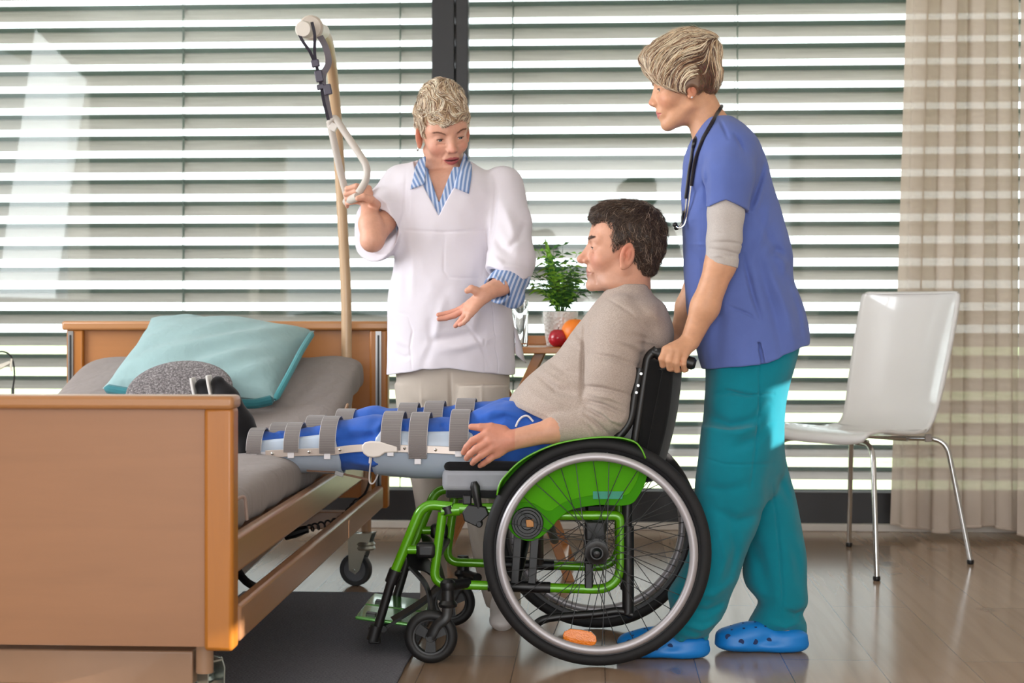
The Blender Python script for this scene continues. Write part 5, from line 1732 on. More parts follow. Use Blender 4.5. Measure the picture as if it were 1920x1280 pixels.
    c0 = at(1044, 804, 4.264); dirc = (at(1044, 804, 4.264) - at(1108, 797, 4.295)).normalized()
    W.sub(lambda P: smax(-plane(c0 - dirc * 0.03, dirc)(P), rcone(c0 - dirc * 0.06, c0 + dirc * 0.08, 0.0330, 0.0325)(P), 0.002), 0.003)
    # collar rib ring opening
    W.sub(rcone(at(1176, 520, Yc), at(1178, 552, Yc), 0.060, 0.060), 0.004)
    for pts, w, h in (
        ([(1098, 745), (1130, 752), (1165, 768)], 4, -7), ([(1094, 720), (1130, 722), (1178, 735)], 4, -6), ([(1100, 758), (1130, 772), (1158, 792)], 3.5, -7),
        ([(1100, 732), (1140, 738), (1172, 750)], 4, 4), ([(1098, 768), (1120, 785), (1140, 806)], 3.5, -6), ([(1095, 780), (1108, 796), (1118, 815)], 4, -4),
        ([(1140, 778), (1162, 784), (1170, 776)], 5, 4), ([(1118, 762), (1148, 782), (1160, 800)], 4, 4),
        ([(1112, 662), (1150, 668), (1196, 684)], 5, -5), ([(1150, 640), (1186, 652), (1205, 668)], 5, -4), ([(1165, 625), (1195, 628), (1225, 640)], 5, -4), ([(1190, 640), (1215, 646), (1240, 655)], 5, -5),
        ([(1096, 600), (1095, 640), (1093, 700), (1092, 745)], 4, -7), ([(1070, 612), (1086, 628), (1094, 640)], 6, -5), ([(1062, 640), (1080, 650), (1093, 652)], 5, -3),
        ([(1030, 676), (1060, 694), (1090, 700)], 6, -5), ([(1016, 694), (1050, 714), (1088, 720)], 6, 4), ([(1010, 702), (1045, 728), (1088, 738)], 5, -5), ([(985, 722), (1030, 752), (1075, 765)], 7, 2.5),
        ([(1140, 560), (1180, 585), (1220, 630)], 3, -2.5), ([(1185, 560), (1215, 600), (1232, 640)], 9, -4), ([(1218, 545), (1238, 575), (1240, 600)], 8, -4),
        ([(960, 745), (1000, 762), (1045, 778)], 3, 1.5)):
        W.fold(pts, 4.42, w, h)
    W.noise((26, 26, 26), 0.0016)
    BEIGE = fabric('beige_melange_knit', (184, 168, 158), 0.05, 900, 1.2, 30, melange=0.26)
    solid_obj(W, 'sweater', BEIGE, body, 0.003)
    # cuff band and collar band
    # trousers --------------------------------------------------------------
    T = Solid()
    near = PX((1120, 835, 4.42), (1040, 826, 4.41), (960, 822, 4.40), (880, 832, 4.40), (780, 836, 4.40), (700, 830, 4.40), (640, 834, 4.405), (590, 838, 4.41), (500, 842, 4.42), (478, 843, 4.42))
    T.addc(chain(near, (0.105, 0.100, 0.093, 0.079, 0.074, 0.076, 0.066, 0.056, 0.045, 0.040)), 0.015)
    far = PX((1120, 820, 4.58), (1040, 808, 4.58), (960, 806, 4.59), (880, 808, 4.60), (780, 812, 4.61), (700, 808, 4.61), (640, 818, 4.61), (590, 824, 4.61), (520, 832, 4.60), (492, 834, 4.60))
    T.addc(chain(far, (0.105, 0.098, 0.090, 0.078, 0.070, 0.070, 0.058, 0.050, 0.040, 0.036)), 0.015)
    T.add(ell(at(945, 792, 4.40), (0.075, 0.07, 0.052)), 0.04)
    for pts, w, h in (([(646, 800), (690, 800), (730, 812)], 8, 5), ([(640, 822), (690, 818), (735, 800)], 8, -6), ([(650, 842), (700, 842), (738, 830)], 6, -4), ([(655, 862), (700, 868), (745, 860)], 7, 5), ([(726, 778), (715, 800), (712, 830)], 8, 5),
                      ([(575, 800), (600, 806)], 6, -4), ([(505, 812), (525, 822)], 6, -5), ([(518, 806), (532, 812)], 5, 5), ([(830, 792), (838, 805)], 5, -5), ([(760, 795), (768, 805)], 4, -4), ([(890, 780), (930, 765), (965, 772)], 8, 3), ([(915, 790), (950, 778), (985, 790)], 6, -4)):
        T.fold(pts, 4.40, w, h)
    T.noise((30, 40, 30), 0.0035)
    BLUE = fabric('blue_jersey', (46, 94, 186), 0.10, 900, 1.5, 20)
    tr = solid_obj(T, 'trousers', BLUE, body, 0.0035)
    # white piping along the hip pocket
    pts = [B_ for B_ in PX((962, 762, 4.335), (985, 770, 4.325), (975, 785, 4.31), (966, 800, 4.30))]
    MB().tube(smoothpath(PX((1000, 790, 4.305), (990, 780, 4.306), (980, 781, 4.306), (972, 789, 4.303), (967, 800, 4.30)), 6), 0.0028, 8).build('piping', plain('white_piping', (214, 212, 216), 0.8), tr)
    # black shoes with white soles, toes up
    for k, (ox, Y) in enumerate(((0, 4.42), (-30, 4.60))):
        sc = 1.0 if k == 0 else 0.96
        def q(x, y): return at(ox + x, 575 + (y - 575) * sc + (10 if k else 0), Y)
        Sh = Solid()
        Sh.addc(chain([q(520, 838), q(488, 836), q(470, 832)], (0.034, 0.038, 0.040)), 0.01)
        Sh.add(rcone(q(466, 838), q(448, 796), 0.036, 0.040), 0.02)
        Sh.add(rcone(q(448, 796), q(425, 748), 0.040, 0.034), 0.02)
        Sh.add(rcone(q(425, 748), q(409, 718), 0.032, 0.020), 0.02)
        so = solid_obj(Sh, 'shoe', fabric('black_felt', (22, 21, 24), 0.15), body, 0.003)
        path = [q(434, 855), q(416, 800), q(400, 748), q(394, 722), q(391, 703)]
        MB().band(smoothpath(path, 6), (0, 1, 0), 0.05, 0.007).build('sole', plain('white_sole', (226, 224, 222), 0.6), so, bevel=0.002)
    return body
MAN = man()

# ------------------------------------------------------------------ leg braces
def brace(near):
    Y = 4.40 if near else 4.61
    lab = 'grey-blue leg brace with metal bar and straps on the man\'s near leg' if near else 'grey-blue leg brace on the man\'s far leg, partly hidden behind the near one'
    if near:
        leg = [(880, 833, .079), (780, 836, .074), (700, 830, .072), (640, 834, .066), (590, 838, .057), (500, 843, .045), (470, 845, .042)]
    else:
        leg = [(880, 809, .078), (780, 812, .070), (700, 812, .066), (640, 818, .058), (590, 824, .050), (520, 831, .040), (490, 833, .038)]
    def centre(px):
        xs = [l[0] for l in leg][::-1]
        return float(np.interp(px, xs, [l[1] for l in leg][::-1])), float(np.interp(px, xs, [l[2] for l in leg][::-1]))
    t = thing('leg_brace', lab, 'leg brace', at(700, 840, Y))
    SH = plain('brace_shell', (176, 190, 208) if near else (170, 184, 200), 0.3, 0.0, var=0.02, coat=0.3)
    def shell(x0, x1, top0, top1, ex):
        """trough under the leg between px x0..x1, rim heights top0..top1 (px above the centre line)"""
        rows = []
        n = 26
        L = x1 - x0
        for j in range(n + 1):
            s = j / n; px = x0 + L * s
            cy, r = centre(px)
            c = at(px, cy, Y)
            e = min(s, 1 - s) * 8
            er = math.sqrt(max(0.0, 1 - (1 - min(e, 1)) ** 2)) if e < 1 else 1.0
            top = (top0 * (1 - s) + top1 * s)
            am = math.asin(max(-0.6, min(0.95, m_(top, Y) / (r + 0.01))))      # rim angle above horizontal
            lo = am * er - (1 - er) * 0.55
            row = []
            for i in range(29):
                u = i / 28
                a = -math.pi / 2 + (u * 2 - 1) * (math.pi / 2 + lo)
                rr = r + 0.009 + ex
                row.append(c + Vector((0, math.cos(a) * -1 * rr if False else math.sin(a + math.pi / 2) * rr, -math.cos(a + math.pi / 2) * rr)))
            rows.append(row)
        o = MB().grid(rows).build('shell', SH, t, angle=None)
        so = o.modifiers.new('Solidify', 'SOLIDIFY'); so.thickness = 0.006; so.offset = 1
        return o
    shell(470, 645, 18, 26, 0.0) if near else shell(480, 645, 12, 22, 0.0)
    shell(705, 905, 30, 28, 0.0) if near else shell(745, 905, 22, 26, 0.0)
    tt = NT('grey_strap')
    wv = tt.new('ShaderNodeTexWave'); wv.inputs['Scale'].default_value = 110; wv.bands_direction = 'Z'; tt.l.new(tt.coords(), wv.inputs['Vector'])
    tt.base(tt.ramp(wv.outputs['Fac'], [(0.2, lin((98, 92, 92))), (0.7, lin((134, 127, 126)))])); tt.set(Roughness=0.75, Sheen_Weight=0.2); tt.bump(wv.outputs['Fac'], 0.4, 0.001)
    ST = tt.m
    def strap(px, w, end, tab=True):
        cy, r = centre(px); c = at(px, cy, Y)
        path = []
        for i in range(33):
            a = R(-end) + (math.pi + R(end + 15)) * i / 32      # from the near side over the top
            rr = r + 0.018 + 0.013 * max(0.0, math.cos(a)) ** 2
            path.append(c + Vector((0, -math.cos(a) * rr, math.sin(a) * rr)))
        s = MB().band(path, (1, 0, 0), m_(w, Y), 0.0035).build('strap', ST, t)
        MB().band([p + Vector((0, 0, 0)) for p in path[1:]], (1, 0, 0), m_(w, Y) + 0.003, 0.0015).build('strap_lining', plain('lining', (196, 192, 194), 0.8), s)
        if tab:
            a = R(-end); p = c + Vector((0, -math.cos(a) * (r + 0.029), math.sin(a) * (r + 0.029)))
            MB().box(p - Vector((0.009, 0.002, 0.016)), p + Vector((0.009, 0.001, 0.012))).build('strap_tab', plain('white_tab', (222, 220, 226), 0.4), s, bevel=0.004)
    if near:
        for px, w, e in ((486, 27, 2), (556, 27, 3), (624, 29, 8), (741, 36, 4), (791, 33, 14), (866, 34, 4)): strap(px, w, e)
        BARM = plain('brace_bar', (206, 194, 186), 0.34, 0.45, var=0.05)
        yb = Y - 0.094
        def P_(x, y, dy=0.0): return at(x, y, yb + dy)
        bar = MB(); b1 = [P_(498, 851, .026), P_(560, 848, .016), (P_(620, 846, .004)), P_(650, 842, .000), P_(690, 839, -.002)]
        bar.band(smoothpath(b1, 5), (0, 0, 1), m_(14, yb), 0.004)
        bar.build('bar', BARM, t, bevel=0.001)
        MB().band(smoothpath([P_(715, 840, -.002), P_(760, 841, -.004), (P_(820, 843, -.006)), P_(885, 847, -.006)], 5), (0, 0, 1), m_(14, yb), 0.004).build('bar', BARM, t, bevel=0.001)
        for x, y, dy in ((511, 850, .022), (580, 847, .010), (638, 843, .000), (759, 840, -.004), (817, 843, -.006)):
            p = P_(x, y, dy); MB().lathe(p - Vector((0, 0.002, 0)), [(0.0045, 0.003), (0.0042, 0), (0.002, -0.002), (0.0001, -0.0025)], (0, 1, 0), 14).build('rivet', CHROME, t)
        JW = plain('joint_cover', (222, 214, 208), 0.4, coat=0.2)
        j = [P_(678, 842, -.012), P_(679, 834, -.012), P_(684, 829, -.012), P_(694, 827, -.012), P_(715, 828, -.012), P_(729, 832, -.012), P_(746, 836, -.012), P_(746, 848, -.012), P_(722, 849, -.012), P_(712, 856, -.012), P_(700, 858, -.012), P_(688, 856, -.012), P_(681, 850, -.012)]
        MB().prism(j, (0, 0.016, 0)).build('knee_joint', JW, t, bevel=0.004)
        for x, y in ((486, 853),):
            MB().box(P_(472, 847, .03), P_(500, 857, .036)).build('ankle_clip', plain('white_tab', (222, 220, 226), 0.4), t, bevel=0.002)
    else:
        for px, w, e in ((527, 30, 0), (595, 32, 0), (651, 32, 0), (768, 34, 0), (817, 34, 0), (875, 34, 0)): strap(px, w, e, False)
    return t
brace(True)
brace(False)
# release cable and lanyard of the near brace
lc = thing('brace_lanyard', 'thin brown strap and white release cable hanging under the near leg brace at the knee', 'strap', at(693, 880, 4.36))
MB().tube(smoothpath(PX((695, 857, 4.31), (695, 866, 4.31), (693, 885, 4.33), (693, 903, 4.34), (699, 906, 4.34), (706, 896, 4.36), (711, 880, 4.40)), 6), 0.0022, 8).build('cable', plain('white_cable', (214, 206, 204), 0.4), lc)
MB().tube(PX((695, 857, 4.31), (694, 868, 4.312)), 0.0042, 10).build('cable_end', plain('white_cable', (214, 206, 204), 0.4), lc)
MB().tube(smoothpath(PX((718, 879, 4.44), (722, 888, 4.44), (730, 886, 4.44), (735, 877, 4.44)), 6), 0.0018, 8).build('hook_wire', CHROME, lc)
MB().band(smoothpath(PX((575, 882, 4.36), (620, 884, 4.36), (660, 892, 4.35), (696, 900, 4.345)), 6), (0, 0, 1), 0.006, 0.002).build('strap', plain('brown_strap', (112, 84, 66), 0.7), lc)
MB().box(at(636, 888, 4.352) - Vector((0.012, .003, 0.006)), at(636, 888, 4.352) + Vector((0.012, .003, 0.006)), rot=(0, R(18), 0)).build('buckle', STEEL, lc, bevel=0.001)

# ------------------------------------------------------------------ the nurse pushing the chair
def nurse():
    root = thing('person', 'standing woman in blue scrub top and teal trousers holding the wheelchair handles', 'person', (at(1390, 1200, 4.45).x, 4.45, 0))
    Yc = 4.45
    H = Head(at(1291, 161, Yc), 180, 9, 0, 0.98, nose=0.9, width=0.95, ear=0.95, lid=0.0048, eyew=1.2, down=0.0004)
    B = Solid()
    B.add(H.f, 0)
    B.addc(chain(PX((1308, 190, Yc), (1335, 245, Yc), (1345, 275, Yc)), (0.050, 0.053, 0.07)), 0.018)
    top = [(222, 1322, 1375, 0.085), (236, 1312, 1394, 0.125), (258, 1298, 1414, 0.155), (290, 1285, 1430, 0.155), (330, 1280, 1443, 0.138), (400, 1278, 1462, 0.132), (440, 1279, 1476, 0.132), (480, 1281, 1484, 0.132), (530, 1284, 1488, 0.138), (560, 1287, 1501, 0.142), (590, 1291, 1511, 0.148), (640, 1302, 1514, 0.155), (700, 1317, 1500, 0.16)]
    B.add(zloft(top[2:-1], Yc, 0.03), 0.03)
    B.addc(chain(PX((1362, 285, 4.34), (1362, 380, 4.285), (1351, 495, 4.285), (1322, 575, 4.29), (1295, 637, 4.305)), (0.045, 0.041, 0.039, 0.0365, 0.0265)), 0.02)
    B.addc(chain(PX((1350, 275, 4.54), (1345, 380, 4.60), (1325, 480, 4.63), (1290, 575, 4.66), (1272, 630, 4.672)), (0.055, 0.045, 0.038, 0.034, 0.026)), 0.02)
    hand(B, at(1294, 640, 4.306), 0.029,
         [PX((1249, 656, 4.268), (1241, 672, 4.262), (1243, 684, 4.276), (1250, 688, 4.298)),
          PX((1259, 656, 4.264), (1254, 676, 4.258), (1256, 690, 4.272), (1262, 693, 4.298)),
          PX((1271, 659, 4.266), (1267, 680, 4.260), (1269, 693, 4.274), (1274, 694, 4.300)),
          PX((1283, 664, 4.274), (1281, 682, 4.266), (1283, 693, 4.280), (1287, 693, 4.302))],
         PX((1285, 652, 4.335), (1268, 660, 4.345), (1256, 668, 4.342), (1246, 674, 4.335)), fr=0.0095, mcp_r=0.0125)
    hand(B, at(1270, 634, 4.672), 0.026,
         [PX((1238 + 11 * i, 648 + 2 * i, 4.638), (1234 + 11 * i, 660 + 2 * i, 4.634), (1236 + 11 * i, 670 + 2 * i, 4.648), (1240 + 11 * i, 674 + 2 * i, 4.668)) for i in range(4)],
         PX((1262, 644, 4.69), (1250, 650, 4.70), (1240, 655, 4.70), (1232, 660, 4.695)), fr=0.009)
    B.addc(chain(PX((1385, 700, 4.40), (1370, 850, 4.375), (1350, 960, 4.37), (1322, 1100, 4.365), (1300, 1185, 4.365)), (0.080, 0.062, 0.052, 0.045, 0.028)), 0.03)
    B.addc(chain(PX((1410, 700, 4.52), (1425, 850, 4.51), (1440, 960, 4.50), (1462, 1100, 4.48), (1470, 1180, 4.46)), (0.080, 0.062, 0.052, 0.045, 0.028)), 0.03)
    B.addc(chain(PX((1300, 1185, 4.365), (1240, 1200, 4.365)), (0.026, 0.024)), 0.02)
    B.addc(chain(PX((1468, 1185, 4.46), (1400, 1198, 4.45)), (0.026, 0.024)), 0.02)
    def cols(v):
        return paint_head(H, v, (214, 160, 126), (196, 112, 106), (218, 132, 106))
    body = solid_obj(B, 'body', SKIN, root, 0.0023, cols, 1)
    H.eyes(body, (92, 120, 130), (1, 0.05, -0.3))
    for sg in (1, -1):
        rs = np.random.RandomState(4)
        seeds = np.array([tuple(H.w(0.0885 - 0.014 * (t ** 2) + 0.002, sg * (0.012 + 0.034 * t), 0.020 + 0.006 * math.sin(t * 2.6) + rs.uniform(-0.0016, 0.0016))) for t in rs.rand(80)], f32)
        dirv = np.array(tuple(H.M @ Vector((-0.35, sg * 1.0, 0.12))), f32)
        e = strands(B.ev, seeds, lambda P: np.tile(dirv, (len(P), 1)), 5, 0.0020, 0.0005, lambda k, rs: (120, 88, 66), 0.0003, 6, 0.2)
        hair_obj('eyebrow', [e], HAIRM, body)
    ear = H.w(0.004, 0.083, -0.046)
    for sg in (1, -1):
        p = H.w(0.002, 0.081 * sg, -0.043)
        MB().lathe(p, [(0.0001, -0.003), (0.0022, -0.0022), (0.003, 0), (0.0022, 0.0022), (0.0001, 0.003)], n=14).build('ear_stud', plain('pearl', (230, 224, 226), 0.15, 0.3, coat=1.0), body, angle=None)
    # hair --------------------------------------------------------------
    def E(px, py, Y, rx, ry, rY, rot=0.0):
        M = Matrix.Rotation(R(rot), 3, 'Y')
        return ell(at(px, py, Y), (m_(rx, Y), rY, m_(ry, Y)), [[M[i][j] for j in range(3)] for i in range(3)])
    S = Solid()
    S.add(E(1280, 122, Yc, 66, 62, 0.080), 0)
    S.add(E(1245, 122, 4.44, 44, 42, 0.072), 0.02)
    S.add(E(1300, 92, 4.45, 50, 36, 0.066, 12), 0.02)
    S.add(E(1322, 92, 4.44, 26, 26, 0.05), 0.015)
    S.add(E(1252, 148, 4.385, 44, 24, 0.026, 22), 0.015)
    S.add(E(1290, 150, 4.375, 34, 26, 0.018, 20), 0.012)
    S.add(E(1222, 118, 4.42, 18, 26, 0.045, -20), 0.012)
    S.add(E(1322, 140, Yc, 28, 46, 0.070), 0.02)
    # clear: face below the fringe, ear, nape
    S.sub(ell(at(1299, 178, 4.345), (m_(15, 4.4), 0.05, m_(22, 4.4))), 0.004)
    fr1, fr2 = at(1200, 112, 4.4), at(1236, 156, 4.4)
    nrm = Vector((-(fr2.z - fr1.z), 0, (fr2.x - fr1.x)))
    p1 = plane(fr1, -nrm if nrm.z > 0 else nrm)
    g1, g2 = at(1236, 156, 4.4), at(1290, 181, 4.4)
    n2 = Vector((-(g2.z - g1.z), 0, (g2.x - g1.x))); n2 = -n2 if n2.z > 0 else n2
    p2 = plane(g1, n2)
    def cutf(P):
        a = p1(P); b = p2(P)
        back = at(1300, 150, 4.4).x
        nape = (at(1330, 188, 4.4).z - P[:, 2])
        return np.where(P[:, 0] < back, np.maximum(a, b), nape).astype(f32)
    S.cut(cutf, 0.004)
    S.noise((26, 60, 60), 0.004)
    v, f = S.mesh(0.003)
    q = H.local(v)
    under = (v[:, 0] > at(1306, 130, Yc).x) & (v[:, 2] < at(1306, 122, Yc).z)
    base = np.tile(np.array(lin((120, 92, 72)), f32), (len(v), 1))
    base[under] = np.array(lin((104, 74, 58)), f32)
    # swept round a pole behind the temple
    C0 = A3(at(1302, 172, Yc))
    def flow(P):
        d = P - C0
        r = np.stack([-d[:, 2], np.zeros(len(P), f32), d[:, 0]], 1)       # turning from the crown to the front, then back to the ear
        r /= np.maximum(np.linalg.norm(r, axis=1, keepdims=True), 1e-5)
        r[:, 1] -= 0.35 * np.where(P[:, 1] < Yc, 1, -0.3)
        r += np.array((0, 0, -0.12), f32)
        wt = (1 / (1 + np.exp(-(P[:, 0] - at(1318, 0, Yc).x) / 0.010))) * (1 / (1 + np.exp((P[:, 2] - at(0, 92, Yc).z) / 0.010)))
        r = r * (1 - wt[:, None]) + wt[:, None] * np.array((0.25, 0, -1.0), f32)
        return r.astype(f32)
    seeds = sample_surface(v, 2600, ~under & (v[:, 2] > at(0, 165, Yc).z), 3)
    def colr(k, rs):
        t = rs.rand()
        b = (238, 220, 194) if t < 0.42 else ((206, 176, 142) if t < 0.66 else ((140, 104, 80) if t < 0.84 else (92, 64, 52)))
        m = rs.uniform(0.88, 1.12)
        return tuple(min(255, x * m) for x in b)
    step = np.full(len(seeds), 0.0075, f32)
    st = strands(S.ev, seeds, flow, 12, step, 0.0015, colr, 0.0005, 5, 0.10, 0.2, 0.003)
    seeds2 = sample_surface(v, 2200, under, 8)
    st2 = strands(S.ev, seeds2, lambda P: np.tile(np.array((0.25, 0, -1), f32), (len(P), 1)), 4, 0.003, 0.0006, lambda k, rs: tuple(x * rs.uniform(0.8, 1.25) for x in (116, 84, 66)), 0.0, 7, 0.25, 0.3, 0.001)
    seeds3 = sample_surface(v, 420, v[:, 2] > at(0, 110, Yc).z, 9)
    st3 = strands(S.ev, seeds3, flow, 9, 0.0065, 0.0005, lambda k, rs: (226, 206, 176), 0.002, 11, 0.4, 0.2, 0.012)
    hair_obj('hair', [(v, f, base), st, st2, st3], HAIRM, body)
    # scrub top ------------------------------------------------------------
    T = Solid()
    T.add(zloft(top, Yc, 0, 2.3, cap=0.006), 0)
    T.addc(chain(PX((1368, 284, 4.34), (1366, 330, 4.290), (1363, 402, 4.282)), (0.074, 0.066, 0.0560)), 0.02)
    T.addc(chain(PX((1350, 282, 4.55), (1340, 330, 4.585), (1335, 400, 4.60)), (0.070, 0.062, 0.054)), 0.02)
    # sleeve hem with its notch, hollow inside
    xs_ = [at(1328, 0, 4.28).x, at(1358, 0, 4.28).x, at(1402, 0, 4.28).x]; zs_ = [at(0, 393, 4.28).z, at(0, 381, 4.28).z, at(0, 399, 4.28).z]
    bl = zloft(top, Yc, 0.0, 2.3, cap=0.006)
    def hemcut(P):
        below = np.interp(P[:, 0], xs_, zs_) - P[:, 2]
        ins = (P[:, 1] < 4.375) & (P[:, 0] < at(1412, 390, 4.3).x) & (P[:, 0] > at(1316, 390, 4.3).x)
        return np.where(ins, below, -1.0).astype(f32)
    T.cut(hemcut, 0.002)
    T.sub(rcone(at(1363, 376, 4.283), at(1361, 430, 4.283), 0.047, 0.053), 0.003)
    T.add(zloft([r for r in top if r[0] >= 290], Yc, 0.0, 2.3, cap=0.004), 0.003)
    # lower hem
    ha, hbp, hc = at(1316, 692, Yc), at(1430, 676, Yc), at(1514, 642, Yc)
    def hem(P): return (np.interp(P[:, 0], [ha.x, hbp.x, hc.x], [ha.z, hbp.z, hc.z]) - P[:, 2]).astype(f32)
    T.cut(hem, 0.003)
    # side slit and neck opening
    T.sub(rcone(at(1432, 690, 4.29), at(1420, 628, 4.31), 0.009, 0.001), 0.003)
    T.sub(rcone(at(1326, 190, Yc), at(1335, 238, Yc), 0.058, 0.058), 0.005)
    T.sub(rcone(at(1300, 236, Yc), at(1292, 290, Yc), 0.044, 0.006), 0.004)
    for pts, w, h in (
        ([(1345, 225), (1352, 250), (1358, 268)], 3, -3), ([(1372, 262), (1380, 275), (1386, 292)], 4, -5), ([(1315, 300), (1320, 340), (1321, 385)], 4, -3),
        ([(1316, 350), (1300, 365), (1290, 400)], 8, -4), ([(1402, 395), (1420, 345), (1432, 300)], 6, -8), ([(1405, 400), (1415, 380), (1425, 345)], 6, 5),
        ([(1440, 390), (1425, 440), (1410, 480)], 8, 4), ([(1420, 400), (1432, 440), (1452, 470)], 8, -4),
        ([(1388, 480), (1398, 520), (1408, 560), (1420, 600)], 5, -7), ([(1450, 478), (1468, 500), (1478, 540)], 9, 6), ([(1430, 480), (1448, 530), (1470, 590), (1480, 640)], 10, 6), ([(1412, 470), (1430, 540), (1448, 600), (1458, 660)], 8, -5),
        ([(1470, 480), (1452, 470), (1440, 480)], 8, -7), ([(1480, 545), (1492, 580), (1500, 630)], 8, -4), ([(1478, 490), (1472, 520), (1480, 552)], 8, -5),
        ([(1284, 456), (1305, 459), (1330, 461)], 2, 2), ([(1300, 470), (1330, 500), (1345, 540)], 9, -4), ([(1335, 560), (1345, 600), (1338, 670)], 12, -5), ([(1362, 575), (1390, 585), (1415, 598)], 2.5, -3.5), ([(1300, 420), (1296, 450), (1300, 500)], 8, -4)):
        T.fold(pts, 4.40, w, h)
    T.noise((10, 10, 14), 0.004); T.noise((28, 28, 20), 0.0018)
    SCRUB = fabric('periwinkle_cotton', (92, 110, 176), 0.05, 1100, 0.8, 16)
    tp_ = solid_obj(T, 'scrub_top', SCRUB, body, 0.003)
    # pocket with slanted opening, side vent edge
    # grey undershirt sleeve --------------------------------------------
    U = Solid()
    U.addc(chain(PX((1362, 350, 4.285), (1361, 400, 4.283), (1358, 450, 4.283), (1352, 505, 4.284)), (0.046, 0.0485, 0.0465, 0.0435)), 0.01)
    cz = [at(1322, 490, 4.28), at(1384, 503, 4.28)]
    pl = (cz[1] - cz[0]).normalized(); nn = Vector((pl.z, 0, -pl.x)); nn = nn if nn.z < 0 else -nn
    U.cut(plane(cz[0], nn), 0.002)
    for pts, w, h in (([(1328, 458), (1355, 458), (1388, 462)], 2.5, -3), ([(1326, 470), (1350, 474), (1388, 482)], 2.5, -3.5), ([(1330, 478), (1356, 482), (1386, 486)], 2.5, -2.5), ([(1326, 484), (1340, 482), (1350, 484)], 2.5, 2.5), ([(1334, 440), (1350, 443)], 2, -1.5)):
        U.fold(pts, 4.40, w, h)
    solid_obj(U, 'undershirt_sleeve', fabric('light_grey_jersey', (196, 188, 184), 0.05, 1000, 0.6, 40, melange=0.12), body, 0.0028)
    # trousers ----------------------------------------------------------
    Pn = Solid()
    hips = [(640, 1314, 1500, 0.128), (690, 1321, 1490, 0.138), (720, 1321, 1481, 0.145), (760, 1319, 1473, 0.15), (800, 1317, 1470, 0.15), (850, 1313, 1470, 0.14), (890, 1312, 1468, 0.12), (930, 1325, 1452, 0.09)]
    Pn.add(zloft(hips, 4.445, 0, 2.3), 0)
    nl = [(800, 1317, 1450, 0.09), (850, 1312, 1446, 0.098), (900, 1306, 1438, 0.095), (950, 1303, 1430, 0.09), (1000, 1297, 1413, 0.086), (1043, 1287, 1394, 0.084), (1080, 1270, 1384, 0.084), (1110, 1253, 1374, 0.082), (1144, 1256, 1363, 0.078), (1172, 1243, 1343, 0.072), (1198, 1262, 1330, 0.062)]
    Pn.add(zloft(nl, 4.37, 0, 2.2, cap=0.006), 0.025)
    fl = [(800, 1345, 1470, 0.09), (850, 1350, 1471, 0.095), (890, 1362, 1479, 0.093), (930, 1374, 1490, 0.09), (980, 1384, 1501, 0.086), (1035, 1393, 1512, 0.084), (1096, 1398, 1514, 0.082), (1131, 1420, 1514, 0.078), (1148, 1412, 1507, 0.074), (1166, 1403, 1514, 0.074), (1192, 1408, 1513, 0.066)]
    Pn.add(zloft(fl, 4.50, 0, 2.2, cap=0.006), 0.012)
    for pts, w, h in (
        ([(1330, 735), (1360, 730), (1400, 735)], 5, -3), ([(1350, 725), (1390, 735), (1440, 733)], 2.5, -3), ([(1322, 770), (1360, 790), (1400, 780), (1430, 750)], 8, -5), ([(1340, 800), (1380, 800), (1420, 780)], 9, 4), ([(1360, 830), (1400, 815), (1430, 790)], 9, -5),
        ([(1412, 650), (1414, 700), (1413, 760), (1405, 830), (1396, 900)], 2, -2.5), ([(1318, 850), (1350, 858), (1400, 858), (1440, 860)], 2, -2),
        ([(1316, 900), (1350, 905), (1390, 895)], 9, -4), ([(1330, 940), (1370, 960), (1420, 950)], 10, -5), ([(1340, 980), (1350, 1030), (1335, 1080)], 8, 4), ([(1360, 960), (1370, 1010), (1360, 1060)], 8, -4),
        ([(1290, 1120), (1320, 1125), (1350, 1110)], 7, -6), ([(1280, 1150), (1310, 1158), (1345, 1145)], 6, 6), ([(1270, 1176), (1300, 1182), (1330, 1170)], 6, -6), ([(1290, 1090), (1330, 1095), (1370, 1070)], 8, 4),
        ([(1440, 900), (1452, 960), (1460, 1040), (1465, 1110), (1460, 1160)], 2.5, -3), ([(1410, 1010), (1425, 1060), (1440, 1120)], 12, -8), ([(1470, 1140), (1490, 1148), (1510, 1142)], 5, -6), ([(1430, 1160), (1470, 1170), (1508, 1160)], 6, 5), ([(1430, 1180), (1470, 1184), (1505, 1180)], 5, -4), ([(1475, 1000), (1490, 1040), (1500, 1090)], 10, -4), ([(1450, 880), (1465, 910), (1480, 940)], 9, -5),
        ([(1340, 690), (1330, 760), (1322, 820)], 12, 3)):
        Pn.fold(pts, 4.46, w, h)
    Pn.noise((9, 9, 7), 0.006); Pn.noise((24, 24, 14), 0.0025)
    TEALC = fabric('teal_cotton', (0, 124, 142), 0.06, 1100, 1.2, 12)
    solid_obj(Pn, 'trousers', TEALC, body, 0.0034)
    # clogs ----------------------------------------------------------------
    CLOG = plain('blue_clog', (10, 122, 204), 0.45, var=0.04)
    for (Yk, xt, xh, yt, yg) in ((4.36, 1157, 1330, 1180, 1228), (4.45, 1341, 1515, 1170, 1217)):
        C = Solid()
        hgt = lambda py: at(0, py, Yk).z
        x = lambda px: at(px, 1200, Yk).x
        def e(px, z, rx, rz, ry): return ell((x(px), Yk, z), (rx, ry, rz))
        C.add(e(xt + 40, 0.020, m_(40, Yk), 0.020, 0.050), 0)
        C.add(e(xt + 100, 0.018, m_(62, Yk), 0.020, 0.043), 0.02)
        C.add(e(xh - 42, 0.020, m_(43, Yk), 0.022, 0.038), 0.02)
        C.add(e(xt + 38, 0.042, m_(37, Yk), 0.026, 0.045), 0.02)
        C.add(e(xt + 72, 0.050, m_(40, Yk), 0.032, 0.042), 0.02)
        C.add(e(xh - 40, 0.044, m_(38, Yk), 0.020, 0.036), 0.02)
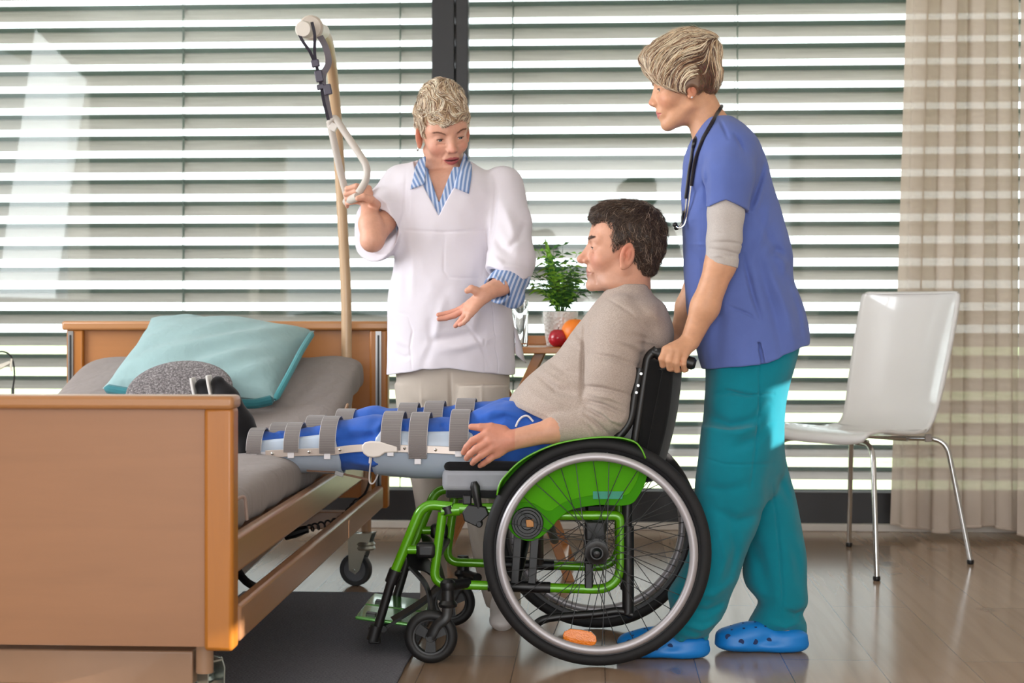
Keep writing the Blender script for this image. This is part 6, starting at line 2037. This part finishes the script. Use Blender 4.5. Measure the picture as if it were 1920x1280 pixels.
        C.cut(plane((0, 0, 0.001), (0, 0, -1)), 0.004)
        cl = solid_obj(C, 'clog', CLOG, body, 0.003)
        ho = MB()
        for dx, z in ((22, .046), (46, .034), (72, .034), (98, .036)):
            a = Vector((x(xt + dx), Yk - 0.06, z)); P0 = np.array([[a.x, a.y, a.z]], f32)
            for _ in range(12):
                P0[:, 1] += np.clip(C.ev(P0), 0, 0.02)
            c = Vector([float(t_) for t_ in P0[0]])
            ho.lathe(c - Vector((0, 0.0006, 0)), [(0.0001, 0), (0.0078, 0.0), (0.0082, 0.003)], (0, 1, 0), 16)
        for dx, dy in ((30, -.025), (30, 0), (52, -.03), (52, -.008), (74, -.03), (74, -.008), (92, -.02)):
            P0 = np.array([[x(xt + dx), Yk + dy, 0.12]], f32)
            for _ in range(14): P0[:, 2] -= np.clip(C.ev(P0), 0, 0.03)
            c = Vector([float(t_) for t_ in P0[0]])
            ho.lathe(c + Vector((0, 0, 0.0006)), [(0.0001, 0), (0.0035, 0.0), (0.004, -0.003)], (0, 0, 1), 14)
        ho.build('vent_holes', plain('clog_hole', (10, 40, 92), 0.7), cl)
        sr = MB().box((x(xt + 12), Yk - 0.0, 0.018), (x(xt + 13), Yk + 0.001, 0.0181))
    # stethoscope ---------------------------------------------------------
    stt = thing('stethoscope', 'black and chrome stethoscope around the neck of the nurse in the blue scrub top', 'stethoscope', at(1300, 320, 4.34))
    U2 = Solid(); U2.ops = list(T.ops) + [('+', B.ops[0][1], 0), ('+', B.ops[1][1], 0.01), ('+', B.ops[2][1], 0.01)]
    bp = surfs(U2, [(1345, 212), (1338, 225), (1328, 242), (1318, 260), (1311, 278), (1305, 296), (1301, 315), (1298, 335), (1296, 348)], 0.004)
    MB().tube(smoothpath([at(1353, 199, 4.46), at(1351, 203, 4.425)] + bp, 6), 0.0055, 10).build('tubing', plain('black_tubing', (24, 20, 28), 0.35), stt)
    bq = surfs(U2, [(1303, 262), (1299, 280), (1296, 300), (1292, 325), (1289, 350), (1286, 372)], 0.004)
    MB().tube(smoothpath([at(1353, 199, 4.46), at(1349, 206, 4.50), at(1330, 232, 4.52), at(1312, 250, 4.49)] + bq, 6), 0.0055, 10).build('tubing', plain('black_tubing', (24, 20, 28), 0.35), stt)
    et = surfs(U2, [(1296, 345), (1293, 370), (1290, 392), (1287, 408)], 0.006)
    ye = et[-1].y
    MB().tube(smoothpath(et + PX((1282, 422, ye), (1273, 427, ye), (1266, 423, ye)), 6), 0.0026, 10).build('ear_tube', CHROME, stt)
    MB().tube(smoothpath(surfs(U2, [(1287, 372), (1285, 395)], 0.006) + PX((1280, 414, ye + .02), (1275, 424, ye + .024), (1270, 428, ye + .024)), 6), 0.0026, 10).build('ear_tube', CHROME, stt)
    for c in PX((1266, 421, ye), (1269, 427, ye + .024)):
        MB().lathe(c, [(0.0001, -0.008), (0.005, -0.006), (0.0065, 0), (0.005, 0.005), (0.0001, 0.007)], (1, 0, 0.4), 16).build('ear_tip', BLACK, stt, angle=None)
    MB().tube(smoothpath(PX((1282, 395, ye + .01), (1279, 405, ye + .01), (1279, 418, ye + .01)), 4), 0.006, 8, flat=0.5).build('spring', BLACK, stt)
    return body
nurse()

# ------------------------------------------------------------------ the woman in the white coat
def doctor():
    Yc = 4.95
    root = thing('person', 'short-haired woman in white coat and beige trousers, gripping the trapeze handle', 'person', (at(850, 900, Yc).x, Yc, 0))
    H = Head(at(829, 245, 4.93), -90 + 24, 21, 9, 0.99, old=0.75, nose=0.98, flare=44, open=0.0028, width=0.98, lid=0.0046, down=0.0012, mouth=1.0, eyew=1.1)
    B = Solid()
    B.add(H.f, 0)
    B.addc(chain([H.w(-0.018, 0, -0.06), at(826, 330, 4.97), at(828, 365, 4.97)], (0.052, 0.054, 0.075)), 0.016)
    B.add(rcone(H.w(0.02, 0, -0.095), at(828, 372, 4.88), 0.022, 0.035), 0.02)
    coat = [(300, 782, 880, 0.075), (312, 765, 898, 0.10), (325, 750, 920, 0.12), (345, 738, 944, 0.135), (380, 737, 955, 0.14), (430, 740, 945, 0.142), (480, 741, 938, 0.142), (530, 733, 950, 0.145), (570, 728, 959, 0.148), (620, 727, 964, 0.15), (660, 726, 965, 0.152), (710, 725, 966, 0.155)]
    B.add(zloft(coat[2:-1], Yc, 0.03), 0.03)
    # her right arm, raised hand on the trapeze
    B.addc(chain(PX((765, 350, 4.95), (722, 418, 4.86), (698, 450, 4.785), (694, 420, 4.80), (693, 396, 4.845)), (0.040, 0.029, 0.0335, 0.033, 0.0265)), 0.016)
    hand(B, at(693, 394, 4.856), 0.028,
         [PX((690 - 1 * i, 354 + 9.5 * i, 4.862 - .004 * i), (668, 349 + 9.5 * i, 4.842 + .004 * i), (651 - (i == 1) * 2, 354 + 9 * i, 4.850 + .008 * i), (651, 366 + 7 * i, 4.868 + .008 * i)) for i in range(4)],
         PX((704, 384, 4.835), (695, 374, 4.800), (682, 369, 4.785), (671, 372, 4.778)), fr=0.0092, mcp_r=0.012)
    # her left arm, palm turned up
    B.addc(chain(PX((928, 350, 4.93), (958, 430, 4.87), (968, 505, 4.77), (940, 535, 4.70), (913, 548, 4.655)), (0.045, 0.038, 0.031, 0.0275, 0.0250)), 0.016)
    hand(B, at(912, 549, 4.652), 0.027,
         [PX((872, 575, 4.665), (852, 584, 4.672), (836, 588, 4.672), (822, 590, 4.668)),
          PX((871, 580, 4.645), (852, 591, 4.650), (836, 596, 4.652), (823, 598, 4.650)),
          PX((875, 586, 4.628), (866, 598, 4.630), (859, 606, 4.634), (854, 611, 4.640)),
          PX((882, 588, 4.612), (876, 598, 4.612), (869, 605, 4.616), (862, 609, 4.622))],
         PX((905, 552, 4.640), (892, 545, 4.628), (884, 541, 4.622), (876, 545, 4.620)), fr=0.0088, mcp_r=0.0112)
    B.addc(chain(PX((797, 720, 4.93), (806, 880, 4.94), (812, 1000, 4.94), (812, 1110, 4.94)), (0.068, 0.05, 0.042, 0.030)), 0.03)
    B.addc(chain(PX((898, 720, 4.93), (910, 880, 4.90), (928, 1000, 4.88), (944, 1110, 4.86)), (0.068, 0.05, 0.042, 0.030)), 0.03)
    def cols(v):
        def extra(q, blend, blob, hm):
            blend(hm * 0.5 * blob((0.092, 0.034, 0.0035), (0.006, 0.015, 0.0025)), (84, 58, 52))
            blend(hm * 0.2 * blob((0.080, 0.034, 0.010), (0.012, 0.018, 0.006)), (150, 110, 104))
        c = paint_head(H, v, (216, 162, 138), (184, 98, 96), (212, 128, 110), None, extra)
        tips = ((v[:, 0] < at(868, 600, 4.64).x) & (v[:, 0] > at(790, 600, 4.64).x) & (v[:, 1] < 4.72) & (v[:, 2] < at(0, 560, 4.64).z))
        c[tips] = c[tips] * 0.6 + np.array(lin((206, 122, 104)), f32) * 0.4
        return c
    body = solid_obj(B, 'body', SKIN, root, 0.0023, cols, 1)
    H.eyes(body, (104, 118, 122), (1, 0.25, -0.25))
    for sg in (1, -1):
        rs = np.random.RandomState(4)
        seeds = np.array([tuple(H.w(0.0885 - 0.014 * (t ** 2) + 0.002, sg * (0.013 + 0.034 * t), 0.0165 + 0.006 * math.sin(t * 2.5) + rs.uniform(-0.0010, 0.0010))) for t in rs.rand(90)], f32)
        dirv = np.array(tuple(H.M @ Vector((-0.35, sg * 1.0, 0.10))), f32)
        e = strands(B.ev, seeds, lambda P: np.tile(dirv, (len(P), 1)), 5, 0.0022, 0.0005, lambda k, rs: (132, 92, 74), 0.0003, 6, 0.12)
        hair_obj('eyebrow', [e], HAIRM, body)
    p = H.w(0.004, -0.083, -0.050)
    MB().rod(p + Vector((0, 0, 0.006)), p, 0.0008, n=6).build('earring', CHROME, body)
    MB().box(p - Vector((0.003, 0.001, 0.006)), p + Vector((0.003, 0.001, 0.001))).build('earring', plain('dark_silver', (90, 84, 80), 0.3, 0.8), body, bevel=0.001)
    # hair ------------------------------------------------------------------
    s = H.sc
    def L(c, r): return ell(H.w(*c), [x * s for x in r], H.Mn)
    S = Solid()
    S.add(L((-0.006, 0, 0.046), (0.093, 0.080, 0.084)), 0)
    S.add(L((0.012, 0, 0.098), (0.074, 0.066, 0.052)), 0.02)
    S.add(L((0.058, 0.006, 0.078), (0.040, 0.054, 0.038)), 0.02)
    S.add(L((0.004, 0, 0.116), (0.062, 0.056, 0.046)), 0.02)
    S.add(L((-0.045, 0, 0.0), (0.050, 0.070, 0.06)), 0.02)
    S.add(L((0.080, 0.002, 0.056), (0.018, 0.026, 0.020)), 0.015)
    for sg in (1, -1): S.add(L((0.028, sg * 0.062, 0.028), (0.020, 0.012, 0.036)), 0.012)
    for sg in (1, -1):
        S.sub(L((0.000, sg * 0.084, -0.020), (0.026, 0.040, 0.034)), 0.006)
        S.sub(L((0.072, sg * 0.060, 0.012), (0.034, 0.036, 0.036)), 0.010)
    S.sub(L((0.108, 0, 0.018), (0.036, 0.060, 0.030)), 0.008)
    S.noise((60, 60, 60), 0.004)
    v, f = S.mesh(0.003)
    q = H.local(v)
    base = np.tile(np.array(lin((186, 156, 122)), f32), (len(v), 1))
    sidem = (q[:, 2] < 0.035)
    base[sidem] = np.array(lin((204, 180, 156)), f32)
    crown = np.array((-0.02, 0.01, 0.135), f32)
    def flow(P):
        q = H.local(P)
        n = len(P)
        wig = np.stack([vnoise(P, (34, 34, 34), 3.0), vnoise(P, (34, 34, 34), 9.0), vnoise(P, (34, 34, 34), 17.0)], 1)
        loc = np.stack([0.9 + 0 * q[:, 0], q[:, 1] * 6, -0.25 + 0 * q[:, 0]], 1)
        down = np.stack([0.15 + 0 * q[:, 0], 0 * q[:, 1], -1 + 0 * q[:, 0]], 1)
        w = np.clip((0.065 - q[:, 2]) / 0.04, 0, 1)[:, None]
        loc = loc * (1 - w) + down * w + wig * 1.1
        return (loc @ H.Mn.T).astype(f32)
    def colr(k, rs):
        t = rs.rand()
        b = (246, 230, 208) if t < 0.42 else ((214, 186, 152) if t < 0.70 else (136, 104, 80))
        m = rs.uniform(0.88, 1.1)
        return tuple(min(255, x * m) for x in b)
    seeds = sample_surface(v, 3200, q[:, 2] > 0.03, 3)
    st = strands(S.ev, seeds, flow, 11, 0.0050, 0.0014, colr, 0.0008, 5, 0.16, 0.15, 0.006)
    seeds2 = sample_surface(v, 2400, (q[:, 2] <= 0.045), 8)
    st2 = strands(S.ev, seeds2, flow, 4, 0.0030, 0.0006, lambda k, rs: tuple(min(255, x * rs.uniform(0.85, 1.15)) for x in (216, 194, 168)), 0.0, 7, 0.3, 0.3, 0.001)
    hair_obj('hair', [(v, f, base), st, st2], HAIRM, body)
    # striped shirt ---------------------------------------------------------
    def stripes(name, rot, scale=26):
        t = NT(name)
        vv = t.coords((1, 1, 1), rot=rot)
        w = t.new('ShaderNodeTexWave'); w.inputs['Scale'].default_value = scale; w.bands_direction = 'X'; w.inputs['Distortion'].default_value = 0.15
        t.l.new(vv, w.inputs['Vector'])
        t.base(t.ramp(w.outputs['Fac'], [(0.45, lin((112, 138, 182))), (0.66, lin((190, 200, 222)))]))
        t.set(Roughness=0.85, Specular_IOR_Level=0.2)
        return t.m
    STR = stripes('striped_cotton', (0, R(8), 0))
    Sh = Solid()
    Sh.add(zloft(coat, Yc, 0.006, 2.2, cap=0.004), 0)
    Sh.cut(plane(at(828, 440, Yc), (0, 0, -1)), 0.002)
    Sh.cut(plane(at(828, 318, Yc), (0, 0, 1)), 0.002)
    def wedge(cx, py_top, py_bot, half_top, Ymax):
        """V-shaped opening at the front"""
        zt_, zb_ = at(cx, py_top, 4.85).z, at(cx, py_bot, 4.85).z
        x0 = at(cx, py_bot, 4.85).x; xt = at(cx, py_top, 4.85).x; hw = m_(half_top, 4.85)
        def f_(P):
            t_ = np.clip((P[:, 2] - zb_) / (zt_ - zb_), -1, 1.6)
            xc = x0 + (xt - x0) * t_
            d = np.abs(P[:, 0] - xc) - hw * t_
            d = d * 0.9
            return np.maximum(np.maximum(d, zb_ - P[:, 2]), P[:, 1] - Ymax).astype(f32)
        return f_
    Sh.sub(wedge(825, 300, 382, 30, 4.93), 0.002)
    shirt = solid_obj(Sh, 'shirt', STR, body, 0.003)
    # white coat ------------------------------------------------------------
    C = Solid()
    C.add(zloft(coat, Yc, 0, 2.2, cap=0.006), 0)
    C.addc(chain(PX((758, 352, 4.95), (722, 405, 4.90), (702, 444, 4.85)), (0.074, 0.073, 0.075)), 0.03)
    C.addc(chain(PX((940, 352, 4.93), (955, 420, 4.87), (958, 490, 4.79), (950, 515, 4.765)), (0.070, 0.066, 0.070, 0.070)), 0.02)
    # right sleeve: open end, hollow
    a0, a1 = at(722, 400, 4.90), at(702, 444, 4.85)
    ax1 = (a1 - a0).normalized()
    def only(region, f_):
        def g_(P):
            return np.where(region(P), f_(P), -1.0).astype(f32)
        return g_
    xr = at(745, 430, 4.9).x
    C.cut(plane(a1, (-0.5, -0.86, 0)), 0.002)
    C.sub(rcone(at(717, 416, 4.90), at(700, 448, 4.79), 0.054, 0.066), 0.003)
    b0, b1 = at(958, 480, 4.80), at(955, 528, 4.75)
    n2 = (at(915, 505, 4.75) - at(1000, 552, 4.78)).normalized(); n2 = Vector((n2.z, -0.25, -n2.x)); n2 = n2 if n2.z < 0 else Vector((-n2.x, -0.25, -n2.z))
    C.cut(only(lambda P: (P[:, 1] < 4.84) & (P[:, 0] > at(905, 500, 4.75).x), plane(at(957, 528, 4.76), n2)), 0.002)
    C.sub(rcone(at(957, 512, 4.77), at(952, 570, 4.74), 0.058, 0.064), 0.003)
    C.sub(wedge(825, 292, 407, 58, 4.95), 0.003)
    C.sub(rcone(at(827, 285, 4.96), at(827, 325, 4.94), 0.075, 0.068), 0.004)
    hz = [(722, 703), (745, 700), (800, 688), (850, 686), (905, 694), (966, 700)]
    def hem(P): return (np.interp(P[:, 0], [at(x_, y_, Yc).x for x_, y_ in hz], [at(x_, y_, Yc).z for x_, y_ in hz]) - P[:, 2]).astype(f32)
    C.cut(hem, 0.003)
    for pts, w, h in (
        ([(745, 430), (830, 436), (925, 432)], 2.5, -2.2), ([(835, 438), (834, 480), (834, 508), (843, 520)], 2, -1.8), ([(843, 520), (870, 521), (905, 521)], 2, -1.8), ([(910, 440), (908, 480), (905, 520)], 2, -1.8),
        ([(757, 300), (760, 340), (757, 400), (745, 440)], 3, -3), ([(925, 320), (930, 360), (926, 420), (918, 470)], 4, -6), ([(770, 350), (768, 400), (762, 440)], 7, 3),
        ([(745, 470), (760, 520), (768, 560)], 9, -4), ([(765, 440), (775, 500), (770, 560)], 8, 3.5), ([(905, 470), (895, 540), (870, 600)], 10, -6), ([(915, 520), (900, 570), (885, 640)], 9, 4),
        ([(835, 560), (820, 620), (800, 660)], 9, 4), ([(810, 600), (812, 640), (795, 690)], 8, -4), ([(800, 640), (850, 632), (905, 622)], 8, -5), ([(830, 655), (880, 648), (940, 630)], 8, 4), ([(728, 560), (745, 585), (762, 592)], 3, -3), ([(765, 592), (775, 620), (770, 650), (774, 690)], 2, -2.5),
        ([(728, 620), (745, 640), (770, 650)], 5, 3), ([(735, 660), (760, 670), (775, 665)], 5, -3), ([(930, 560), (940, 620), (945, 690)], 9, 4), ([(870, 600), (900, 640), (920, 690)], 3, -1.8),
        ([(940, 380), (960, 420), (975, 470)], 9, 4), ([(930, 440), (945, 465), (962, 480)], 8, -6), ([(985, 420), (975, 450), (955, 470)], 6, -4), ([(925, 480), (950, 500), (985, 505)], 6, 4), ([(700, 340), (725, 350), (750, 352)], 5, -3), ([(712, 372), (735, 380), (752, 378)], 5, 3)):
        C.fold(pts, 4.84, w, h)
    C.noise((9, 9, 8), 0.004); C.noise((26, 26, 18), 0.0022)
    WHITE = fabric('white_cotton', (222, 216, 224), 0.02, 1100, 0.8, 16)
    coat_o = solid_obj(C, 'coat', WHITE, body, 0.003)
    # loose tie end at her left side
    MB().grid([[at(962, 612, 4.95), at(968, 618, 4.96)], [at(966, 640, 4.93), at(978, 652, 4.95)], [at(966, 664, 4.92), at(982, 672, 4.94)], [at(980, 676, 4.93), at(986, 681, 4.94)]]).build('coat_tie', WHITE, coat_o, angle=None).modifiers.new('Solidify', 'SOLIDIFY').thickness = 0.003
    # collar wings on top of the coat
    W2 = Solid(); W2.ops = C.ops + Sh.ops[:1]
    def wing(poly, mt):
        n = len(poly)
        cxp = sum(p_[0] for p_ in poly) / n; cyp = sum(p_[1] for p_ in poly) / n
        m = MB()
        rings = []
        for k in range(7):
            t_ = k / 6
            rings.append([surf(W2, cxp + (x_ - cxp) * t_, cyp + (y_ - cyp) * t_, 0.006) for x_, y_ in poly])
        vs = [rings[0][0]] + [p_ for r_ in rings[1:] for p_ in r_]
        fs = []
        for i in range(n):
            fs.append((0, 1 + i, 1 + (i + 1) % n))
        for k in range(5):
            for i in range(n):
                a_, b_ = 1 + k * n + i, 1 + k * n + (i + 1) % n
                fs.append((a_, a_ + n, b_ + n, b_))
        o = MB().add(vs, fs).build('collar', mt, shirt, angle=None)
        so = o.modifiers.new('Solidify', 'SOLIDIFY'); so.thickness = 0.003; so.offset = 1
    def dense(poly, k=4):
        out = []
        for i in range(len(poly)):
            a_, b_ = poly[i], poly[(i + 1) % len(poly)]
            for j in range(k): out.append((a_[0] + (b_[0] - a_[0]) * j / k, a_[1] + (b_[1] - a_[1]) * j / k))
        return out
    wing(dense([(797, 293), (798, 318), (796, 345), (769, 355), (774, 335), (779, 312), (786, 298)]), stripes('collar_stripe', (0, R(28), 0)))
    wing(dense([(872, 288), (885, 308), (884, 335), (879, 363), (850, 351), (858, 325), (866, 300)]), stripes('collar_stripe_b', (0, R(-6), 0)))
    # striped cuff turned back
    K = Solid()
    K.addc(chain(PX((962, 520, 4.765), (945, 535, 4.725), (922, 548, 4.675)), (0.052, 0.050, 0.040)), 0.01)
    dk = (at(922, 548, 4.675) - at(962, 520, 4.765)).normalized()
    K.cut(plane(at(928, 544, 4.69), dk), 0.002)
    K.add(rcone(at(950, 545, 4.73), at(962, 556, 4.74), 0.040, 0.036), 0.015)
    K.sub(rcone(at(945, 535, 4.72), at(905, 556, 4.64), 0.036, 0.036), 0.003)
    K.add(rcone(at(957, 522, 4.735), at(948, 530, 4.715), 0.038, 0.036), 0.01)
    for pts, w, h in (([(930, 512), (938, 540), (940, 570)], 2, 2), ([(948, 520), (955, 545), (958, 570)], 3, -3)): K.fold(pts, 4.72, w, h)
    solid_obj(K, 'cuff', stripes('cuff_stripe', (0, R(-20), 0)), body, 0.0028)
    # trousers --------------------------------------------------------------
    T = Solid()
    T.add(zloft([(650, 740, 955, 0.135), (720, 746, 955, 0.135), (780, 748, 956, 0.125), (820, 752, 956, 0.12), (850, 760, 955, 0.10)], Yc, 0), 0)
    T.add(zloft([(720, 742, 842, 0.09), (780, 746, 846, 0.09), (840, 754, 845, 0.086), (900, 772, 842, 0.078), (960, 782, 842, 0.074), (1040, 790, 838, 0.068), (1120, 788, 838, 0.064), (1145, 790, 836, 0.06)], 4.94, 0, cap=0.006), 0.01)
    T.add(zloft([(720, 846, 955, 0.09), (780, 848, 957, 0.09), (840, 852, 957, 0.086), (900, 862, 962, 0.08), (960, 872, 966, 0.076), (1040, 888, 972, 0.07), (1100, 902, 976, 0.066), (1134, 912, 978, 0.062)], 4.88, 0, cap=0.006), 0.01)
    for pts, w, h in (([(845, 700), (846, 760), (848, 830)], 3, -6), ([(790, 720), (792, 800), (796, 900)], 3, 3), ([(905, 720), (908, 800), (912, 900), (930, 1000)], 3, 3), ([(760, 745), (790, 760), (830, 750)], 8, -3), ([(870, 880), (880, 960), (900, 1050)], 5, -4)):
        T.fold(pts, 4.84, w, h)
    T.noise((10, 10, 7), 0.005)
    solid_obj(T, 'trousers', fabric('beige_cotton', (190, 178, 166), 0.04, 1100, 0.8, 12), body, 0.0035)
    for a_, b_, Y in ((812, 806, 4.94), (944, 950, 4.80)):
        K = Solid()
        base_ = at(a_, 1150, Y)
        top_ = Vector((base_.x, Y, 0.09)); K.addc(chain([top_, Vector((base_.x, Y - 0.0, 0.045)), Vector((base_.x + 0.003, Y - 0.10, 0.026))], (0.032, 0.036, 0.026)), 0.02)
        K.add(ell((base_.x, Y - 0.06, 0.022), (0.038, 0.085, 0.022)), 0.02)
        K.add(ell((base_.x, Y + 0.02, 0.026), (0.032, 0.04, 0.026)), 0.02)
        solid_obj(K, 'sock', fabric('white_sock', (216, 210, 208), 0.04), body, 0.003)
    return body
doctor()
